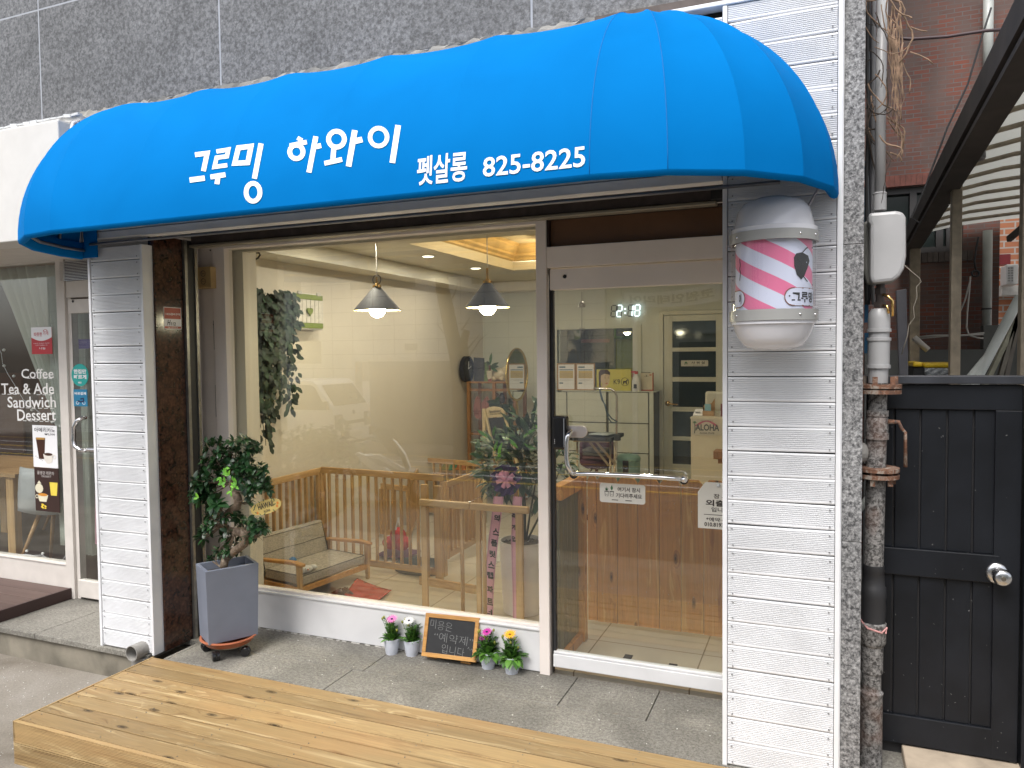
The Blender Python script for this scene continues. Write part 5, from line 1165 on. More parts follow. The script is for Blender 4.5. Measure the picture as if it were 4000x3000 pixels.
fb = N('orange_brick'); _b = fb.n('TexBrick', offset=.5, i_Scale=1.0); _c = fb.coord((1, 1, 1), rot=(rad(90), 0, 0)); fb.l(_c, _b.inputs['Vector']); _b.inputs['Brick Width'].default_value = .22; _b.inputs['Row Height'].default_value = .075; _b.inputs['Mortar Size'].default_value = .009
_b.inputs['Color1'].default_value = (.50, .20, .10, 1); _b.inputs['Color2'].default_value = (.42, .16, .08, 1); _b.inputs['Mortar'].default_value = (.45, .42, .38, 1); fb.set(_b.outputs[0], .8)
FY = 10.5
t = thing('orange_brick_building', (3, FY, 0), 'pale orange brick building glimpsed at the far right behind the air conditioner', 'building')
mb = MB().box(1.2, 7, FY, FY + .3, -1, 5.2); mb.build('brick_wall', fb.m, t); mb = MB().box(1.9, 3.6, FY - .35, FY, A(3950, 1160, FY).z, A(3950, 1125, FY).z); mb.build('balcony_slab', plain('pale_rough_concrete', (.5, .49, .45), .9, var=.3, bump=.6, bs=20), t)
x0 = A(3985, 950, FY).x; mb = MB().box(x0, x0 + .9, FY - .02, FY - .001, A(3985, 1020, FY).z, A(3985, 910, FY).z); mb.build('window', plain('dark_far_window', (.06, .07, .07), .15), t)
mb = MB().box(A(3900, 920, FY).x, A(4060, 920, FY).x, 8.0, 8.06, A(3950, 915, 8.0).z, A(3950, 893, 8.0).z); tag(mb.build('teal_beam', plain('teal_paint', (.01, .22, .18), .5)), 'teal painted beam under the canopy at the far right', 'beam')
a0, a1 = A(3930, 1100, 9.8), A(3978, 1100, 9.8); t = thing('air_conditioner', a0, 'white outdoor air conditioner unit on the orange brick building', 'air conditioner')
z0, z1 = A(3950, 1112, 9.8).z, A(3950, 1032, 9.8).z; mb = MB().box(a0.x, a1.x, 9.8, 10.1, z0, z1); mb.build('casing', plain('ac_white', (.55, .55, .52), .5), t, bevel=.01); mb = MB().box(a0.x + .01, a1.x - .05, 9.79, 9.799, z0 + .03, z1 - .03); mb.build('dark_grille', BLKM, t)
mb = MB()
for i in range(5): x = a0.x + .01 + (a1.x - a0.x - .06) * i / 4; mb.box(x - .003, x + .003, 9.782, 9.789, z0 + .03, z1 - .03)
for i in range(7): z = z0 + .03 + (z1 - z0 - .06) * i / 6; mb.box(a0.x + .01, a1.x - .05, 9.782, 9.789, z - .003, z + .003)
mb.build('grille_bar', plain('ac_bar', (.5, .5, .48), .5), t)
mb = MB().box(A(3905, 1000, 10.2).x, A(3948, 1000, 10.2).x, 10.2, 10.4, A(3925, 1032, 10.2).z, A(3925, 993, 10.2).z); tag(mb.build('red_shutter', plain('dark_red_panel', (.22, .03, .035), .5)), 'dark red panel above the air conditioner', 'panel')
# floor of the alley, low wall, parapet
mb = MB().box(.2, 8, 3.0, 13, -.25, -.06); struct(mb.build('alley_floor', CONC))
mb = MB().box(A(3537, 2940, 3.28).x, 1.4, 3.02, 3.44, -.06, .045); tag(mb.build('gate_step', plain('tan_stone', (.40, .33, .25), .8, var=.3, vs=8, bump=.4), bevel=.006), 'worn tan stone step in front of the black gate', 'step')
mb = MB(); random.seed(5)
for i in range(150): mb.cbox((random.uniform(.17, .34), random.uniform(3.02, 3.3), -.055 + random.uniform(0, .015)), (random.uniform(.006, .03), random.uniform(.004, .02), .005), (random.uniform(-.4, .4), random.uniform(-.4, .4), random.uniform(0, 3)))
tag(mb.build('dead_leaves', plain('brown_litter', (.16, .11, .07), .9, var=.5, vs=40)), 'brown dry leaf litter in the corner below the gas pipe', 'leaves', kind='stuff')
GW = plain('grey_wall_paint', (.085, .088, .085), .7, var=.2, vs=4); LWY = 6.3
t = thing('low_grey_wall', (2, LWY, 0), 'low dark grey stepped wall in front of the brick building in the alley', 'wall'); xs1 = A(3842, 1300, LWY).x
mb = MB(); mb.box(.3, xs1, LWY, LWY + .12, -.1, A(3700, 1366, LWY).z); mb.box(xs1, 3.0, LWY - .004, LWY + .12, -.1, A(3880, 1270, LWY).z); mb.build('wall_panel', GW, t)
def pipe(name, pts, r_, mat, label, cat, group=None, n=12, smooth=True):
    mb = MB().tube(pts, r_, n); return tag(mb.build(name, mat, smooth=smooth), label, cat, group)
WPI = plain('grey_white_pvc', (.42, .44, .42), .4, var=.15)
yd = BKY - .1; t = thing('downpipe', A(3853, 1100, yd), 'grey-white plastic downpipe on the dark brick wall, with a black strap', 'pipe')
mb = MB().tube([A(3853, 1375, yd), A(3858, 950, yd), A(3858, 900, yd)], .033, 14); mb.build('pipe', WPI, t, smooth=True); mb = MB().tube([A(3853, 1210, yd), A(3853, 1204, yd)], .037, 14); mb.build('strap', BLKM, t)
pipe('wall_downpipe', [A(3858, 345, yd), A(3862, -60, yd)], .036, WPI, 'white downpipe high on the red brick wall above the dark beam', 'pipe')
# canopy over the alley
ALU = plain('weathered_beige_steel', (.27, .225, .165), .5, metal=.2, var=.3, vs=20); BEAMX = .585; bzz = 2.60
t = thing('alley_canopy', (BEAMX, 5, bzz), 'translucent curved alley canopy with beige ribs and a dark sloping edge beam', 'canopy')
cy0, cy1 = 2.9, 7.4
DBEAM = plain('dark_rusty_beam', (.035, .028, .024), .7, var=.4, vs=8)
bx = lambda y: (AX(3600, 800, .58).x)
bm = [A(3514, 990, 6.6), A(4040, -15, 2.45)]; mb = MB(); mb.bar(bm[0], bm[1], .045, .10); mb.bar(bm[0] + V((.03, 0, -.08)), bm[1] + V((.03, 0, -.08)), .09, .02); mb.build('edge_beam', DBEAM, t)
def bat(y): s = (y - bm[0].y) / (bm[1].y - bm[0].y); return bm[0].lerp(bm[1], s)
def arch(y, o=0): b = bat(y); return [b + V((dx_ * 1.0, 0, dz_ + o)) for dx_, dz_ in ((.02, -.02), (.05, .05), (.12, .125), (.24, .19), (.42, .225), (.75, .25), (1.6, .27), (2.8, .28))]
for i in range(15):
    y = 2.55 + i * .29; mb = MB(); P = arch(y); mb.tube(P, .013, 6, r=.5); mb.build('rib', ALU, t, smooth=True)
TRANS = N('translucent_panel'); TRANS.t.nodes.remove(TRANS.b); a_ = TRANS.n('BsdfTranslucent'); a_.inputs[0].default_value = (.42, .43, .40, 1); b_ = TRANS.n('BsdfDiffuse'); b_.inputs[0].default_value = (.50, .51, .49, 1); m_ = TRANS.n('MixShader'); m_.inputs[0].default_value = .45
TRANS.l(a_.outputs[0], m_.inputs[1]); TRANS.l(b_.outputs[0], m_.inputs[2]); TRANS.l(m_.outputs[0], TRANS.out.inputs[0])
mb = MB(); mb.grid([arch(2.4 + i * .5, .016) for i in range(10)], .5); mb.build('roof_sheet', TRANS.m, t, smooth=True)
mb = MB(); p = bat(6.6); mb.bar(A(3940, 935, 6.5), A(4040, 850, 6.2), .03, .04); mb.build('cross_beam', DBEAM, t)
for px, y, lb in ((3569, 5.9, 'beige steel canopy post nearer the gas meter, taller board leaning on it'), (3727, 4.25, 'beige steel canopy post in the middle of the alley view'), (3999, 3.75, 'beige steel canopy post at the right edge above the gate')):
    a = A(px, 1470, y); ztp = bat(min(y, 6.5)).z - .02 if px < 3900 else 2.6
    t = thing('canopy_post', (a.x, y, -.1), lb, 'post', 'beige posts of the alley canopy'); mb = MB().box(a.x - .022 * y / 4.25, a.x + .022 * y / 4.25, y - .03, y + .03, -.1, ztp); mb.build('tube', ALU, t, bevel=.003)
    mb = MB().box(a.x - .05, a.x + .05, y - .05, y + .05, -.1, -.09); mb.build('foot_plate', ALU, t)
# camera-like lamp under beam
c = A(3815, 592, 3.9); t = thing('security_lamp', c, 'round grey outdoor lamp clamped to the dark canopy beam', 'lamp')
mb = MB().lathe([(.001, .035), (.028, .033), (.034, .02), (.036, -.03), (.03, -.04), (.001, -.042)], c, 18); mb.build('lamp_head', plain('lamp_grey', (.12, .12, .12), .4), t, smooth=True)
mb = MB().tube([c + V((-.01, 0, .03)), c + V((-.06, .02, .045)), c + V((-.10, .03, .02))], .008, 6); mb.build('bracket', BLKM, t); mb = MB().bar(c + V((-.035, 0, .03)), c + V((-.005, 0, .09)), .012, .004); mb.build('fin', BLKM, t)
# grey upright board
t0 = A(3520, 1130, 5.2); mb = MB().prism([A(3513, 1470, 5.2), A(3548, 1470, 5.2), A(3541, 1128, 5.2), A(3500, 1135, 5.2)], (0, .04, 0)); tag(mb.build('grey_board', plain('grey_board_paint', (.10, .10, .115), .6), bevel=.004), 'upright dark grey board standing behind the gate beside a beige post', 'board')
# yellow lidded bins with bag
by = 5.4; t = thing('yellow_lid_bin', A(3600, 1470, by), 'storage bin with a bright yellow lid behind the gate', 'bin', )
mb = MB(); mb.box(A(3566, 1440, by).x, A(3604, 1440, by).x, by, by + .4, A(3600, 1433, by).z, A(3600, 1414, by).z); mb.box(A(3607, 1440, by).x, A(3742, 1440, by).x, by, by + .4, A(3700, 1436, by).z, A(3700, 1418, by).z); mb.build('lid', plain('yellow_lid', (.75, .50, .02), .4), t, bevel=.01)
mb = MB().box(A(3570, 1440, by).x, A(3735, 1440, by).x, by + .02, by + .38, .0, A(3700, 1436, by).z); mb.build('body', BLKM, t)
mb = MB()
P = [[A(3612 + i * 11, 1438 + j * 9, by - .04 + .03 * math.sin(i * 1.9 + j * 2.3)) for i in range(13)] for j in range(5)]; mb.grid(P, .5); tag(mb.build('plastic_bag', plain('grey_clear_plastic', (.40, .42, .44), .2), smooth=True, solid=.002), 'crumpled clear grey plastic bag hanging below the yellow bin lid', 'bag')
# leaning pipes and laths
for a, b, r_, mt, lb in (((3835, 1475), (3985, 1158), .023, 'pvc', 'thick grey plastic pipe leaning at the right behind the gate'), ((3805, 1475), (3875, 1372), .019, 'pvc', 'short grey plastic pipe leaning left of the thick one'), ):
    mb = MB(); p, q_ = A(*a, 4.3), A(*b, 4.4); d_ = (p - q_); d_.y = 0; d_.normalize(); p = q_ + d_ * 1.9; mb.tube([p, q_], r_, 14); tag(mb.build('leaning_pipe', WPI, smooth=True), lb, 'pipe', 'plastic pipes leaning behind the gate')
for i, (a, b, c_, lb) in enumerate((((3862, 1475), (3985, 1215), (.33, .32, .24), 'pale olive lath leaning right of the thick pipe'), ((3905, 1475), (3985, 1190), (.20, .18, .15), 'dark weathered lath among the leaning pipes'), ((3928, 1475), (3995, 1160), (.15, .13, .11), 'darkest lath leaning at the picture edge behind the gate'))):
    mb = MB(); p, q_ = A(*a, 4.6), A(*b, 4.6); d_ = (p - q_).normalized(); mb.bar(q_ + d_ * 2.0, q_, .05, .02); tag(mb.build('leaning_lath', plain('lath_%d' % i, c_, .7, var=.3)), lb, 'lath', 'laths leaning behind the gate')
# black gate
GY = 3.42; GX0, GX1 = A(3466, 2000, GY).x - .08, A(3990, 2000, GY).x; gzt_, gzb = A(3700, 1467, GY).z, A(3700, 2935, GY).z
NAVY = plain('black_gate_paint', (.009, .0105, .014), .42, var=.35, vs=6, bump=.05, spec=.3)
t = thing('black_gate', ((GX0 + GX1) / 2, GY, gzb), 'low black painted metal gate with vertical grooves across the alley', 'gate')
mb = MB(); mb.box(GX0 - .06, GX1 + .16, GY - .02, GY + .05, A(3700, 1499, GY).z, gzt_); mb.build('top_bar', plain('dark_slate_bar', (.04, .043, .052), .35, var=.3), t, bevel=.003)
zr1, zr2, zr3, zr4 = A(3700, 1600, GY).z, A(3700, 2155, GY).z, A(3700, 2262, GY).z, A(3700, 2822, GY).z
mb = MB(); mb.box(GX0, GX1, GY, GY + .04, zr1, A(3700, 1503, GY).z); mb.box(GX0, GX1 - .07, GY - .003, GY + .04, zr3, zr2); mb.box(GX0, GX1, GY, GY + .04, gzb, zr4); mb.box(GX1 - .09, GX1 + .0, GY - .001, GY + .04, gzb, zr1); mb.build('rail', NAVY, t, bevel=.003)
mb = MB(); xw = [A(px, 1900, GY).x for px in (3440, 3492, 3594, 3699, 3803, 3905)]
for a, b in zip(xw[:-1], xw[1:]):
    for z0, z1 in ((zr2, zr1), (zr4, zr3)): mb.box(a + .004, b - .004, GY + .012, GY + .03, z0, z1)
mb.build('panel_board', NAVY, t, bevel=.003); mb = MB().box(GX0, GX1 - .05, GY + .026, GY + .03, zr4, zr1); mb.build('panel_backing', BLKM, t)
mb = MB().box(GX0, GX1 - .02, GY + .03, GY + .05, -.06, gzb - .01); mb.build('kick_strip', BLKM, t)
c = A(3896, 2240, GY - .003); Mk = Euler((rad(90), 0, 0)).to_matrix().to_4x4()
mb = MB().lathe([(.0001, .006), (.018, .010), (.040, .006), (.0415, 0)], c, 28, M=Mk); kb = mb.build('knob_rose', STEEL, t, smooth=True)
mb = MB().lathe([(.014, .008), (.014, .03), (.030, .036), (.034, .05), (.030, .062), (.020, .068), (.0001, .069)], c + V((.008, 0, -.002)), 28, M=Mk); mb.build('knob', STEEL, kb, smooth=True)
mb = MB().lathe([(.0001, .0705), (.009, .0705), (.009, .068)], c + V((.008, 0, -.002)), 14, M=Mk); mb.build('keyhole', plain('brass_cyl', (.4, .36, .3), .3, metal=1), kb)
random.seed(9); mb = MB()
for i in range(60): mb.cbox((random.uniform(GX0, GX1), GY - .0035, random.uniform(gzb, zr1)), (random.uniform(.001, .004), .0008, random.uniform(.001, .006)), (0, random.uniform(-1, 1), 0))
mb.build('paint_fleck', plain('grey_fleck', (.11, .11, .11), .8), t)
mb = MB(); mb.box(GX1 + .006, GX1 + .07, GY - .03, GY + .06, -.1, gzt_ - .04); mb.box(GX1 + .075, GX1 + .8, GY - .01, GY + .06, -.1, gzt_ - .04); tag(mb.build('gate_post', NAVY), 'black steel gate post and side panel at the right edge', 'post')
# gas meter, pipes
GP = 3.30; gx = A(3435, 400, GP).x; GREYC = plain('light_grey_casing', (.38, .38, .385), .35, var=.08)
t = thing('gas_riser', (gx, GP, .0), 'thick grey gas pipe rising up the corner, flaking and rusty below', 'pipe')
def gz_(py): return A(3400, py, GP).z
def gxp(px, py): return A(px, py, GP).x
gl = lambda py: V((gxp(3395 + (3440 - 3395) * max(0, (2500 - py) / 1300.0) * .0 + {True: 0, False: 0}[True], py), GP, gz_(py)))
cxs = {1210: 3434, 1300: 3434, 1490: 3430, 2230: 3412, 3000: 3398}
def cxp(py):
    ks = sorted(cxs);
    for a, b in zip(ks[:-1], ks[1:]):
        if py <= b: s = max(0, (py - a) / (b - a)); return cxs[a] + (cxs[b] - cxs[a]) * s
    return cxs[ks[-1]]
def gp(py): return A(cxp(py), py, GP)
def seg(name, rows, mat, n=20, auto=35):
    mb = MB(); base = gp(rows[0][0]); mb.tube([gp(py) for py, r_ in rows], [r_ for py, r_ in rows], n); return mb.build(name, mat, t, auto=auto)
seg('painted_cap', [(1203, .012), (1207, .028), (1222, .037), (1245, .040), (1283, .040), (1284, .044), (1297, .044), (1298, .037), (1318, .037), (1319, .044), (1331, .044), (1332, .040), (1424, .040), (1425, .044), (1438, .044), (1439, .036), (1496, .036)], GREYC)
for py in (1500, 1521, 1823, 1848): seg('flange', [(py, .085), (py + 15, .085)], RUST, 24)
seg('upper_pipe', [(1496, .034), (1602, .034), (1603, .041), (1625, .041), (1626, .037), (1640, .042), (1688, .041), (1689, .044), (1714, .044), (1715, .037), (1820, .036), (1980, .036), (2210, .036)], PIPEG)
seg('tape_wrap', [(2205, .038), (2228, .041), (2232, .039), (2285, .043), (2290, .047), (2330, .048), (2345, .046), (2380, .048), (2420, .046), (2424, .047)], BLKM, 20, 60)
seg('coupling', [(2420, .040), (2430, .051), (2505, .050), (2515, .045), (2518, .041), (2622, .041), (2623, .035), (2690, .036), (2700, .044), (2712, .043), (2715, .042), (3150, .043)], PIPEG)
mb = MB()
for py in (1495, 1865):
    for a in range(6): b_ = gp(py); mb.cbox(b_ + V((.066 * math.cos(a * 1.047 + .3), .066 * math.sin(a * 1.047 + .3), 0)), (.018, .018, .05))
mb.build('flange_bolt', RUST, t)
hd = gp(1650); mb = MB().tube([hd + V((.03, -.01, .005)), hd + V((.075, -.02, .005)), hd + V((.085, -.02, -.02)), hd + V((.098, -.02, -.035)), hd + V((.10, -.02, -.17))], [.010, .008, .006, .006, .007], 8); mb.build('valve_lever', RUST, t, smooth=True)
mb = MB().tube([gp(2425) + V((-.05, -.01, .01)), gp(2440) + V((-.02, -.05, 0)), gp(2452) + V((.03, -.05, 0)), gp(2440) + V((.05, -.02, 0)), gp(2458) + V((.045, -.035, 0))], .004, 6); mb.build('pink_string', plain('pink_string', (.55, .28, .27), .8), t)
mb = MB().ball(gp(1770) + V((-.055, 0, 0)), .035, 8, sc_=(1, 1, 1.2)); mb.build('cement_lump', CONC, t)
t = thing('gas_meter_box', A(3450, 1000, GP), 'rounded light grey gas meter box on the alley side of the granite pier', 'meter box')
def mp(px, py, y=3.22): return A(px, py, y)
pts = [mp(3404, 830), mp(3500, 822), mp(3530, 828), mp(3540, 850), mp(3541, 1000), mp(3532, 1050), mp(3515, 1078), mp(3490, 1098), mp(3405, 1108), mp(3398, 1080), mp(3399, 880), mp(3392, 866), mp(3390, 835)]
mb = MB().prism(pts[::-1], (0, .16, 0)); mb.build('cover', GREYC, t, bevel=.018)
pts = [mp(3372, 868, 3.3), mp(3405, 855, 3.3), mp(3405, 1112, 3.3), mp(3385, 1108, 3.3), mp(3370, 1050, 3.3)]; mb = MB().prism(pts[::-1], (0, .12, 0)); mb.build('back_body', plain('meter_back', (.22, .22, .20), .5), t, bevel=.01)
mb = MB().tube([mp(3440, 1100, 3.30), mp(3438, 1140, 3.30), mp(3436, 1200, 3.30)], .016, 10); mb.tube([mp(3438, 1125, 3.30), mp(3438, 1150, 3.3)], .022, 6); mb.tube([mp(3437, 1180, 3.30), mp(3436, 1200, 3.3)], .024, 6); mb.build('outlet_pipe', DKBR, t)
mb = MB().tube([mp(3450, 1150, 3.28), mp(3470, 1158, 3.26), mp(3486, 1175, 3.26), mp(3487, 1235, 3.26)], .006, 6); mb.tube([mp(3450, 1192, 3.28), mp(3465, 1195, 3.26), mp(3472, 1225, 3.26)], .005, 6); mb.build('lever', BRASS, t, smooth=True)
t = thing('grey_riser_pipe', (gx, GP, 2), 'light grey pipe running up from the gas meter box past the vines', 'pipe')
mb = MB().tube([A(3437, 810, GP), A(3440, 400, GP), A(3449, -60, GP)], .0165 * 1.18, 14); mb.build('pipe', GREYC, t, smooth=True)
mb = MB().tube([A(3437, 822, GP), A(3437, 760, GP), A(3437, 757, GP), A(3437, 752, GP)], [.024, .024, .026, .022], 14); mb.build('socket', GREYC, t, smooth=False, auto=30)
for i, (px, r_, c_) in enumerate(((3412, .009, (.25, .25, .26)), (3402, .007, (.03, .03, .035)), (3394, .006, (.10, .11, .12)), (3389, .008, (.03, .03, .03)))):
    mb = MB(); mb.tube([A(px + random.uniform(-5, 5) - 4 * (k < 2), 1190 - k * 130, GP + .06) for k in range(11)], r_, 6); tag(mb.build('conduit', plain('conduit_%d' % i, c_, .5), smooth=True), ('grey conduit nearest the grey riser pipe', 'black cable second from the riser pipe', 'dark grey cable third from the riser pipe', 'black cable tight against the granite pier')[i] + ' in the alley corner', 'cable', 'cables running up the alley corner')
# blue board glimpsed behind the pipes
mb = MB()
for y0, y1 in ((630, 700), (730, 800), (810, 930), (1185, 1260), (1300, 1380)): mb.prism([A(3376, y1, GP + .12), A(3392, y1, GP + .12), A(3393, y0, GP + .12), A(3377, y0, GP + .12)], (0, .01, 0))
tag(mb.build('blue_notice', plain('blue_notice_print', (.02, .10, .20), .5)), 'strips of a blue notice board glimpsed behind the alley pipes', 'notice')
# dry vines
random.seed(21); VINE = plain('dry_vine', (.26, .17, .11), .8, var=.5, vs=30); VD = plain('dark_vine', (.05, .035, .025), .8, var=.4)
t = thing('dry_vine', A(3480, 300, 3.3), 'tangle of bare dry vine stems climbing the pipes beside the granite pier', 'vine')
mbA, mbB = MB(), MB()
for i in range(44):
    px, py = random.uniform(3375, 3500), random.uniform(-40, 640); y = random.uniform(3.18, 3.38); ang = random.uniform(.6, 2.6); pts = []; w_ = random.uniform(-.5, .5)
    for k in range(9): pts.append(A(px, py, y)); ang += w_ * .35 + random.uniform(-.35, .35); px += 22 * math.cos(ang) * .9; py += 22 * math.sin(ang); px = min(max(px, 3372), 3560 - max(0, py - 300) * .12)
    (mbA if px > 3478 or random.random() < .15 else mbB).tube(pts, [random.uniform(.0014, .0034)] * 8 + [.0008], 5)
for i in range(16):
    px = random.uniform(3465, 3530); py = random.uniform(-30, 200); pts = []
    for k in range(12): pts.append(A(px, py, 3.25)); px += random.uniform(-11, 11) + (-2 if px > 3510 else 1); py += random.uniform(22, 44)
    mbA.tube(pts, [.003 - k * .00016 for k in range(12)], 5)
mbA.tube([A(*p, 3.25) for p in ((3490, 0), (3520, 8), (3535, 40), (3530, 60), (3550, 105), (3562, 120), (3566, 150), (3555, 170), (3540, 210), (3515, 245))], .0035, 6)
mbA.tube([A(*p, 3.25) for p in ((3556, 105), (3590, 118), (3622, 123))], .0025, 5); mbA.tube([A(*p, 3.25) for p in ((3555, 203), (3590, 215), (3625, 232), (3645, 250))], .0025, 5)
mbA.build('pale_stem', VINE, t, smooth=True); mbB.build('dark_stem', VD, t, smooth=True)
pipe('overhead_cable', [A(3465, 146, 3.6), A(3560, 153, 3.6), A(3700, 143, 3.6), A(3850, 120, 3.6), A(3990, 112, 3.6)], .0065, plain('brown_cable', (.06, .035, .04), .5), 'dark brown cable crossing the alley in front of the red bricks', 'cable')
pipe('sagging_cable', [A(3872, 30, 3.9), A(3840, 130, 3.9), A(3780, 330, 3.9), A(3700, 500, 3.9), A(3610, 740, 3.9), A(3560, 850, 3.9), A(3590, 870, 3.9)], .004, BLKM, 'thin black cable sagging from the canopy beam towards the gas meter', 'cable')
mb = MB(); mb.tube([A(3532, 1035, 4.2), A(3560, 1060, 4.2), A(3590, 1085, 4.2), A(3598, 1100, 4.2), A(3580, 1120, 4.2), A(3582, 1160, 4.2), A(3568, 1200, 4.2), A(3572, 1240, 4.2), A(3550, 1270, 4.2), A(3545, 1310, 4.2), A(3522, 1385, 4.2)], .0022, 5); tag(mb.build('loose_wire', plain('pale_wire', (.45, .40, .33), .5), smooth=True), 'curly pale loose wire hanging in front of the grey board', 'wire')
mb = MB()
for P in ([(3790, 1080), (3785, 1150), (3778, 1220), (3775, 1280), (3785, 1310), (3820, 1320), (3842, 1322)], [(3790, 1095), (3770, 1170), (3730, 1265)], [(3570, 1318), (3650, 1310), (3760, 1310), (3845, 1300)], [(3570, 1325), (3700, 1312), (3842, 1306)]): mb.tube([A(a, b, 6.2) for a, b in P], .006, 5)
mb.tube([A(3570, 1318, 5.7), A(3625, 1368, 5.7)], .02, 8)
tag(mb.build('pale_cable', plain('pale_grey_cable', (.35, .33, .31), .5), smooth=True), 'pale cables looping across the dark brick wall under the canopy', 'cables')
mb = MB(); mb.tube([A(3810 + 14 * math.cos(i * .5), 1068 + 12 * math.sin(i * .5), 6.8) for i in range(30)], .008, 6); mb.tube([A(3812, 1055, 6.8), A(3806, 1020, 6.8), A(3815, 960, 6.8), A(3822, 925, 6.8)], .008, 6); tag(mb.build('cable_coil', BLKM, smooth=True), 'black coil of cable hung on the dark brick wall', 'cable')

# ================================================================== IN FRONT OF THE SHOP
random.seed(3)
# ---- bonsai planter
FLb, FRb, BLb = V((-3.10, 3.13, .09)), V((-2.955, 3.365, .09)), V((-3.27, 3.235, .09))
e1 = (FRb - FLb); e1.z = 0; ew = e1.length; e1.normalize(); e2 = V((-e1.y, e1.x, 0)); ed = (BLb - FLb).dot(e2)
zt_p = A(816, 2238, 3.12).z + .002
def pq(a, b, z): p = FLb + e1 * a + e2 * b; return V((p.x, p.y, z))
t = thing('planter_pot', pq(ew / 2, ed / 2, .09), 'tall blue-grey rectangular planter pot beside the window sill, tilted on its saucer', 'planter')
SLATE = plain('slate_blue_fibre', (.17, .19, .24), .6, var=.1, vs=6, bump=.1); mb = MB()
o_ = [pq(0, 0, 0), pq(ew, 0, 0), pq(ew, ed, 0), pq(0, ed, 0)]; wl_ = .016
def rg(ins, z, sh=0):
    return [pq(-sh + ins, -sh + ins, z), pq(ew + sh - ins, -sh + ins, z), pq(ew + sh - ins, ed + sh - ins, z), pq(-sh + ins, ed + sh - ins, z)]
levels = [rg(0, .095, -.004), rg(0, zt_p - .002, .006), rg(0, zt_p, .004), rg(wl_, zt_p, .004), rg(wl_, zt_p - .06, .0), rg(ed * .45, zt_p - .075)]
vs = [p for L_ in levels for p in L_]; fs = [(i * 4 + j, i * 4 + (j + 1) % 4, (i + 1) * 4 + (j + 1) % 4, (i + 1) * 4 + j) for i in range(5) for j in range(4)] + [(3, 2, 1, 0), (20, 21, 22, 23)]
mb.add(vs, fs, .5); mb.build('pot', SLATE, t, bevel=.003)
soil = plain('dark_soil', (.025, .02, .016), .95, bump=.8, bs=50)
mb = MB(); g_ = []
for i in range(9): g_.append([pq(.016 + (ew - .03) * i / 8, .016 + (ed - .03) * j / 6, zt_p - .045 + random.uniform(-.006, .006)) for j in range(7)])
mb.grid(g_, .5); mb.build('soil', soil, t)
cc = pq(ew / 2, ed / 2, 0)
t = thing('plant_dolly', (cc.x, cc.y, 0), 'terracotta saucer on a rolling dolly with black casters under the blue-grey planter', 'plant caddy')
mb = MB().lathe([(.001, .060), (.125, .060), (.150, .092), (.157, .094), (.155, .100), (.146, .100), (.122, .070), (.001, .068)], (cc.x, cc.y, 0), 40); mb.build('saucer', plain('terracotta_plastic', (.42, .13, .06), .45, var=.15), t, auto=40)
mb = MB().lathe([(.001, .045), (.10, .045), (.11, .059), (.001, .059)], (cc.x, cc.y, 0), 24); mb.build('base', plain('tan_dolly', (.35, .30, .22), .6), t)
for a in (-78, -8, 100, 200):
    p = V((cc.x + .135 * math.cos(rad(a)), cc.y + .135 * math.sin(rad(a)), .026)); 
    for off in (-.011, .011):
        q_ = p + V((-math.sin(rad(a + 40)), math.cos(rad(a + 40)), 0)) * off; mb = MB().lathe([(.0001, -.009), (.022, -.009), (.0255, -.006), (.0255, .006), (.022, .009), (.0001, .009)], q_, 18, M=Matrix.Rotation(rad(a + 40), 4, 'Z') @ Matrix.Rotation(rad(-90), 4, 'X'))
        mb.build('caster_wheel', BLACK, t, auto=35)
    mb = MB().cbox(p + V((0, 0, .018)), (.03, .022, .014), (0, 0, rad(a))); mb.build('caster_fork', BLACK, t, bevel=.003)
# ---- bonsai
BY_ = 3.27; t = thing('bonsai_tree', A(874, 2214, BY_), 'ficus bonsai with a twisting trunk and dense dark green leaves in the blue-grey planter', 'tree')
cr = lambda x, y: (700 + x / 2.764, 1650 + y / 2.764)
tr_ = [(480, 1600, 36, 0), (485, 1530, 40, 0), (500, 1470, 44, .01), (560, 1420, 42, .02), (640, 1360, 42, .01), (705, 1310, 42, -.01), (730, 1260, 42, -.02), (705, 1205, 44, -.02), (650, 1180, 46, -.005), (600, 1180, 40, .02), (540, 1165, 36, .035), (485, 1130, 40, .03), (478, 1060, 40, .02), (510, 1000, 38, .01), (560, 955, 40, 0), (625, 910, 42, 0), (640, 850, 42, 0), (615, 780, 42, .01), (585, 720, 36, .01), (560, 660, 26, 0), (560, 600, 18, 0), (540, 520, 10, 0)]
BK = N('ficus_bark'); _c = BK.coord(); _f = BK.noise(_c, 35, 5, 1.2); BK.set(BK.ramp(_f, [(.35, (.075, .05, .032)), (.6, (.20, .15, .105)), (.75, (.30, .25, .19))]), .75).bump(_f, .6, .004)
mb = MB(); mb.tube([A(*cr(a, b), BY_ + d_) for a, b, r_, d_ in tr_], [r_ / 2.764 * 4.5 / FPX * .98 for a, b, r_, d_ in tr_], 12)
for br in ([(480, 1590), (420, 1540), (395, 1500), (400, 1420)], [(470, 1580), (440, 1560), (360, 1500)], [(500, 1610), (450, 1620), (420, 1600)]): mb.tube([A(*cr(a, b), BY_ - .01) for a, b in br], [.006, .004, .003, .002][:len(br)], 6)
mb.build('trunk', BK.m, t, smooth=True)
mb = MB(); anch = [(565, 640), (600, 740), (640, 860), (500, 1010), (480, 1100), (690, 1190), (600, 1180), (720, 1270)]
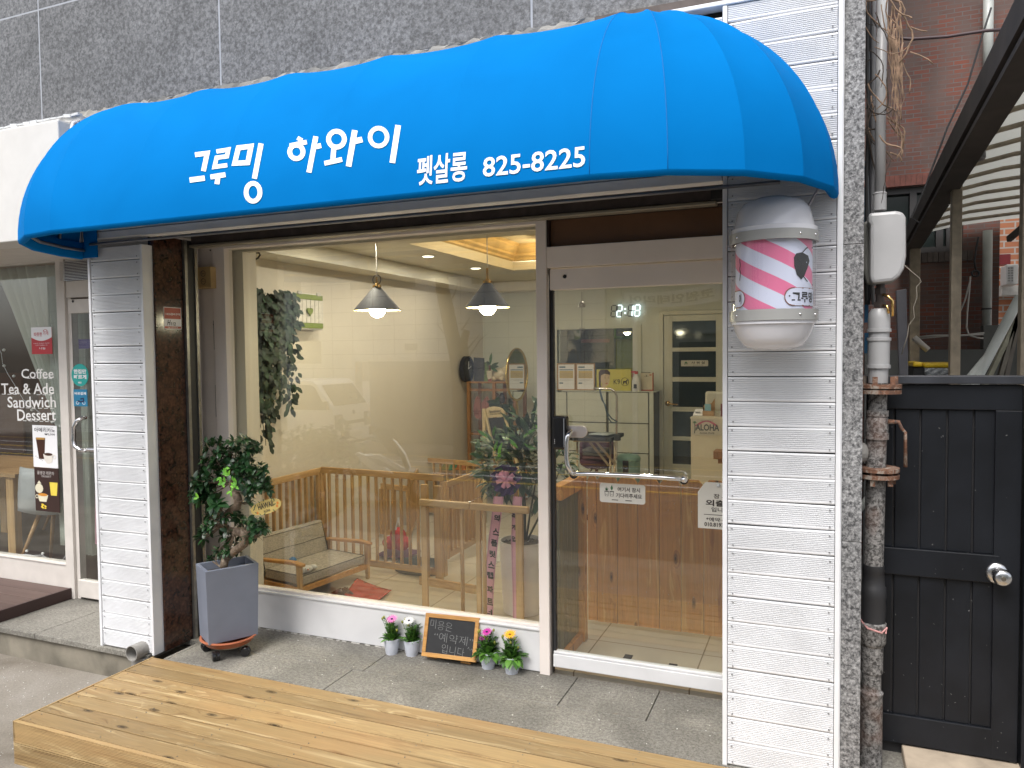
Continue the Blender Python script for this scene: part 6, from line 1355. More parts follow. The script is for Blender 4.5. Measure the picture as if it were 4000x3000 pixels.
clusters = [(370, 280, 110, 1), (520, 270, 120, 1), (690, 290, 130, 1), (800, 290, 70, 1), (330, 390, 90, 1), (470, 420, 130, 1), (620, 460, 140, 1), (770, 470, 110, 1), (850, 570, 110, 1), (350, 560, 120, 1), (520, 560, 110, 1), (700, 600, 120, 1), (800, 700, 100, 1), (930, 680, 80, 1), (240, 640, 90, 1.2), (310, 740, 90, 1.5), (400, 820, 80, 1.7), (180, 790, 70, 1.3), (240, 840, 60, 1.2), (720, 850, 60, 1), (350, 960, 90, 1), (450, 960, 90, 1), (580, 1000, 90, 1.1), (330, 1050, 60, .9), (700, 1060, 80, 1), (800, 1110, 90, 1.1), (900, 1080, 70, 1.1), (790, 1190, 80, 1), (500, 1200, 70, 1.1), (290, 1150, 70, 1), (250, 1250, 60, 1.2), (570, 1330, 80, 1), (440, 1390, 60, .8), (350, 1480, 25, .7), (730, 1270, 50, .9), (960, 1170, 30, .6)]
lm, lt_ = MB(), MB()
for cxx, cyy, R_c, s_ in clusters:
    an_ = min(anch, key=lambda q: (q[0] - cxx) ** 2 + (q[1] - cyy) ** 2); dep = random.uniform(-.05, .05)
    for k in range(max(3, int(R_c / (8.5 if cyy < 760 else 13)))):
        rr_ = R_c * math.sqrt(random.random()); a_ = random.uniform(0, 6.28); px, py = cr(cxx + rr_ * math.cos(a_), cyy + rr_ * math.sin(a_) * .9); dy = dep + random.uniform(-.085, .085)
        c = A(px, py, BY_ + dy); b0_ = A(*cr(*an_), BY_ + .0)
        if k < 4: mid_ = b0_.lerp(c, .5) + V((0, 0, -.008)); mb.tube([b0_, mid_, c], [.0045, .003, .0016], 5)
        ax = (c - b0_); ax.z *= .4; ax = ax.normalized() * .8 + V((random.uniform(-.5, .5), random.uniform(-.7, .2), random.uniform(-.1, .7))); ax.normalize()
        o1 = ax.orthogonal().normalized(); o2 = ax.cross(o1); nl = random.randint(5, 8); ph = random.uniform(0, 6)
        for q in range(nl):
            an2 = ph + q * 2.4; d_ = ax * random.uniform(.15, .7) + (o1 * math.cos(an2) + o2 * math.sin(an2)); L_ = random.uniform(.032, .048) * s_
            lm.leaf(c, d_, Z1 if random.random() < .8 else ax, L_, L_ * .54, .18, .35)
for cxx, cyy in ((505, 490), (540, 570), (520, 540), (450, 590), (470, 650), (590, 640), (610, 690), (560, 740), (500, 650), (210, 810), (620, 655)):
    c = A(*cr(cxx, cyy), BY_ - .12)
    for q in range(3): an2 = random.uniform(0, 6.28); lt_.leaf(c, V((math.cos(an2), -.5, math.sin(an2))), V((0, -1, .3)), .032, .016, .15, .25)
mb.build('branch', BK.m, t, smooth=True); lm.build('foliage', GLEAF, t, smooth=True); lt_.build('young_foliage', YLEAF, t, smooth=True)
# little surfboard shaped sign hung in the bonsai
cA, cB = A(980, 1998, BY_ - .02), A(1097, 1963, BY_ - .02); t = thing('hawaii_tag', (cA + cB) / 2, 'small surfboard-shaped yellow HAWAII sign hanging on the bonsai', 'sign')
ex = (cB - cA); LL = ex.length; ex.normalize(); ez = ex.cross(Y1) * -1; ez = Z1 - ex * ex.z; ez.normalize(); hh_ = A(1040, 1962, BY_).z - A(1040, 2015, BY_).z
outl = [cA + ex * (LL * (.5 - .5 * math.cos(math.pi * i / 12))) + ez * (hh_ / 2 * math.sin(math.pi * i / 12) ** .8) for i in range(13)] + [cA + ex * (LL * (.5 + .5 * math.cos(math.pi * i / 12))) - ez * (hh_ / 2 * math.sin(math.pi * i / 12) ** .8) for i in range(1, 12)]
mb = MB().prism(outl, (0, .005, 0)); mb.build('board', plain('yellow_board_print', (.55, .42, .14), .5), t)
mb = MB(); write(mb, 'HAWAII', cA + ex * LL * .26 - ez * hh_ * .08 + V((0, -.001, 0)), ex, ez, LL * .50, hh_ * .42, .03); write(mb, 'ALOHA', cA + ex * LL * .40 - ez * hh_ * .38 + V((0, -.001, 0)), ex, ez, LL * .22, hh_ * .2, .03); mb.build('lettering', INK, t)
mb = MB()
for u, v, a in ((.08, .0, 30), (.13, .1, 60), (.2, .2, 100), (.12, -.15, -30), (.25, -.3, -60), (.36, .36, 120), (.48, .4, 80), (.72, .3, 60), (.78, .2, 40), (.76, 0, 10), (.7, -.3, -50), (.82, .3, 120), (.45, -.42, 200)):
    p = cA + ex * LL * u + ez * hh_ * v + V((0, -.0008, 0)); d_ = ex * math.cos(rad(a)) + ez * math.sin(rad(a)); mb.leaf(p, d_, V((0, -1, 0)), .018, .006, 0, 0)
mb.build('leaf_print', plain('leaf_print_green', (.03, .10, .05), .5), t)
mb = MB()
for u, v in ((.9, .05), (.86, -.15), (.2, -.25)): mb.add([cA + ex * (LL * u + .008 * math.cos(k * .785)) + ez * (hh_ * v + .008 * math.sin(k * .785)) + V((0, -.0006, 0)) for k in range(8)], [tuple(range(8))])
mb.build('orange_print', plain('orange_print', (.6, .2, .03), .5), t)
mb = MB().tube([cA.lerp(cB, .72) + V((0, 0, .012)), A(1048, 1910, BY_)], .001, 4); mb.build('thread', BLKM, t)

# ---- flower pots
POTW = plain('pale_blue_white_pot', (.60, .63, .70), .35, var=.06)
def flowerpot(c, hh, seed, petals, label, kind):
    random.seed(seed); t = thing('flower_pot_plant', c, label, 'potted flower', 'small potted daisies in front of the shop window')
    H = .088; R = .046; mb = MB(); rows = [(.001, .004), (R * .66, .004), (R * .66, .0), (R * .72, .0), (R * .74, .007), (R * .745, .0075), (R * .745, .010), (R * .78, .014), (R * .95, H - .014), (R * .95, H - .012), (R * 1.0, H - .012), (R * 1.02, H), (R * .96, H), (R * .92, H - .01), (.001, H - .012)]
    mb.lathe(rows, c, 32); pt_ = mb.build('pot', POTW, t, auto=30)
    mb = MB().lathe([(.001, H - .010), (R * .92, H - .010)], c, 16); mb.build('soil', soil, t)
    fm = MB(); stem = MB()
    for k in range(56):
        a = random.uniform(0, 6.28); le = random.uniform(.45, 1.25); L_ = random.uniform(.035, .06) * (1.25 if kind else 1); d_ = V((math.cos(a) * math.cos(le), math.sin(a) * math.cos(le), math.sin(le) * 1.0)); fm.leaf(c + V((math.cos(a) * .012, math.sin(a) * .012, H - .008)), d_, Z1, L_, L_ * .42, .2, .5 if le < .8 else .1)
    for k in range(16):
        a = random.uniform(0, 6.28); rr = random.uniform(.0, .034); top = c + V((math.cos(a) * rr * 1.3, math.sin(a) * rr * 1.3, H + hh * random.uniform(.35, .85))); b_ = c + V((math.cos(a) * rr * .5, math.sin(a) * rr * .5, H - .01)); stem.tube([b_, b_.lerp(top, .5) + V((math.cos(a) * .004, math.sin(a) * .004, 0)), top], .0014, 4)
        for q in range(9):
            s = random.uniform(.3, 1); p = b_.lerp(top, s); a2 = random.uniform(0, 6.28); fm.leaf(p, V((math.cos(a2), math.sin(a2), random.uniform(.2, 1.2))), Z1, random.uniform(.022, .038), .0100, .2, .2)
    for k in range(10 if kind else 0):
        a = random.uniform(3.6, 6.0); d_ = V((math.cos(a), math.sin(a), random.uniform(-.35, .25))); fm.leaf(c + V((math.cos(a) * .03, math.sin(a) * .03, H - .002)), d_, Z1, random.uniform(.045, .062), .034, .12, .6)
    fm.build('foliage', FLEAF, t, smooth=True)
    for (dx, dz, yel) in ((-.055, .105, 1), (-.045, .12, 1), (.030, .115, 1), (-.015, .09, 1), (.045, .06, 1), (.0, .075, 1)):
        if random.random() < .2: continue
        p = c + V((dx * random.uniform(.8, 1.1), random.uniform(-.02, .01), H + dz * random.uniform(.75, .98))); stem.tube([c + V((dx * .3, 0, H)), p], .0013, 4); bd = MB().ball(p + V((0, 0, .004)), .0065, 6, sc_=(1, 1, 1.35)); bd.build('bud', YBUD, t, smooth=True)
    for fx, fz, R_f, mat_, cm in petals:
        p = c + V((fx, -.012, H + fz)); stem.tube([c + V((fx * .4, 0, H)), p], .0016, 5); nn = V((random.uniform(-.1, .1), -.42, .9)).normalized(); o1 = nn.orthogonal().normalized(); o2 = nn.cross(o1); fl = MB(); npet = 15
        for q in range(npet): a = q * 2 * math.pi / npet; d_ = o1 * math.cos(a) + o2 * math.sin(a) + nn * .12; fl.leaf(p + d_.normalized() * .003, d_, nn, R_f * random.uniform(.9, 1.05), R_f * .26, .12, .05)
        ff = fl.build('flower', mat_, t, smooth=True); ce = MB().ball(p + nn * .002, R_f * .22, 6, sc_=(1, 1, .6)); ce.build('flower_centre', cm, ff, smooth=True)
    stem.build('stem', FLEAF, t)
YBUD = plain('yellow_green_bud', (.28, .30, .05), .5); NAVYC = plain('dark_violet_centre', (.02, .015, .05), .6); OCH = plain('ochre_centre', (.35, .18, .03), .7)
PINKP = plain('pink_petal', (.70, .20, .50), .5); WHP = plain('white_petal', (.80, .80, .78), .5); MAGP = plain('magenta_petal', (.50, .02, .32), .5); ORP = plain('orange_yellow_petal', (.85, .42, .01), .5)
def potpos(px, py): p = G(px, py, 0); return V((p.x, p.y + .034, 0))
flowerpot(potpos(1518, 2560), .13, 11, [(.012, .112, .032, PINKP, NAVYC)], 'daisy with a pale pink flower in a white pot, leftmost of the four pots', 0)
flowerpot(potpos(1597, 2566), .11, 12, [(-.008, .108, .032, WHP, NAVYC)], 'daisy with a white flower in a white pot, just left of the chalkboard', 0)
flowerpot(potpos(1897, 2616), .11, 13, [(.0, .108, .030, MAGP, NAVYC), (-.028, .07, .014, MAGP, NAVYC)], 'daisy with a deep magenta flower in a white pot, just right of the chalkboard', 1)
flowerpot(potpos(1990, 2636), .11, 14, [(-.004, .118, .034, ORP, OCH)], 'daisy with an orange-yellow flower in a white pot, rightmost of the four pots', 1)
# ---- chalkboard
def chb(px, py, y): return A(px, py, y)
q00, q10 = V((A(1651, 2555, 3.57).x, 3.565, A(1651, 2563, 3.565).z)), None
BL_ = A(1645, 2562, 3.565); BR_ = A(1857, 2588, 3.58); TL_ = A(1662, 2393, 3.635); exb = (BR_ - BL_); WB = exb.length; exb.normalize(); HBv = TL_ - BL_; HBv -= exb * HBv.dot(exb); HB = HBv.length; ezb = HBv.normalized(); enb = ezb.cross(exb)
MBd = Matrix((exb, enb, ezb)).transposed().to_4x4(); MBd.translation = BL_
t = thing('chalkboard', BL_, 'small wood-framed chalkboard with Korean chalk writing, leaning on the window sill between flower pots', 'chalkboard')
fw = .022; mb = MB(); 
mb.box(0, WB, 0, .014, 0, fw, M=MBd); mb.box(0, WB, 0, .014, HB - fw, HB, M=MBd); mb.box(0, fw, 0.0003, .0137, fw, HB - fw, M=MBd); mb.box(WB - fw, WB, .0003, .0137, fw, HB - fw, M=MBd); mb.build('frame', ORANGEW, t, bevel=.002)
mb = MB().box(fw, WB - fw, .005, .009, fw, HB - fw, M=MBd); mb.build('board', plain('chalkboard_black', (.022, .023, .025), .7, var=.3, vs=12), t)
mb = MB(); OB = BL_ + enb * .0046
for s, u, v, ww, hh in (('미용은', .10, .66, .42, .21), ('“예약제”', .2, .38, .72, .21), ('입니다', .36, .12, .42, .21), ('^^', .83, .28, .10, .05)):
    vs, fs = textmesh(s, -.009, .05); rnd = random.Random(len(s)); mb.add([OB + exb * (WB * (u + ww * v_.x) + .001 * math.sin(v_.y * 9 + v_.x * 7)) + ezb * (HB * (v + hh * v_.y - .05 * v_.x) + .0015 * math.sin(v_.x * 11)) for v_ in vs], fs)
mb.build('chalk_writing', plain('chalk', (.20, .20, .20), .9, var=.5, vs=200), t)
for px, py in ((1690, 2575), (1822, 2597)):
    c = G(px, py - 6, 0.0); mb = MB(); mb.box(c.x - .03, c.x + .03, c.y - .012, c.y + .0, .001, .012, M=Matrix.Identity(4)); o = mb.build('foot', ORANGEW, t, bevel=.002)

# ================================================================== INSIDE THE SALON
def fence(name, a, b, z0, z1, sp, label, posts=(1, 1), rail=.05, group='wooden pet pen panels', bal=(.012, .028), tag_=None):
    a, b = V(a), V(b); d_ = b - a; L_ = d_.length; d_.normalize(); t = thing(name, (a.x, a.y, z0), label, 'pet fence', group); WM = FENCEH if abs(d_.x) > .7 else FENCEY
    mb = MB(); up = V((0, 0, 1)); mb.bar(a + V((0, 0, z1 - rail / 2)), b + V((0, 0, z1 - rail / 2)), .022, rail); mb.build('top_rail', WM, t, bevel=.004)
    mb = MB(); mb.bar(a + V((0, 0, z0 + rail / 2)), b + V((0, 0, z0 + rail / 2)), .022, rail); mb.build('bottom_rail', WM, t, bevel=.004)
    n_ = int(L_ / sp); 
    for i in range(1, n_):
        p = a + d_ * (L_ * i / n_); mb = MB(); mb.bar(p + V((0, 0, z0 + rail)), p + V((0, 0, z1 - rail)), bal[0], bal[1], up=d_.cross(Z1)); mb.build('baluster', FENCEW, t)
    for k, p in ((0, a), (1, b)):
        if posts[k]: mb = MB(); mb.bar(p + V((0, 0, z0)), p + V((0, 0, z1 - rail - .0)), .024, .04, up=d_.cross(Z1)); mb.build('post', FENCEW, t, bevel=.003)
    return t
FENCEY = wood('pale_oak_rail_deep', (.46, .27, .12), (.62, .39, .18), (.70, .47, .24), 1, 0, 1, .42, .12, .08)
FX = -3.73
fence('pen_fence', (FX, 3.76, 0), (FX, 5.04, 0), .03, .775, .075, 'pet pen panel running along the left room wall behind the little sofa')
fence('pen_fence', (FX + .02, 4.99, 0), (A(1735, 2000, 4.93).x, 4.93, 0), .03, .785, .072, 'pet pen panel crossing the room behind the little sofa and red tray')
fence('pen_fence', (A(1745, 2000, 5.36).x, 5.36, 0), (A(1875, 1900, 6.0).x, 6.0, 0), .03, .655, .07, 'pet pen panel running back towards the wooden shelf unit')
fence('pen_fence', (FX, 5.9, 0), (A(1595, 1940, 5.85).x, 5.85, 0), .03, .50, .075, 'low pet pen panel seen through the bars of the crossing panel')
fence('pen_fence', (A(1595, 1940, 5.82).x, 5.82, 0), (A(1640, 1900, 6.9).x, 6.9, 0), .03, .52, .08, 'low pet pen panel going back from the end of the low crossing one')
fence('pen_fence', (A(1645, 1845, 6.9).x, 6.9, 0), (A(1880, 1845, 6.8).x, 6.8, 0), .03, .60, .08, 'farthest pet pen panel, in front of the table with treats')
mb = MB(); mb.bar(A(1662, 2300, 4.78) * 1, A(1662, 2300, 4.78), .01, .01) if False else None
t = thing('gate_threshold', (-2.5, 4.70, 0), 'low wooden bar on the tiles between the pen panels', 'threshold'); mb = MB().bar(V((A(1640, 2300, 4.72).x, 4.72, .05)), V((A(1862, 2320, 4.66).x, 4.66, .05)), .022, .06); mb.build('bar', FENCEH, t, bevel=.004)
for px, y, lb in ((1662, 4.86, 'wooden pen post left of the pair at the end of the crossing panel'), (1715, 4.84, 'wooden pen post right of the pair at the end of the crossing panel')):
    x = A(px, 2100, y).x; mb = MB().box(x - .028, x + .028, y - .014, y + .014, .0, .72); tag(mb.build('pen_post', FENCEW, bevel=.004), lb, 'post', 'loose posts of the pet pen')
# near gate panel just behind the glass
gy = 4.10; t = thing('pen_gate', (A(1660, 2000, gy).x, gy, 0), 'tall oak pet pen gate standing just behind the window glass, chalkboard in front', 'pet gate'); za, zb2 = A(1850, 1966, gy).z, A(1850, 1993, gy).z
za += .004; mb = MB(); xg0, xg1 = A(1641, 1960, gy).x, A(1838, 1980, gy).x; mb.box(xg0, xg1 - .0015, gy - .02, gy + .012, za - .042, za); mb.box(xg1 + .0015, A(2067, 1985, gy).x, gy - .022, gy + .01, za - .042, za); mb.build('top_rail', FENCEH, t, bevel=.006)
for px, w_ in ((1659, .040), (1870, .030), (2030, .046)): x = A(px, 2100, gy).x; mb = MB().box(x - w_ / 2, x + w_ / 2, gy - .013, gy + .010, .0, za - .043); mb.build('post', FENCEW, t, bevel=.004)
for px in (1805, 1892): x = A(px, 2100, gy).x; mb = MB().tube([V((x, gy - .001, .05)), V((x, gy - .001, za - .042))], .0125, 12); mb.build('baluster', FENCEW, t, smooth=True)
mb = MB().box(xg0, A(2060, 2000, gy).x, gy - .012, gy + .009, .001, .05); mb.build('bottom_rail', FENCEH, t)
mb = MB().ball((xg1, gy - .01, za + .004), .006, 8); mb.tube([(xg1 + .002, gy - .01, za + .004), (xg1 + .04, gy + .1, za + .03)], .002, 5); mb.build('latch', CHROME, t, smooth=True)
# small sofa
SE1 = V((.158, .987, 0)).normalized(); SE2 = V((-SE1.y, SE1.x, 0)); SO = V((-3.26, 4.10, 0))
def sp_(a, b, z): return SO + SE1 * a + SE2 * b + V((0, 0, z))
MSf = Matrix((SE1, SE2, Z1)).transposed().to_4x4(); MSf.translation = SO
t = thing('pet_sofa', SO, 'tiny wooden-armed sofa with woven beige-grey cushions in the pet pen', 'sofa')
FAB = N('woven_beige_fabric'); _n1 = FAB.noise(FAB.coord((60, 60, 300), rot=(0, 0, rad(20))), 1, 3); _n2 = FAB.noise(FAB.coord((420, 420, 40)), 1, 3); _x = FAB.mix(.5, FAB.ramp(_n1, [(.35, (.22, .19, .15)), (.65, (.52, .46, .37))]), FAB.ramp(_n2, [(.35, (.26, .23, .18)), (.65, (.52, .47, .39))])); FAB.set(_x, .85).bump(_n2, .4, .001)
SL, SDp = .68, .46
mb = MB().box(.03, SL - .03, -.01, SDp - .10, .115, .185, M=MSf); mb.build('seat_cushion', FAB.m, t, bevel=.016)
Mb = MSf @ Matrix.Translation(V((0, SDp - .10, .16))) @ Matrix.Rotation(rad(-16), 4, 'X')
mb = MB().box(.02, SL - .02, .0, .095, .0, .26, M=Mb); mb.build('back_cushion', FAB.m, t, bevel=.022)
mb = MB()
mb.tube([Mb @ V((x, -.0005, z)) for x, z in ((.035, .02), (.035, .235), (SL - .035, .235), (SL - .035, .02))], .0028, 5); mb.tube([Mb @ V((x, -.001, .125 - .003 * math.sin(x * 20))) for x in [.03 + i * (SL - .06) / 8 for i in range(9)]], .0022, 5); mb.tube([MSf @ V((x, y, .183)) for x, y in ((.035, SDp - .11), (.035, -.006), (SL - .035, -.006), (SL - .035, SDp - .11))], .0028, 5)
mb.build('piping', plain('dark_piping', (.09, .08, .065), .8), t, smooth=True)
for a0, ex_ in ((-.012, 0), (SL - .028, 1)):
    mb = MB(); mb.prism([MSf @ V((a0, y, z)) for y, z in ((-.045, .255), (-.045, .275), (.05, .285), (SDp - .05, .262), (SDp - .05, .245), (.03, .262))], SE1 * .045); mb.build('armrest', ORANGEW, t, bevel=.005)
    mb = MB(); mb.prism([MSf @ V((a0 + .008, y, z)) for y, z in ((-.028, .262), (.012, .262), (.0, .0), (-.024, .0))], SE1 * .026); mb.prism([MSf @ V((a0 + .008, y, z)) for y, z in ((SDp - .085, .25), (SDp - .05, .25), (SDp - .02, .0), (SDp - .045, .0))], SE1 * .026); mb.build('leg', FENCEW, t, bevel=.004)
    mb = MB().box(a0 + .012, a0 + .03, .01, SDp - .05, .085, .112, M=MSf); mb.build('side_rail', ORANGEW, t)
mb = MB().box(.02, SL - .02, -.018, .0, .075, .113, M=MSf); mb.box(.02, SL - .02, SDp - .06, SDp - .04, .075, .113, M=MSf); mb.build('front_rail', ORANGEW, t, bevel=.003)
c = sp_(.10, .03, .21); t = thing('white_toy', c, 'white stuffed toy dog lying on the little sofa behind the near arm', 'toy'); mb = MB(); mb.ball(c, .034, 10, sc_=(1.5, 1, .75), M=Matrix.Rotation(rad(60), 4, 'Z')); mb.ball(c + SE1 * -.045 + V((0, 0, .004)), .03, 10); mb.ball(c + SE1 * .07, .024, 8, sc_=(1.3, 1, .7)); mb.build('body', plain('plush_white', (.62, .60, .56), .9), t, smooth=True); 
mb = MB().ball(c + V((.035, -.02, .006)), .006, 6); mb.build('nose', plain('orange_nose', (.6, .15, .04), .5), t, smooth=True); mb = MB(); mb.ball(c + V((.02, -.03, .012)), .003, 5); mb.ball(c + V((.042, -.008, .014)), .003, 5); mb.build('eye', BLACK, t)
c = sp_(.24, SDp - .15, .20); mb = MB().ball(c, .024, 10); 
for i in range(60): a, b_ = random.uniform(0, 6.28), random.uniform(-1.5, 1.5); mb.ball(c + V((math.cos(a) * math.cos(b_), math.sin(a) * math.cos(b_), math.sin(b_))) * .024, .004, 4)
tag(mb.build('blue_ball', plain('blue_toy', (.01, .16, .38), .5), smooth=True), 'spiky blue toy ball on the little sofa', 'ball')
# red silicone tray
t = thing('red_tray', G(1400, 2320, 0), 'curled red rubber baking-style mat lying on the tiles beside the little sofa', 'mat'); a, b, c_, d_ = G(1345, 2345, .0), G(1395, 2278, .0), G(1530, 2308, .02), G(1465, 2358, .0)
mb = MB(); P = []
for i in range(17):
    row = []
    for j in range(13):
        u, v = i / 16, j / 12; p = (a.lerp(d_, u)).lerp(b.lerp(c_, u), v); h = .004 + .05 * max(0, 1 - abs(v - .1) * 5) * 0 + .035 * (1 - u) ** 2
        for cu, cv in ((.3, .28), (.3, .75), (.7, .28), (.7, .75)):
            r2 = math.hypot((u - cu) * 1.1, v - cv)
            if r2 < .19: h += .014 * math.cos(r2 / .19 * math.pi / 2)
        p.z += h; row.append(p)
    P.append(row)
mb.grid(P, .5); mb.build('mat', plain('red_rubber', (.42, .045, .035), .25), t, smooth=True, solid=.003)
c = G(1290, 2330, .0); mb = MB(); 
for k in range(6): mb.tube([c + V((.02 * k, .03 * math.sin(k), .01)), c + V((.02 * k + .05, .05 + .03 * math.sin(k), .04)), c + V((.02 * k + .09, .02, .01))], .013, 7)
tag(mb.build('brown_straps', plain('brown_leather', (.07, .03, .02), .4), smooth=True), 'brown leather straps in a heap under the little sofa', 'straps')
c = V((-3.0, 5.45, 0)); mb = MB(); mb.cbox(c + V((0, 0, .06)), (.22, .16, .12)); t = thing('red_bag', c, 'red cloth bag with a white cord standing inside the pet pen', 'bag'); mb = MB(); mb.ball(A(1555, 2095, 5.3), .07, 10, sc_=(1, .8, 1.1)); mb.ball(A(1530, 2120, 5.3), .07, 10, sc_=(1.2, .8, .8)); mb.ball(A(1570, 2120, 5.3), .065, 10); mb.build('body', plain('red_cloth', (.40, .03, .025), .8), t, smooth=True)
mb = MB().tube([A(1545, 2070, 5.2), A(1552, 2040, 5.2), A(1556, 2022, 5.2), A(1562, 2055, 5.2)], .007, 6); mb.build('cord', PAPER, t); mb = MB().box(A(1480, 2200, 5.3).x, A(1600, 2200, 5.3).x, 5.25, 5.5, .02, A(1540, 2165, 5.3).z); tag(mb.build('purple_basket', plain('purple_plastic', (.09, .02, .07), .5), bevel=.01), 'dark purple basket on the floor under the red bag', 'basket')
p = G(1660, 2250, .0); t = thing('dog_bed', p, 'low dark green-grey pet bed on the tiles behind the crossing pen panel', 'pet bed'); mb = MB().lathe([(.001, .02), (.14, .02), (.16, .06), (.18, .07), (.2, .05), (.2, .0)], (p.x - .1, p.y + .12, 0), 20, sx=1.1, sy=.7); mb.build('cushion', plain('dark_teal_grey', (.05, .06, .06), .8), t, smooth=True)
mb = MB().prism([G(1865, 2185, .002), G(1990, 2200, .002), G(2010, 2110, .002), G(1900, 2090, .002)], (0, 0, .004)); tag(mb.build('pale_mat', plain('pale_mat_cloth', (.50, .50, .46), .8)), 'pale thin mat on the tiles beyond the oak gate', 'mat')
# hanging ivy
random.seed(31); VX = -3.74; t = thing('ivy_garland', AX(1010, 1150, VX), 'long trailing artificial ivy hung high on the left room wall', 'plant')
lm, st_ = MB(), MB(); strands = []
for i in range(15): strands.append((982 + i * 10.5 + random.uniform(-3, 3), 1150 + random.uniform(-12, 22), [1640, 1480, 1700, 1500, 1620, 1450, 1740, 1580, 1500, 1400, 1280, 1540, 1600, 1330, 1250][i]))
for x0, y0_, y1_ in strands:
    k = int((y1_ - y0_) / 26); pts = []; x = x0
    for j in range(k + 1):
        y = y0_ + (y1_ - y0_) * j / k; x += random.uniform(-5, 5) + (1.0 if x0 > 1050 and y < 1350 else 0); x = min(max(x, 975), 1135); xo = VX + random.uniform(.02, .10); pts.append(AX(min(x, 1152), y, xo))
    st_.tube(pts, .0022, 4)
    for j, p in enumerate(pts):
        dense = 6 if y0_ + (y1_ - y0_) * j / k < 1420 else 4
        for q in range(dense): lm.leaf(p + V((random.uniform(0, .05), random.uniform(-.05, .05), random.uniform(-.03, .03))), V((random.uniform(-.1, .7), random.uniform(-.8, .8), random.uniform(-1.2, -.2))), V((1, -.3, .2)), random.uniform(.045, .068), .036, .12, .2)
st_.build('stem', IVYLEAF, t); lm.build('foliage', IVYLEAF, t, smooth=True)
# white / green meter cover cabinet on the wall
FRW0 = plain('brown_gap', (.22, .14, .07), .8); WXx = -3.78; q = {k: AX(*v, WXx + .10) for k, v in dict(tl=(1140, 1138), tr=(1263, 1154), bl=(1140, 1281), br=(1263, 1292)).items()}
t = thing('wall_cabinet', q['tl'], 'small white plank-front box with green bands and a green heart knob on the left wall', 'cabinet')
y0_, y1_ = q['tl'].y, q['tr'].y; z1_, z0_ = (q['tl'].z + q['tr'].z) / 2, (q['bl'].z + q['br'].z) / 2; mb = MB().box(WXx, WXx + .095, y0_, y1_, z0_, z1_); mb.build('box', plain('white_box_paint', (.74, .72, .66), .5), t, bevel=.003); mb = MB().box(WXx + .0951, WXx + .0954, y0_ + .01, y1_ - .01, z0_ + .01, z1_ - .01); mb.build('backing', FRW0, t)
GRN = plain('leaf_green_paint', (.20, .26, .03), .5); h_ = z1_ - z0_; mb = MB(); mb.box(WXx + .0955, WXx + .104, y0_ + .015, y1_ - .015, z1_ - .17 * h_, z1_ - .03 * h_); mb.box(WXx + .0955, WXx + .104, y0_ + .015, y1_ - .015, z0_ + .04 * h_, z0_ + .18 * h_); mb.build('green_band', GRN, t)
mb = MB()
for i in range(7): a = y0_ + .015 + (y1_ - y0_ - .03) * i / 7; mb.box(WXx + .0955, WXx + .101, a + .0035, a + (y1_ - y0_ - .03) / 7 - .0035, z0_ + .185 * h_, z1_ - .175 * h_)
mb.build('plank_front', plain('washed_white_plank', (.72, .68, .60), .6, var=.15, vs=40), t)
hc = V((WXx + .106, (y0_ + y1_) / 2, (z0_ + z1_) / 2)); mb = MB(); hp_ = []
for i in range(24): a = i * math.pi / 12; hp_.append(hc + V((0, .0022 * 16 * math.sin(a) ** 3, .0022 * (13 * math.cos(a) - 5 * math.cos(2 * a) - 2 * math.cos(3 * a) - math.cos(4 * a)))))
mb.prism(hp_, (.014, 0, 0)); mb.build('heart_knob', GRN, t, bevel=.004)
mb = MB()
for f_ in (.22, .82): mb.box(WXx + .10, WXx + .112, y0_ + (y1_ - y0_) * f_ - .025, y0_ + (y1_ - y0_) * f_ + .025, z1_ - .05 * h_, z1_ + .05 * h_)
mb.build('hinge', plain('white_hinge', (.6, .58, .52), .4), t, bevel=.006)
mb = MB().tube([A(984, 986, 3.95), A(1012, 988, 3.95), A(1016, 996, 3.95), A(1008, 1008, 3.95), A(984, 1020, 3.95)], .006, 6); tag(mb.build('black_bracket', BLKM, smooth=True), 'black curved bracket at the top left inside corner of the window', 'bracket')

# ------------------------------------------------------------------ plant, planter and gift ribbon
random.seed(44); PCY = 4.52; pc = V((A(2043, 2200, PCY).x, PCY, 0)); PR = .150; ptz = A(2043, 2108, PCY).z
t = thing('white_planter', pc, 'large round white planter with grey pebbles behind the window, right of the pink ribbon', 'planter')
mb = MB().lathe([(.001, .001), (PR * .86, .001), (PR * .9, .03), (PR, ptz - .03), (PR * 1.01, ptz), (PR * .95, ptz), (PR * .93, ptz - .03), (.001, ptz - .03)], pc, 48); mb.build('pot', plain('white_ceramic', (.84, .82, .79), .35, var=.05), t, auto=40)
mb = MB()
for i in range(260): a, r_ = random.uniform(0, 6.28), PR * .9 * math.sqrt(random.random()); mb.ball(pc + V((r_ * math.cos(a), r_ * math.sin(a), ptz - .026)), random.uniform(.006, .010), 4)
tag(mb.build('pebble_bed', plain('grey_pebble', (.26, .23, .20), .8, var=.5, vs=60), t, smooth=True), kind='stuff')
t = thing('leafy_plant', pc + V((0, 0, ptz)), 'big leafy green houseplant growing in the round white planter behind the mullion', 'plant')
mb = MB(); lm = MB(); cpl = lambda px, py, y=PCY: A(px, py, y)
stems = [[(2050, 2110), (2052, 1980), (2040, 1850), (2010, 1720)], [(2055, 2110), (2075, 1980), (2100, 1840), (2120, 1700)], [(2045, 2110), (2010, 1990), (1960, 1880), (1930, 1790)], [(2060, 2110), (2120, 1990), (2170, 1880), (2200, 1800)], [(2050, 2110), (2040, 1900), (2060, 1750), (2090, 1620)]]
for st in stems: mb.tube([cpl(*p) for p in st], [.008, .006, .004, .002], 6)
mb.build('stem', plain('green_brown_stem', (.06, .07, .03), .6), t, smooth=True)
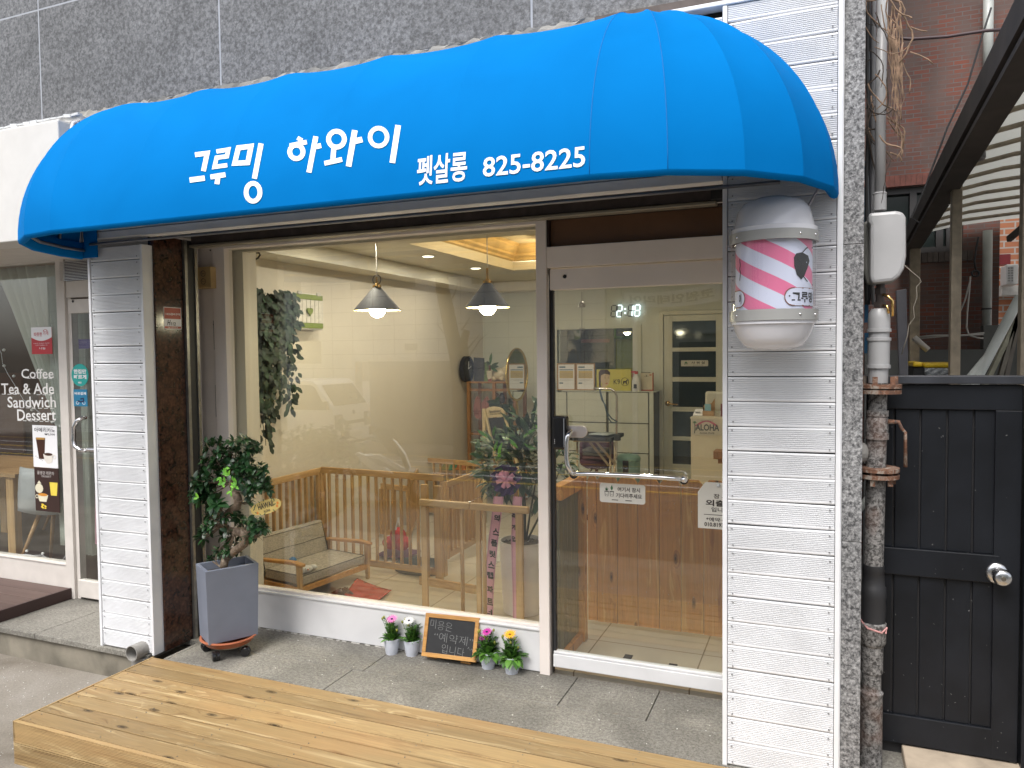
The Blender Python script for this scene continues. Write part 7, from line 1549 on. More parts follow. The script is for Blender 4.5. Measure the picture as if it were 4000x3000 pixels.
for cxx, cyy, R_c, n_ in ((1990, 1760, 60, 20), (2060, 1730, 70, 24), (2110, 1700, 60, 16), (1930, 1800, 55, 18), (2030, 1810, 70, 26), (2100, 1800, 70, 26), (1960, 1870, 55, 14), (1900, 1760, 40, 10), (1900, 1840, 40, 10), (2060, 1640, 50, 6), (2120, 1630, 40, 6), (2090, 1900, 60, 16), (2120, 1960, 50, 10), (1930, 1930, 40, 6), (2190, 1810, 40, 10), (2180, 1850, 35, 8), (2020, 1680, 40, 6)):
    for k in range(int(n_ * 1.5)):
        a, r_ = random.uniform(0, 6.28), R_c * math.sqrt(random.random()); px = min(cxx + r_ * math.cos(a), 2215 if cyy > 1740 else 2118); c = cpl(px, cyy + r_ * math.sin(a), PCY + random.uniform(-.16, .16)); b_ = cpl(2045, 1850)
        d_ = (c - b_).normalized() * .7 + V((random.uniform(-.7, .7), random.uniform(-.8, .3), random.uniform(-.5, .7))); lm.leaf(c, d_, V((random.uniform(-.3, .3), -.3, 1)), random.uniform(.08, .13), random.uniform(.030, .046), .2, .35)
for px, py, dx, dy, L_ in ((2080, 1650, .05, 1, .10), (1980, 1700, -.3, 1, .09), (2070, 1700, -.5, 1, .10), (2090, 1890, -1, -.1, .09), (1900, 1850, -1, -.2, .12), (1890, 1790, -1, .3, .11), (2090, 1610, 0, 1, .08)):
    c = cpl(px, py, PCY - .15); lm.leaf(c, V((dx, 0, dy)), V((0, -1, .2)), L_, L_ * .28, .1, .3)
lm.build('foliage', GLEAF, t, smooth=True)
mb = MB()
for k in range(16): c = cpl(random.uniform(1900, 2190), random.uniform(1700, 1800), PCY - .14); mb.leaf(c, V((random.uniform(-1, 1), -.3, random.uniform(-.2, 1))), V((0, -1, .3)), .085, .022, .1, .3)
mb.build('young_foliage', YLEAF, t, smooth=True)
# ribbon bow
RY_ = 4.30; t = thing('ribbon_bow', cpl(1985, 1865, RY_), 'purple tulle and pink ribbon bow tied to the leafy plant', 'bow')
TUL = plain('purple_tulle', (.075, .03, .16), .7, var=.4, vs=20); PNK = plain('pink_ribbon', (.80, .34, .50), .45, var=.25, vs=25); c = cpl(1987, 1870, RY_ + .03)
mb = MB(); rows_ = []
for j in range(6):
    rr = .0001 + .092 * j / 5; rows_.append([c + V((rr * 1.05 * math.cos(a) * (1 + .08 * math.sin(a * 9)), .03 * math.sin(a * 11 + j) * j / 5 - .01 * j, rr * math.sin(a) * (1.05 + .06 * math.cos(a * 7)))) for a in [i * math.pi / 24 for i in range(49)]])
mb.grid(rows_, .5); mb.build('tulle', TUL, t, smooth=True)
def loop(cn, ang, L_, W__, tilt=0):
    m_ = MB(); R__ = Matrix.Rotation(ang, 3, 'Y'); P = []
    for i in range(15):
        a = 2 * math.pi * i / 14; p = V((L_ / 2 - L_ / 2 * math.cos(a), -.012 - .022 * abs(math.sin(a / 2)) * (1 if i < 7.5 else .3), 0)); P.append([c + V(cn) + R__ @ (p + V((0, 0, -W__ / 2 * (1 - .5 * math.cos(a / 2) ** 8)))), c + V(cn) + R__ @ (p + V((0, -.004, W__ / 2 * (1 - .5 * math.cos(a / 2) ** 8))))])
    m_.grid(P, .5); return m_
for i, (ang, L_, cn) in enumerate(((200, .07, (-.004, -.01, 0)), (160, .06, (-.004, -.02, .004)), (20, .065, (.004, -.01, 0)), (-35, .06, (.004, -.018, 0)), (60, .05, (.002, -.03, .0)), (110, .052, (0, -.022, 0)), (-80, .055, (0, -.02, -.0)), (230, .055, (0, -.03, 0)), (-10, .05, (.006, -.034, .0)), (-120, .06, (0, -.016, 0)))):
    o = loop(cn, rad(ang), L_, .026).build('bow_loop', PNK, t, smooth=True, solid=.0015)
# streamers
def strip(pts, w_, y, name, label, rows):
    t = thing(name, cpl(*pts[0], y), label, 'ribbon', 'pink printed gift ribbons'); mb = MB(); L1 = []; 
    for (px, py) in pts: c_ = cpl(px, py, y); L1.append([c_ + V((-w_ / 2, 0, 0)), c_ + V((w_ / 2, 0, 0))])
    mb.grid(L1, .5); mb.build('ribbon_band', plain('pale_pink_satin', (.80, .42, .54), .4, var=.06), t, solid=.0015); mb = MB()
    for s_ in (-1, 1): 
        for off in (.44, .38): mb.grid([[q_[0].lerp(q_[1], .5 + s_ * off - .008) + V((0, -.0015, 0)), q_[0].lerp(q_[1], .5 + s_ * off + .008) + V((0, -.0015, 0))] for q_ in L1], .5)
    mb.build('printed_line', plain('wine_print', (.20, .05, .10), .5), t); mb = MB()
    for ch, px, py, sz in rows: c_ = cpl(px, py, y - .003); write(mb, ch, c_ + V((-sz / 2, 0, -sz / 2)), X1 + V((0, 0, -.08)), Z1, sz, sz * 1.05, .045)
    mb.build('brush_lettering', INK, t)
strip([(1948, 1940), (1940, 2010), (1928, 2100), (1918, 2200), (1910, 2300), (1907, 2450)], .066, 4.26, 'gift_ribbon', 'left pink ribbon with black brush-written Korean letters hanging behind the oak gate', (('의', 1941, 2023, .040), ('스', 1937, 2077, .042), ('플', 1930, 2121, .042), ('릿', 1924, 2164, .042), ('스', 1919, 2206, .042), ('텝', 1915, 2247, .042), ('파', 1915, 2302, .042), ('트', 1914, 2350, .042), ('너', 1910, 2392, .042)))
strip([(2022, 1940), (2017, 2020), (2014, 2120), (2017, 2220), (2020, 2320), (2022, 2460)], .060, 4.30, 'gift_ribbon', 'right pink ribbon half hidden behind the rightmost gate post', (('축', 2008, 2015, .034), ('개', 2008, 2060, .034), ('업', 2008, 2105, .034)))

# ------------------------------------------------------------------ shelf unit and what stands on it
SHY = 7.70; xa, xm, xb = A(1832, 1600, SHY).x, A(1932, 1600, SHY).x, A(2012, 1600, SHY).x; zt_s = A(1900, 1490, SHY).z
t = thing('shelf_unit', (xa, SHY, 0), 'tall reddish brown wooden shelf unit in the back left corner', 'shelf')
mb = MB()
for x in (xa, xm, xb): 
    for y in (SHY, SHY + .3): mb = MB().box(x - .018, x + .018, y - .015, y + .015, 0, zt_s - .02); mb.build('upright', SHELFW, t)
for z in (zt_s - .02, A(1900, 1700, SHY).z, A(1900, 1880, SHY).z): mb = MB().box(xa - .02, xb + .02, SHY - .018, SHY + .318, z, z + .02); mb.build('shelf_board', FENCEH if False else SHELFW, t, bevel=.002)
mb = MB().box(xa, xb, SHY - .01, SHY + .005, A(1900, 1528, SHY).z, A(1900, 1518, SHY).z); mb.build('cross_rail', SHELFW, t)
cx3 = -3.77; ca = AX(1824, 1442, cx3 + .05); ca.x = cx3 + .045; R_ = (AX(1824, 1393, cx3).z - AX(1824, 1493, cx3).z) / 2
t = thing('wall_clock', ca, 'round black wall clock seen edge-on, above the shelf unit', 'clock'); Mx = Matrix.Rotation(rad(90), 4, 'Y') @ Matrix.Identity(4)
mb = MB().lathe([(.001, -.02), (R_, -.02), (R_, .03), (R_ * .9, .035), (R_ * .88, .015), (.001, .015)], ca, 40, M=Mx); mb.build('case', plain('navy_black', (.012, .016, .03), .35), t, auto=40)
mb = MB(); mb.bar(ca + V((.022, 0, 0)), ca + V((.022, R_ * .5, R_ * .2)), .006, .003); mb.bar(ca + V((.023, 0, 0)), ca + V((.023, R_ * .1, R_ * .6)), .005, .003); mb.build('hand', PAPER, t)
def onshelf(px, py, y=SHY + .12): return A(px, py, y)
t = thing('magazine_rack', onshelf(1870, 1470), 'stack of dark glossy packets leaning beside the clock on the shelf top', 'packets'); base = A(1880, 1490, SHY).z
for i, (dx, c_) in enumerate(((0, (.05, .05, .06)), (.05, (.16, .22, .10)), (.08, (.30, .08, .08)))):
    x = xa + .06 + dx; mb = MB(); mb.prism([V((x, SHY + .02, base)), V((x + .12, SHY + .02, base)), V((x + .07, SHY + .12, base + .26 - dx)), V((x - .05, SHY + .12, base + .27 - dx))], (0.01, .01, 0)); mb.build('packet', plain('packet_%d' % i, c_, .12, var=.5, vs=40), t)
vb = V((A(1913, 1485, SHY + .06).x, SHY + .06, base)); t = thing('potted_sprig', vb, 'small cream cup with a dark green leafy sprig on the shelf top', 'potted plant'); mb = MB().lathe([(.001, 0), (.026, 0), (.036, .118), (.033, .118), (.001, .10)], vb, 20); mb.build('cup', plain('cream_cup', (.66, .60, .48), .5), t, auto=40)
mb = MB(); 
for a, L_ in ((85, .13), (28, .11), (5, .10), (-30, .10), (150, .06)): p = vb + V((.01, 0, .13 + (.06 if a > 80 else .03))); mb.leaf(p, V((math.cos(rad(a)), -.1, math.sin(rad(a)))), V((0, -1, .1)), L_, .036, .1, .2)
mb.tube([vb + V((0, 0, .1)), vb + V((.01, 0, .2))], .003, 5); mb.build('leaf', GLEAF, t, smooth=True)
c = V((A(1958, 1462, SHY + .15).x, SHY + .15, base)); CRM = plain('cream_ceramic', (.66, .58, .42), .2); t = thing('dog_figurine', c, 'glossy cream ceramic dog figure with a white cloth, on the shelf top near the mirror', 'figurine')
mb = MB(); mb.ball(c + V((-.02, 0, .075)), .075, 12, sc_=(1.25, .9, 1)); mb.ball(c + V((.075, 0, .115)), .062, 12, sc_=(1, .9, 1)); mb.ball(c + V((.125, -.02, .05)), .036, 10, sc_=(.9, .9, 1.3)); mb.ball(c + V((.02, -.03, .03)), .034, 8); mb.ball(c + V((-.08, -.03, .03)), .034, 8); mb.ball(c + V((.09, -.05, .08)), .022, 8, sc_=(.6, .6, 1.6)); mb.build('body', CRM, t, smooth=True)
mb = MB(); mb.grid([[c + V((.10 + .03 * i, -.06 + .01 * j, .14 - .05 * i - .03 * abs(j - 1))) for j in range(4)] for i in range(5)] , .5); mb.build('cloth', PAPER, t, smooth=True, solid=.002)
my = 7.35; mc = A(2020, 1463, my); mrz = (A(2020, 1363, my).z - A(2020, 1563, my).z) / 2; t = thing('round_mirror', (mc.x, mc.y, 0), 'round gold-framed standing mirror turned sideways beside the shelf unit', 'mirror'); Rm = Matrix.Rotation(rad(-2), 4, 'Z')
mb = MB().tube([mc + Rm @ V((0, mrz * math.cos(a), mrz * math.sin(a))) for a in [i * math.pi / 20 for i in range(41)]], .013, 8, False); mb.build('frame', plain('gold_frame', (.62, .48, .18), .18, metal=1), t, smooth=True)
mb = MB().lathe([(.0001, 0), (mrz - .008, 0)], mc, 40, M=Rm @ Matrix.Rotation(rad(90), 4, 'Y')); mb.build('mirror_glass', plain('mirror_silver', (.75, .77, .75), .02, metal=1, var=0), t)
mb = MB().tube([mc + V((0, 0, -mrz - .01)), V((mc.x, mc.y, 0))], .010, 8); mb.build('stand', bpy.data.materials['gold_frame'], t); mb = MB().lathe([(.001, .0), (.12, 0), (.12, .012), (.001, .014)], (mc.x, mc.y, 0), 24); mb.build('foot', bpy.data.materials['gold_frame'], t)
# hanging pet vest
t = thing('pink_pet_vest', A(1865, 1600, SHY - .04), 'pink quilted pet vest with a dark red star hanging from the shelf unit', 'pet clothes'); PV = plain('pink_quilt', (.52, .16, .15), .6, var=.25, vs=60); f2 = lambda px, py, o=0: A(px, py, SHY - .05 - o)
mb = MB(); mb.prism([f2(*p) for p in ((1862, 1546), (1875, 1560), (1877, 1590), (1880, 1640), (1872, 1636), (1862, 1634), (1852, 1625), (1849, 1590), (1855, 1560))][::-1], (0, .02, 0)); mb.prism([f2(*p) for p in ((1902, 1546), (1890, 1560), (1880, 1575), (1880, 1598), (1908, 1596), (1909, 1560))], (0, .02, 0)); mb.build('vest', PV, t, bevel=.004)
mb = MB(); sc2 = f2(1862, 1610, .004); pts = []
for i in range(10): r_ = (.055 if i % 2 == 0 else .024); a = math.pi / 2 + i * math.pi / 5; pts.append(sc2 + V((r_ * math.cos(a), 0, r_ * math.sin(a))))
mb.add([sc2] + pts, [(0, i + 1, (i + 1) % 10 + 1) for i in range(10)]); mb.build('star', plain('dark_red_star', (.28, .04, .05), .5), t)
mb = MB().prism([f2(1846, 1642, .01), f2(1884, 1644, .01), f2(1912, 1610, .01), f2(1912, 1535, .01), f2(1850, 1535, .01)], (0, .001, 0)); mb.build('clear_wrap', glass('clear_wrap_film', (.9, .9, .9), .08), t)
t = thing('wrapped_accessories', A(1945, 1580, SHY - .04), 'clear bag of dark and brown pet accessories hanging beside the pink vest', 'pet accessories'); 
for i in range(14): mb = MB().ball(A(random.uniform(1932, 1965), random.uniform(1530, 1605), SHY + .05), random.uniform(.02, .05), 7, sc_=(1, .6, 1)); mb.build('item', plain('acc_%d' % (i % 4), [(.06, .05, .06), (.18, .12, .08), (.35, .33, .30), (.10, .06, .05)][i % 4], .4) if i < 4 else bpy.data.materials['acc_%d' % (i % 4)], t, smooth=True)
# A-frame sign
AY = 6.7; t = thing('easel_sign', A(1900, 1900, AY), 'cream A-frame blackboard easel with script words on its arched top, in front of the shelf', 'easel'); PINEW = plain('pale_pine', (.58, .47, .28), .5, var=.12, vs=20)
f3 = lambda px, py, o=0: A(px, py, AY - o)
mb = MB(); mb.prism([f3(*p) for p in ((1896, 1602), (1906, 1592), (1925, 1588), (1945, 1590), (1960, 1596), (1968, 1606), (1975, 1628), (1905, 1632))][::-1], (0, .02, 0)); mb.build('arched_top', PINEW, t, bevel=.002)
for a, b in (((1893, 1600), (1955, 1870)), ((1968, 1608), (2030, 1850))): mb = MB().bar(f3(*a, .01), f3(*b, .01), .028, .02); mb.build('front_leg', PINEW, t)
for a, b in (((1884, 1598), (1884, 1935)), ): mb = MB().bar(f3(*a, -.0) + V((0, .04, 0)), V((f3(*b).x, AY + .06, 0.0)), .035, .02); mb.build('rear_leg', PINEW, t)
mb = MB().prism([f3(*p, .002) for p in ((1908, 1634), (1972, 1630), (2010, 1760), (1940, 1775))][::-1], (0, .012, 0)); mb.build('blackboard', bpy.data.materials['chalkboard_black'], t)
mb = MB(); p = f3(1910, 1614, .004); q_ = f3(1956, 1610, .004); write(mb, 'Natural wind', p, (q_ - p).normalized(), Z1, (q_ - p).length, .030, .01, .3); p = f3(1913, 1622, .004); q_ = f3(1958, 1617, .004); write(mb, 'Write a better future', p, (q_ - p).normalized(), Z1, (q_ - p).length, .014, .02); mb.build('lettering', INK, t)
# trailing pothos on the shelf
random.seed(8); t = thing('trailing_pothos', A(1950, 1580, 7.4), 'trailing green pothos hanging over the right end of the shelf unit', 'plant'); mb = MB()
for px, py in [(1932 + random.uniform(-8, 60), 1575 + random.uniform(-15, 25)) for _ in range(36)] + [(1972 + i * 2.2 + random.uniform(-8, 8), 1600 + i * 4.4) for i in range(34)]: mb.leaf(A(px, py, 7.45), V((random.uniform(-1, 1), -.2, random.uniform(-1, .3))), V((0, -1, .1)), .07, .04, .1, .2)
mb.build('foliage', IVYLEAF, t, smooth=True); mb = MB().tube([A(1940, 1580, 7.45), A(1980, 1600, 7.45), A(2000, 1650, 7.45), A(2030, 1740, 7.45)], .004, 5); mb.build('stem', IVYLEAF, t)
# treats on a table behind the pen
t = thing('treat_table', (-3.2, 7.1, 0), 'low wooden table behind the far pen panel', 'table'); tz = A(1700, 1842, 7.1).z; x0, x1_ = A(1630, 1840, 7.1).x, A(1800, 1840, 7.1).x
mb = MB().box(x0, x1_, 7.0, 7.4, tz - .02, tz); mb.build('tabletop', FENCEH, t)
for x in (x0 + .03, x1_ - .03): mb = MB().box(x - .02, x + .02, 7.05, 7.09, 0, tz - .021); mb.build('leg', FENCEW, t)
p = A(1682, 1835, 7.05); t = thing('treat_box', p, 'small red treat box standing open on the table behind the pen', 'box'); mb = MB(); mb.prism([A(1668, 1832, 7.05), A(1701, 1832, 7.05), A(1699, 1785, 7.05), A(1665, 1796, 7.05)], (0, .05, 0)); mb.build('box', plain('red_orange_print', (.42, .07, .03), .4, var=.3, vs=40), t)
mb = MB(); 
for k in range(3): a = A(1669 + k * 10, 1800, 7.045); mb.box(a.x, a.x + .018, 7.044, 7.046, a.z, a.z + .02)
mb.build('picture_print', PAPER, t)
for i, (px, c_, lb) in enumerate(((1738, (.30, .28, .12), 'yellowish treat packet left of the green one on the table'), (1768, (.05, .25, .15), 'green treat packet on the table behind the pen'), (1795, (.45, .16, .06), 'orange treat packet at the right end of the table'))):
    a = A(px, 1838, 7.05); mb = MB(); mb.prism([a + V((-.06, 0, 0)), a + V((.06, 0, 0)), a + V((.05, .03, .07)), a + V((-.02, .03, .085))], (0, .04, 0)); tag(mb.build('treat_packet', plain('treat_%d' % i, c_, .2, var=.4, vs=50), bevel=.006), lb, 'packet', 'treat packets on the table')

# ------------------------------------------------------------------ back wall: cabinets, frames, door, clock
CBY = 7.95; cabm = plain('pale_cabinet', (.58, .60, .52), .45, var=.05); cz = A(2380, 1527, CBY).z; cxa, cxb = A(2213, 1530, CBY).x, A(2552, 1530, CBY).x
t = thing('white_cabinet', (cxa, CBY, 0), 'long pale cabinet with panel doors along the back wall, seen through the glass door', 'cabinet')
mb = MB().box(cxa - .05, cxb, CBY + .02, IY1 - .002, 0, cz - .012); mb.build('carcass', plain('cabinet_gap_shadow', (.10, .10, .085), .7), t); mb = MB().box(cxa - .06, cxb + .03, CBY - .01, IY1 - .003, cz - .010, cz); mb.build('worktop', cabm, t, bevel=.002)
for cA_, cB_ in ((2217, 2368), (2378, 2532)):
    for r0_, r1_ in ((1533, 1650), (1654, 1765), (1769, 1880), (1884, 1990)):
        mb = MB().box(A(cA_, 1700, CBY).x, A(cB_, 1700, CBY).x, CBY, CBY + .018, A(2380, r1_, CBY).z, A(2380, r0_, CBY).z); mb.build('door', cabm, t, bevel=.002)
mb = MB().box(A(2537, 1700, CBY).x, cxb, CBY - .002, CBY + .018, 0, cz - .011); mb.build('end_panel', cabm, t); mb = MB().box(cxa - .3, A(2213, 1700, CBY).x, CBY + .0, CBY + .018, 0, cz - .02); mb.build('side_panel', cabm, t)
FRW = plain('light_wood_frame', (.42, .25, .11), .5, var=.15, vs=20)
for i, (xa_, xb_, lb) in enumerate(((2176, 2247, 'left of two wood-framed certificates with yellow table rows on the cabinet'), (2250, 2323, 'right of two wood-framed certificates with yellow table rows on the cabinet'))):
    y = 8.0; a, b = A(xa_, 1520, y), A(xb_, 1419, y); a.z = cz + .001; t = thing('framed_certificate', a, lb, 'picture frame', 'framed certificates on the cabinet'); mb = MB(); f = .012; mb.box(a.x, b.x, y, y + .02, a.z, a.z + f); mb.box(a.x, b.x, y, y + .02, b.z - f, b.z); mb.box(a.x, a.x + f, y, y + .02, a.z + f, b.z - f); mb.box(b.x - f, b.x, y, y + .02, a.z + f, b.z - f); mb.build('frame', FRW, t)
    mb = MB().box(a.x + f, b.x - f, y + .008, y + .012, a.z + f, b.z - f); mb.build('paper', PAPER, t); W_, H_ = b.x - a.x - 2 * f, b.z - a.z - 2 * f; fn = lambda u, v: (a.x + f + u * W_, a.z + f + v * H_)
    mb = MB(); (x0, z0), (x1_, z1) = fn(.08, .44), fn(.92, .74); mb.box(x0, x1_, y + .0074, y + .0078, z0, z1); mb.build('yellow_print', plain('cert_yellow', (.62, .47, .20), .5), t)
    mb = MB()
    for (u0, u1, v0_, v1_) in ((.08, .45, .86, .92), (.08, .92, .76, .80), (.08, .3, .22, .27)): (x0, z0), (x1_, z1) = fn(u0, v0_), fn(u1, v1_); mb.box(x0, x1_, y + .0074, y + .0078, z0, z1)
    mb.build('blue_print', plain('cert_blue', (.10, .20, .28), .5), t); mb = MB()
    for k in range(11):
        v = .47 + k * .025 if k < 8 else .33 + (k - 8) * .03; (x0, z0), (x1_, z1) = fn(.08, v), fn(.92 - .1 * (k % 3), v + .006); mb.box(x0, x1_, y + .0068, y + .0072, z0, z1)
    mb.build('line_print', plain('cert_grey', (.25, .24, .22), .5), t)
y = 7.99; a, b = A(2331, 1524, y), A(2464, 1443, y); a.z = cz + .001; t = thing('yellow_portrait_box', a, 'yellow box with a drawn woman face and the letters K9 on the cabinet', 'box'); W_, H_ = b.x - a.x, b.z - a.z
mb = MB().box(a.x, b.x, y, y + .09, a.z, b.z); mb.build('box', plain('box_yellow', (.60, .55, .12), .45, var=.05), t); fn = lambda p, o=.001: V((a.x + p[0] * W_, y - o, a.z + p[1] * H_))
mb = MB(); write(mb, 'K9', fn((.50, .30)), X1, Z1, .19 * W_, .24 * H_, .01); ring(mb, (.83, .42), .105, .19, .018, lambda p: fn(p)); stroke(mb, [(.78, .42), (.88, .42)], .08, False, fn); stroke(mb, [(.79, .44), (.79, .30)], .03, False, fn); stroke(mb, [(.87, .44), (.87, .30)], .03, False, fn); stroke(mb, [(.87, .44), (.90, .52)], .04, False, fn); mb.build('black_print', INK, t)
mb = MB(); mb.add([fn(p) for p in ((.07, .2), (.06, .85), (.12, .99), (.32, .99), (.40, .86), (.40, .72), (.24, .80), (.14, .70), (.12, .3), (.16, .02), (.06, .0))], [tuple(range(11))]); mb.build('hair_print', plain('hair_print', (.06, .03, .03), .5), t)
mb = MB(); mb.add([fn(p, .0015) for p in ((.13, .72), (.24, .80), (.39, .74), (.39, .5), (.36, .3), (.28, .18), (.24, .16), (.24, .02), (.14, .02), (.16, .3), (.12, .5))], [tuple(range(11))]); mb.build('face_print', plain('skin_print', (.62, .48, .32), .5), t)
mb = MB(); stroke(mb, [(.26, .34), (.33, .34)], .025, False, lambda p: fn(p, .002)); mb.build('lip_print', plain('lip_red', (.5, .06, .05), .5), t); mb = MB()
for u in (.22, .33): stroke(mb, [(u, .60), (u + .05, .60)], .02, False, lambda p: fn(p, .002)); stroke(mb, [(u, .68), (u + .05, .69)], .012, False, lambda p: fn(p, .002))
mb.build('eye_print', INK, t)
c = V((A(2486, 1525, 7.97).x, 7.97, cz)); t = thing('spray_bottle', c, 'white spray bottle with a red trigger head on the cabinet', 'bottle'); mb = MB().lathe([(.001, .0), (.05, .0), (.052, .02), (.05, .11), (.032, .15), (.018, .165), (.018, .18), (.001, .18)], c, 20, sy=.6); mb.build('bottle', plain('translucent_white', (.62, .62, .60), .3), t, auto=40)
mb = MB(); mb.cbox(c + V((0, 0, .197)), (.034, .03, .03)); mb.cbox(c + V((-.03, 0, .205)), (.05, .02, .02)); mb.bar(c + V((-.035, 0, .195)), c + V((-.042, 0, .15)), .012, .008); mb.build('trigger_head', plain('red_trigger', (.5, .04, .03), .4), t, bevel=.004); mb = MB().box(c.x - .022, c.x + .01, c.y - .035, c.y - .031, cz + .03, cz + .075); mb.build('label', INK, t)
y = 8.02; a, b = A(2503, 1524, y), A(2548, 1456, y); a.z = cz + .001; t = thing('desk_calendar', a, 'cream desk calendar showing 3 with a red base, at the right end of the cabinet', 'calendar'); mb = MB().box(a.x, b.x, y, y + .01, a.z + .012, b.z); mb.build('page', plain('cream_page', (.62, .56, .42), .6), t); mb = MB().box(a.x, b.x + .005, y - .005, y + .06, a.z, a.z + .011); mb.box(b.x, b.x + .006, y, y + .04, a.z + .012, b.z); mb.build('base', plain('calendar_red', (.48, .08, .03), .5), t)
mb = MB(); write(mb, '-3-', V((a.x + .035, y - .001, b.z - .045)), X1, Z1, .05, .022, .01); [mb.box(a.x + .008 + k * .011, a.x + .012 + k * .011, y - .004, y + .012, b.z - .003, b.z + .006) for k in range(int((b.x - a.x - .02) / .011))]; mb.build('print_and_rings', INK, t); mb = MB().box(b.x - .03, b.x - .008, y - .001, y - .0004, b.z - .03, b.z - .018); mb.build('red_mark', bpy.data.materials['calendar_red'], t)
# digital clock
y = 8.27; t = thing('digital_clock', A(2450, 1215, y), 'digital clock with glowing white segments reading 2:18 on the back wall', 'clock'); SEGON = glow('segment_glow', (.75, .95, 1), 1.6); SEGOFF = plain('segment_off', (.12, .12, .125), .5)
def segs(px, ch):
    w_, h_ = 19, 44; on = {'8': 'abcdefg', '2': 'abged', '1': 'bc', ' ': ''}[ch]; x0, y0_ = px, 1237; sh = 4
    P = {'d': ((0, 0), (w_, 0)), 'e': ((0, 0), (sh * .5, h_ / 2)), 'c': ((w_, 0), (w_ + sh * .5, h_ / 2)), 'g': ((sh * .5, h_ / 2), (w_ + sh * .5, h_ / 2)), 'f': ((sh * .5, h_ / 2), (sh, h_)), 'b': ((w_ + sh * .5, h_ / 2), (w_ + sh, h_)), 'a': ((sh, h_), (w_ + sh, h_))}
    for k, (p, q) in P.items():
        f = lambda p_, o=.006: A(x0 + p_[0], y0_ - p_[1] - (x0 - 2400) * .03, y - o); p, q = V((*p, 0)), V((*q, 0)); d_ = (q - p).normalized() * 2.2; p_, q_ = p + d_, q - d_
        mb = MB().bar(f(p_), f(q_), .008, .011, up=Z1 if k in 'adg' else X1); mb.build('segment', SEGON if k in on else SEGOFF, t)
for px, ch in ((2386, ' '), (2408, '2'), (2452, ' '), (2478, '8')): segs(px, ch)
for p, q in (((2469, 1233), (2471, 1215)), ((2472, 1211), (2474, 1194))): mb = MB().bar(A(*p, y - .012), A(*q, y - .012), .010, .016, up=X1); mb.build('segment', SEGON, t)
for py in (1207, 1223): mb = MB().cbox(A(2442, py, y - .006), (.016, .01, .016)); mb.build('colon_dot', SEGON, t)
mb = MB().tube([A(2445, 1233, y), A(2440, 1232, y), A(2470, 1234, y)], .002, 4); mb.build('cable', BLKM, t)
# inner door
y = 8.285; dxa, dxb = A(2577, 1500, y).x, A(2835, 1500, y).x; dzt_ = A(2700, 1212, y).z; t = thing('interior_door', (dxa, y, 0), 'pale interior door with dark glass panes and a gold lever handle', 'door')
DP = plain('pale_door_paint', (.62, .62, .52), .4, var=.05); mb = MB(); mb.box(dxa, dxa + .045, y - .03, y + .012, 0, dzt_); mb.box(dxa + .045, dxb, y - .03, y + .012, dzt_ - .045, dzt_); mb.build('door_case', DP, t, bevel=.004)
pL, pR = A(2627, 1400, y).x, A(2797, 1400, y).x; rows_ = ((1254, 1357), (1373, 1473), (1491, 1590), (1608, 1706), (1722, 1815)); zs = [(A(2710, b_, y).z, A(2710, a_, y).z) for a_, b_ in rows_]
mb = MB(); mb.box(dxa + .05, pL, y - .012, y + .01, 0, dzt_ - .05); mb.box(pR, dxb, y - .012, y + .01, 0, dzt_ - .05); prev = dzt_ - .05
for z0, z1 in zs: mb.box(pL, pR, y - .0115, y + .01, z1, prev); prev = z0
mb.box(pL, pR, y - .0115, y + .01, 0, prev); mb.build('door_leaf', DP, t, bevel=.003)
for z0, z1 in zs: mb = MB().box(pL, pR, y - .002, y + .004, z0, z1); mb.build('pane', plain('dark_teal_pane', (.022, .032, .03), .06, var=.3, vs=3) if z1 == zs[0][1] else bpy.data.materials['dark_teal_pane'], t)
c = A(2608, 1576, y - .012); mb = MB().lathe([(.001, .012), (.026, .010), (.03, 0)], c, 20, M=Mk); h = mb.build('handle_rose', BRASS, t, smooth=True); mb = MB().tube([c, c + V((0, -.05, 0)), c + V((.02, -.055, 0)), c + V((.12, -.055, -.005))], .008, 8); mb.build('lever_handle', BRASS, t, smooth=True)
a, b = A(2660, 1431, y - .02), A(2766, 1407, y - .02); t = thing('shower_room_plate', a, 'small cream Korean room plate across the second pane of the pale interior door', 'sign'); mb = MB().prism(roundrect(a.x, b.x, a.z, b.z, .008, y - .02), (0, .006, 0)); mb.build('plate', plain('room_plate', (.62, .60, .52), .5), t); W_, H_ = b.x - a.x, b.z - a.z
mb = MB(); O_ = V((a.x, y - .0206, a.z)); write(mb, '샤 워 실', O_ + V((.38 * W_, 0, .40 * H_)), X1, Z1, .5 * W_, .42 * H_, .03); write(mb, '- SHOWER ROOM -', O_ + V((.42 * W_, 0, .12 * H_)), X1, Z1, .42 * W_, .14 * H_, .01); mb.build('lettering', SINK, t); mb = MB(); mb.add([O_ + V((u * W_, 0, v * H_)) for u, v in ((.12, .45), (.26, .45), (.22, .75), (.16, .75))], [(0, 1, 2, 3)]); [mb.box(O_.x + (.13 + k * .045) * W_, O_.x + (.145 + k * .045) * W_, O_.y - .0002, O_.y, O_.z + .2 * H_, O_.z + .38 * H_) for k in range(3)]; mb.build('shower_symbol', SGRN, t)

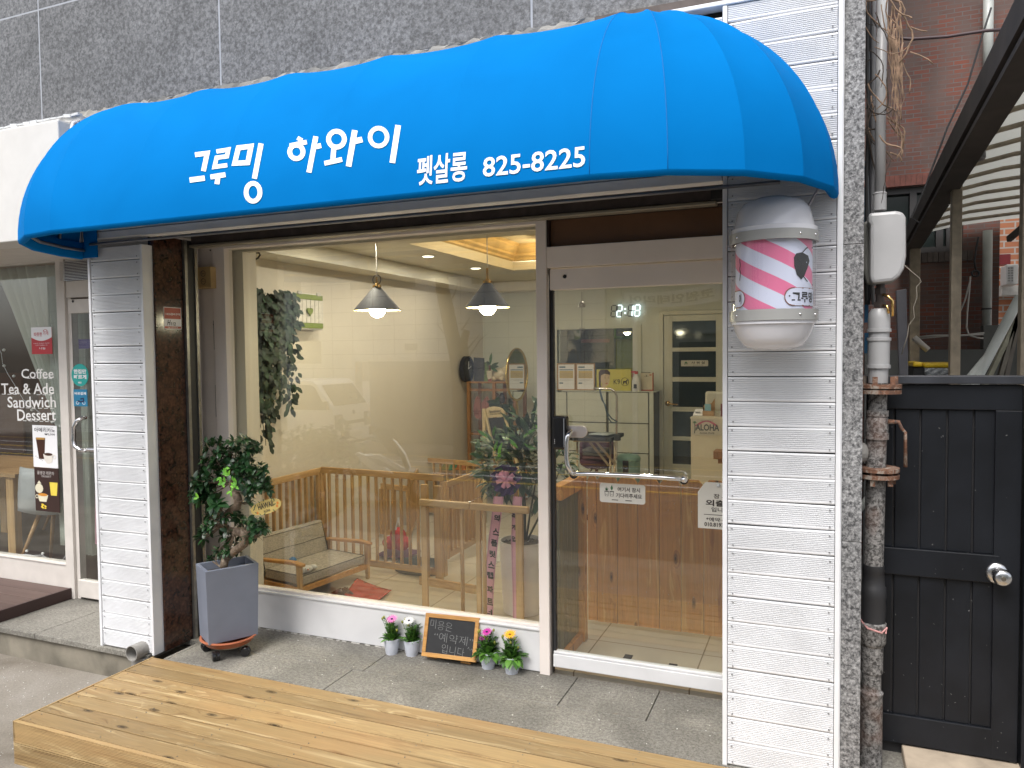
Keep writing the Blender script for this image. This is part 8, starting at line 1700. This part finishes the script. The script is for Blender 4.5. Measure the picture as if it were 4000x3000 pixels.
# grooming table, chair, bin
gy2 = 6.6; tzt = A(2330, 1704, gy2).z; gx0, gx1 = A(2232, 1700, gy2).x, A(2400, 1700, gy2).x; t = thing('grooming_table', (gx0, gy2, 0), 'folding grooming table with a tall chrome arm behind the glass door', 'table')
mb = MB().box(gx0, gx1, gy2 - .1, gy2 + .36, tzt - .035, tzt); mb.build('tabletop', BLKM, t, bevel=.006); BRS = plain('bronze_tube', (.42, .33, .22), .3, metal=.8)
for (a, b) in (((2384, 1726), (2384, 1880)), ((2400, 1726), (2400, 1880)), ((2255, 1722), (2255, 1900))): mb = MB().tube([A(*a, gy2), V((A(*b, gy2).x, gy2, 0))], .010, 8); mb.build('leg', BRS, t, smooth=True)
for (a, b) in (((2302, 1725), (2378, 1818)), ((2328, 1725), (2405, 1815))): mb = MB().bar(A(*a, gy2 - .02), A(*b, gy2 - .02), .006, .022); mb.build('brace', BRS, t)
mb = MB().bar(A(2240, 1722, gy2 - .06), A(2384, 1724, gy2 - .06), .02, .02); mb.build('frame', BRS, t)
mb = MB().tube([A(2407, 1795, gy2 - .02), A(2408, 1700, gy2 - .02), A(2409, 1560, gy2 - .02), A(2408, 1545, gy2 - .02), A(2400, 1528, gy2 - .02), A(2385, 1519, gy2 - .02), A(2320, 1517, gy2 - .02)], .011, 10); mb.build('arm', STEEL, t, smooth=True)
mb = MB().cbox(A(2412, 1708, gy2 - .02), (.05, .05, .06)); mb.tube([A(2412, 1708, gy2 - .02), A(2424, 1712, gy2 - .02)], .012, 8); mb.build('clamp', BLKM, t, bevel=.006)
mb = MB(); mb.grid([[A(px + 12 * j, py - 3 * j, gy2 - .09 + .12 * j) + V((0, 0, .012)) for px, py in ((2300, 1702), (2330, 1703), (2355, 1705), (2375, 1706))] for j in range(4)], .5); tag(mb.build('grey_towel', plain('pale_blue_grey_towel', (.36, .42, .44), .7), smooth=True, solid=.006), 'pale blue-grey folded towel lying on the grooming table', 'towel')
mb = MB().tube([A(2342, 1522, gy2 - .03), A(2350, 1560, gy2 - .03), A(2364, 1582, gy2 - .03), A(2370, 1610, gy2 - .03), A(2390, 1635, gy2 - .03), A(2411, 1648, gy2 - .03), A(2408, 1652, gy2 - .03), A(2388, 1650, gy2 - .03), A(2374, 1630, gy2 - .03), A(2362, 1580, gy2 - .03), A(2354, 1562, gy2 - .03), A(2344, 1524, gy2 - .03)], .006, 6); tag(mb.build('blue_leash', plain('navy_blue_strap', (.03, .07, .11), .6), smooth=True), 'dark blue looped leash hanging from the chrome grooming arm', 'leash')
cy_ = 7.05; cc_ = A(2330, 1790, cy_); t = thing('swivel_chair', (cc_.x, cy_, 0), 'plum-coloured round backed swivel chair behind the grooming table', 'chair'); PLUM = plain('plum_upholstery', (.085, .025, .045), .7, var=.15)
mb = MB(); P = []; cb_ = [A(2266, 1760, cy_), A(2394, 1760, cy_)]; 
for i in range(17):
    a = math.pi * i / 16; P.append([cc_ + V((-.155 * math.cos(a), -.10 * math.sin(a) * -1, z)) for z in (-.06, .08, .14 + .06 * math.sin(a))])
mb.grid(P, .5); mb.build('backrest', PLUM, t, smooth=True, solid=.035); mb = MB().lathe([(.001, -.10), (.10, -.095), (.155, -.06), (.16, -.03), (.15, -.01), (.001, .0)], cc_, 28); mb.build('seat', PLUM, t, smooth=True)
mb = MB().tube([cc_ + V((0, 0, -.1)), V((cc_.x, cy_, .06))], .016, 10); mb.build('gas_column', STEEL, t, smooth=True); mb = MB().tube([cc_ + V((-.03, -.05, -.10)), cc_ + V((-.06, -.1, -.15)), cc_ + V((-.14, -.12, -.17)), cc_ + V((-.17, -.12, -.19))], .006, 6); mb.build('lever', BLKM, t, smooth=True)
for k in range(5): a = k * 1.2566; mb = MB().tube([V((cc_.x, cy_, .08)), V((cc_.x + .2 * math.cos(a), cy_ + .2 * math.sin(a), .05))], .014, 6); mb.ball((cc_.x + .2 * math.cos(a), cy_ + .2 * math.sin(a), .024), .024, 8); mb.build('leg', BLKM, t)
for i, c_ in enumerate(((.20, .10, .11), (.17, .17, .165), (.21, .20, .19))): mb = MB().cbox(cc_ + V((.01, -.03, .02 + i * .034)), (.23, .2, .030)); tag(mb.build('folded_towel', plain('towel_%d' % i, c_, .9, bump=.4, bs=120), bevel=.012), ('dusky pink folded towel, lowest of the stack on the plum chair', 'grey folded towel, middle of the stack on the plum chair', 'light grey folded towel, topmost of the stack on the plum chair')[i], 'towel', 'folded towels on the plum chair')
by2 = 7.3; bc2 = A(2455, 1795, by2); t = thing('waste_bin', (bc2.x, by2, 0), 'mint green round pedal bin with a domed lid on the floor by the cabinet', 'bin'); MINT = plain('mint_enamel', (.24, .42, .36), .35, var=.06); br = .115
mb = MB().lathe([(.001, 0), (br, 0), (br, bc2.z - .01), (.001, bc2.z - .01)], (bc2.x, by2, 0), 32); mb.build('body', MINT, t, auto=35); mb = MB().lathe([(br + .004, bc2.z - .005), (br + .006, bc2.z + .02), (br * .8, bc2.z + .05), (.001, bc2.z + .058)], (bc2.x, by2, 0), 32); mb.build('lid', MINT, t, smooth=True); mb = MB().box(bc2.x - .028, bc2.x + .028, by2 - br - .012, by2 - br - .001, bc2.z - .13, bc2.z + .005); mb.build('black_label', BLKM, t)
mb = MB().tube([(bc2.x - .03, by2, bc2.z + .055), (bc2.x, by2, bc2.z + .072), (bc2.x + .03, by2, bc2.z + .055)], .003, 6); mb.build('lid_handle', CHROME, t, smooth=True)
# counter with plate, terminal, computer
coy = 6.1; cox = A(2699, 1700, coy).x; coz = A(2760, 1630, coy).z; t = thing('reception_counter', (cox, coy, 0), 'cream reception counter at the right, seen through the glass door', 'counter'); mb = MB().box(cox, IX1 - .002, coy, coy + .5, 0, coz - .014); mb.build('front', plain('cream_counter', (.62, .55, .40), .5, var=.04), t); mb = MB().box(cox - .004, IX1 - .002, coy - .006, coy + .5, coz - .013, coz); mb.build('top', plain('pale_counter_top', (.66, .60, .46), .4), t)
a, b = A(2702, 1699, coy - .008), A(2822, 1638, coy - .008); t = thing('aloha_plate', a, 'decorative cream ALOHA licence plate with a rainbow and palm tree on the counter front', 'plate'); W_, H_ = b.x - a.x, b.z - a.z; mb = MB().prism(roundrect(a.x, b.x, a.z, b.z, .01, coy - .006), (0, .004, 0)); mb.build('plate', plain('aloha_cream', (.55, .50, .40), .5), t)
fn = lambda p, o=.001: V((a.x + p[0] * W_, coy - .006 - o, a.z + p[1] * H_))
mb = MB(); write(mb, 'ALOHA', fn((.12, .28)), X1, Z1, .78 * W_, .40 * H_, .03); write(mb, 'ALOHA STATE', fn((.26, .08)), X1, Z1, .48 * W_, .11 * H_, .02); write(mb, 'HAWAIIAN ISLAND', fn((.3, .85)), X1, Z1, .4 * W_, .06 * H_, .0); stroke(mb, [(.09, .1), (.11, .4), (.1, .7)], .03, False, fn); mb.build('dark_print', plain('aloha_ink', (.06, .07, .08), .5), t)
mb = MB()
for k in range(7): an = rad(20 + k * 25); stroke(mb, [(.10, .72), (.10 + .07 * math.cos(an), .72 + .14 * math.sin(an))], .02, False, lambda p: fn(p, .0015))
mb.build('palm_print', SGRN, t); mb = MB(); stroke(mb, [(.14 + .7 * i / 12, .55 + .32 * math.sin(math.pi * i / 12)) for i in range(13)], .09, False, lambda p: fn(p, .0004)); mb.build('rainbow_print', plain('rainbow_magenta', (.45, .10, .18), .5), t)
def ondesk(px, y=coy + .15): return V((A(px, 1628, y).x, y, coz))
c = ondesk(2727); t = thing('card_terminal', c, 'small white card terminal on the counter', 'card terminal'); mb = MB(); mb.prism([c + V((-.035, -.05, 0)), c + V((.04, -.05, 0)), c + V((.045, .05, .04)), c + V((-.028, .05, .04))], (0, 0, .012)); mb.build('body', PAPER, t, bevel=.004); mb = MB().cbox(c + V((0, -.02, .03)), (.04, .03, .004)); mb.build('screen', plain('dim_screen', (.12, .14, .14), .2), t)
c = ondesk(2768); t = thing('desk_organiser', c, 'small wooden desk organiser with a blue card and pens on the counter', 'organiser'); mb = MB(); mb.cbox(c + V((0, 0, .02)), (.09, .06, .04)); mb.prism([c + V((-.045, .03, .04)), c + V((.045, .03, .04)), c + V((.045, .03, .14)), c + V((.02, .03, .10)), c + V((-.045, .03, .08))], (0, .008, 0)); mb.build('box', FRW, t, bevel=.002); mb = MB().box(c.x - .03, c.x + .02, c.y - .01, c.y - .006, c.z + .04, c.z + .095); mb.build('blue_card', plain('sky_blue_card', (.22, .42, .52), .5), t); mb = MB().tube([c + V((-.04, 0, .04)), c + V((-.05, 0, .11))], .004, 5); mb.build('pen', BLACK, t)
c = ondesk(2812, coy + .3); t = thing('computer_monitor', c, 'back of a beige computer monitor at the right end of the counter', 'monitor'); mb = MB().box(c.x - .12, IX1 - .05, c.y, c.y + .05, coz + .03, coz + .19); mb.build('shell', plain('beige_monitor', (.55, .53, .44), .4), t, bevel=.02); mb = MB().box(c.x + .0, c.x + .06, c.y + .01, c.y + .04, coz, coz + .03); mb.build('stand', PAPER, t)
mb = MB().box(A(2815, 1600, coy + .1).x, A(2835, 1600, coy + .1).x, coy + .1, coy + .14, coz, A(2815, 1578, coy + .1).z); tag(mb.build('binder', plain('dark_red_binder', (.20, .05, .05), .5)), 'dark red and blue book standing on the counter beside the right pillar', 'book')
mb = MB(); c = A(2790, 1775, 5.6); mb.box(c.x, IX1, 5.55, 5.7, A(2800, 1790, 5.6).z, A(2800, 1760, 5.6).z); mb.box(c.x + .03, IX1, 5.57, 5.68, A(2800, 1808, 5.6).z, A(2800, 1790, 5.6).z - .002); tag(mb.build('roof_shelf', SHELFW), 'small dark striped wooden ledge sticking out below the counter at the right', 'shelf')
# wind chime
wy = 3.95; c = A(2273, 1190, wy); t = thing('wind_chime', c, 'little metal bell wind chime with a heart pendant behind the glass door', 'wind chime'); DS = plain('old_silver', (.30, .28, .24), .35, metal=.7)
mb = MB().lathe([(.020, -.014), (.0185, .002), (.012, .014), (.003, .017)], c, 20); mb.build('bell', DS, t, smooth=True); mb = MB().tube([A(2273, 1140, wy), c], .0012, 4); mb.tube([c, A(2273, 1281, wy)], .0012, 4); mb.build('string', BLKM, t)
hc = A(2274, 1289, wy); mb = MB(); mb.tube([hc + V((.0009 * 16 * math.sin(a) ** 3, 0, .0009 * (13 * math.cos(a) - 5 * math.cos(2 * a) - 2 * math.cos(3 * a) - math.cos(4 * a)))) for a in [i * math.pi / 12 for i in range(25)]], .0022, 5); mb.build('heart_pendant', DS, t, smooth=True)
# picket fence
pfy = 4.40; xs0 = A(2293, 2300, pfy).x; t = thing('picket_fence', (xs0, pfy, 0), 'stained pine picket fence with clipped tops just inside the glass door', 'fence'); bounds = [2296, 2333, 2412, 2492, 2576, 2661, 2749, 2835]; xs_ = [A(px, 2300, pfy).x for px in bounds] + [-.42 + .125 * k for k in range(1, 4)]; ztp = A(2450, 1862, pfy).z
for a, b in zip(xs_[:-1], xs_[1:]):
    cf = min(.028, (b - a) * .3); mb = MB(); zt__ = ztp + random.uniform(-.004, .004); z0 = .035 + random.uniform(0, .004); mb.prism([V((a + .0016, pfy, z0)), V((b - .0016, pfy, z0)), V((b - .0016, pfy, zt__ - .035)), V((b - cf, pfy, zt__)), V((a + cf, pfy, zt__)), V((a + .0016, pfy, zt__ - .035))][::-1], (0, .018, 0)); mb.build('picket', PICKW, t, bevel=.0015)
for z in (.18, .72): mb = MB().box(xs0, IX1, pfy + .020, pfy + .05, z, z + .07); mb.build('rail', PICKW, t)
mb = MB()
for a, b in zip(xs_[:-1], xs_[1:]):
    for z in (.21, .25, .75, .79): mb.ball(((a + b) / 2 + random.uniform(-.03, .03), pfy - .0008, z), .0028, 5)
mb.build('nail_head', plain('shiny_nail', (.5, .45, .35), .3, metal=.8), t)
pxp = A(2290, 2400, 4.17).x; t = thing('planter_partition', (pxp, 4.0, 0), 'olive stained board partition with a pine cap and post, left side behind the glass door', 'partition'); mb = MB().box(pxp - .058, pxp + .0, 4.14, 4.20, 0, A(2270, 1862, 4.17).z); mb.build('post', PICKW, t, bevel=.003)
for k in range(5): mb = MB().box(pxp - .05, pxp - .034, 3.80 + k * .068, 3.80 + k * .068 + .064, .06, A(2230, 1880, 4.0).z - .07); mb.build('board', OLIVEW, t, bevel=.002)
zc_ = A(2230, 1880, 4.0).z; mb = MB().box(pxp - .07, pxp - .012, 3.78, 4.138, zc_ - .068, zc_ + .01); mb.build('cap_rail', PICKW, t, bevel=.003); mb = MB().box(pxp - .07, pxp - .012, 3.78, 4.138, .002, .056); mb.build('base_rail', PICKW, t)
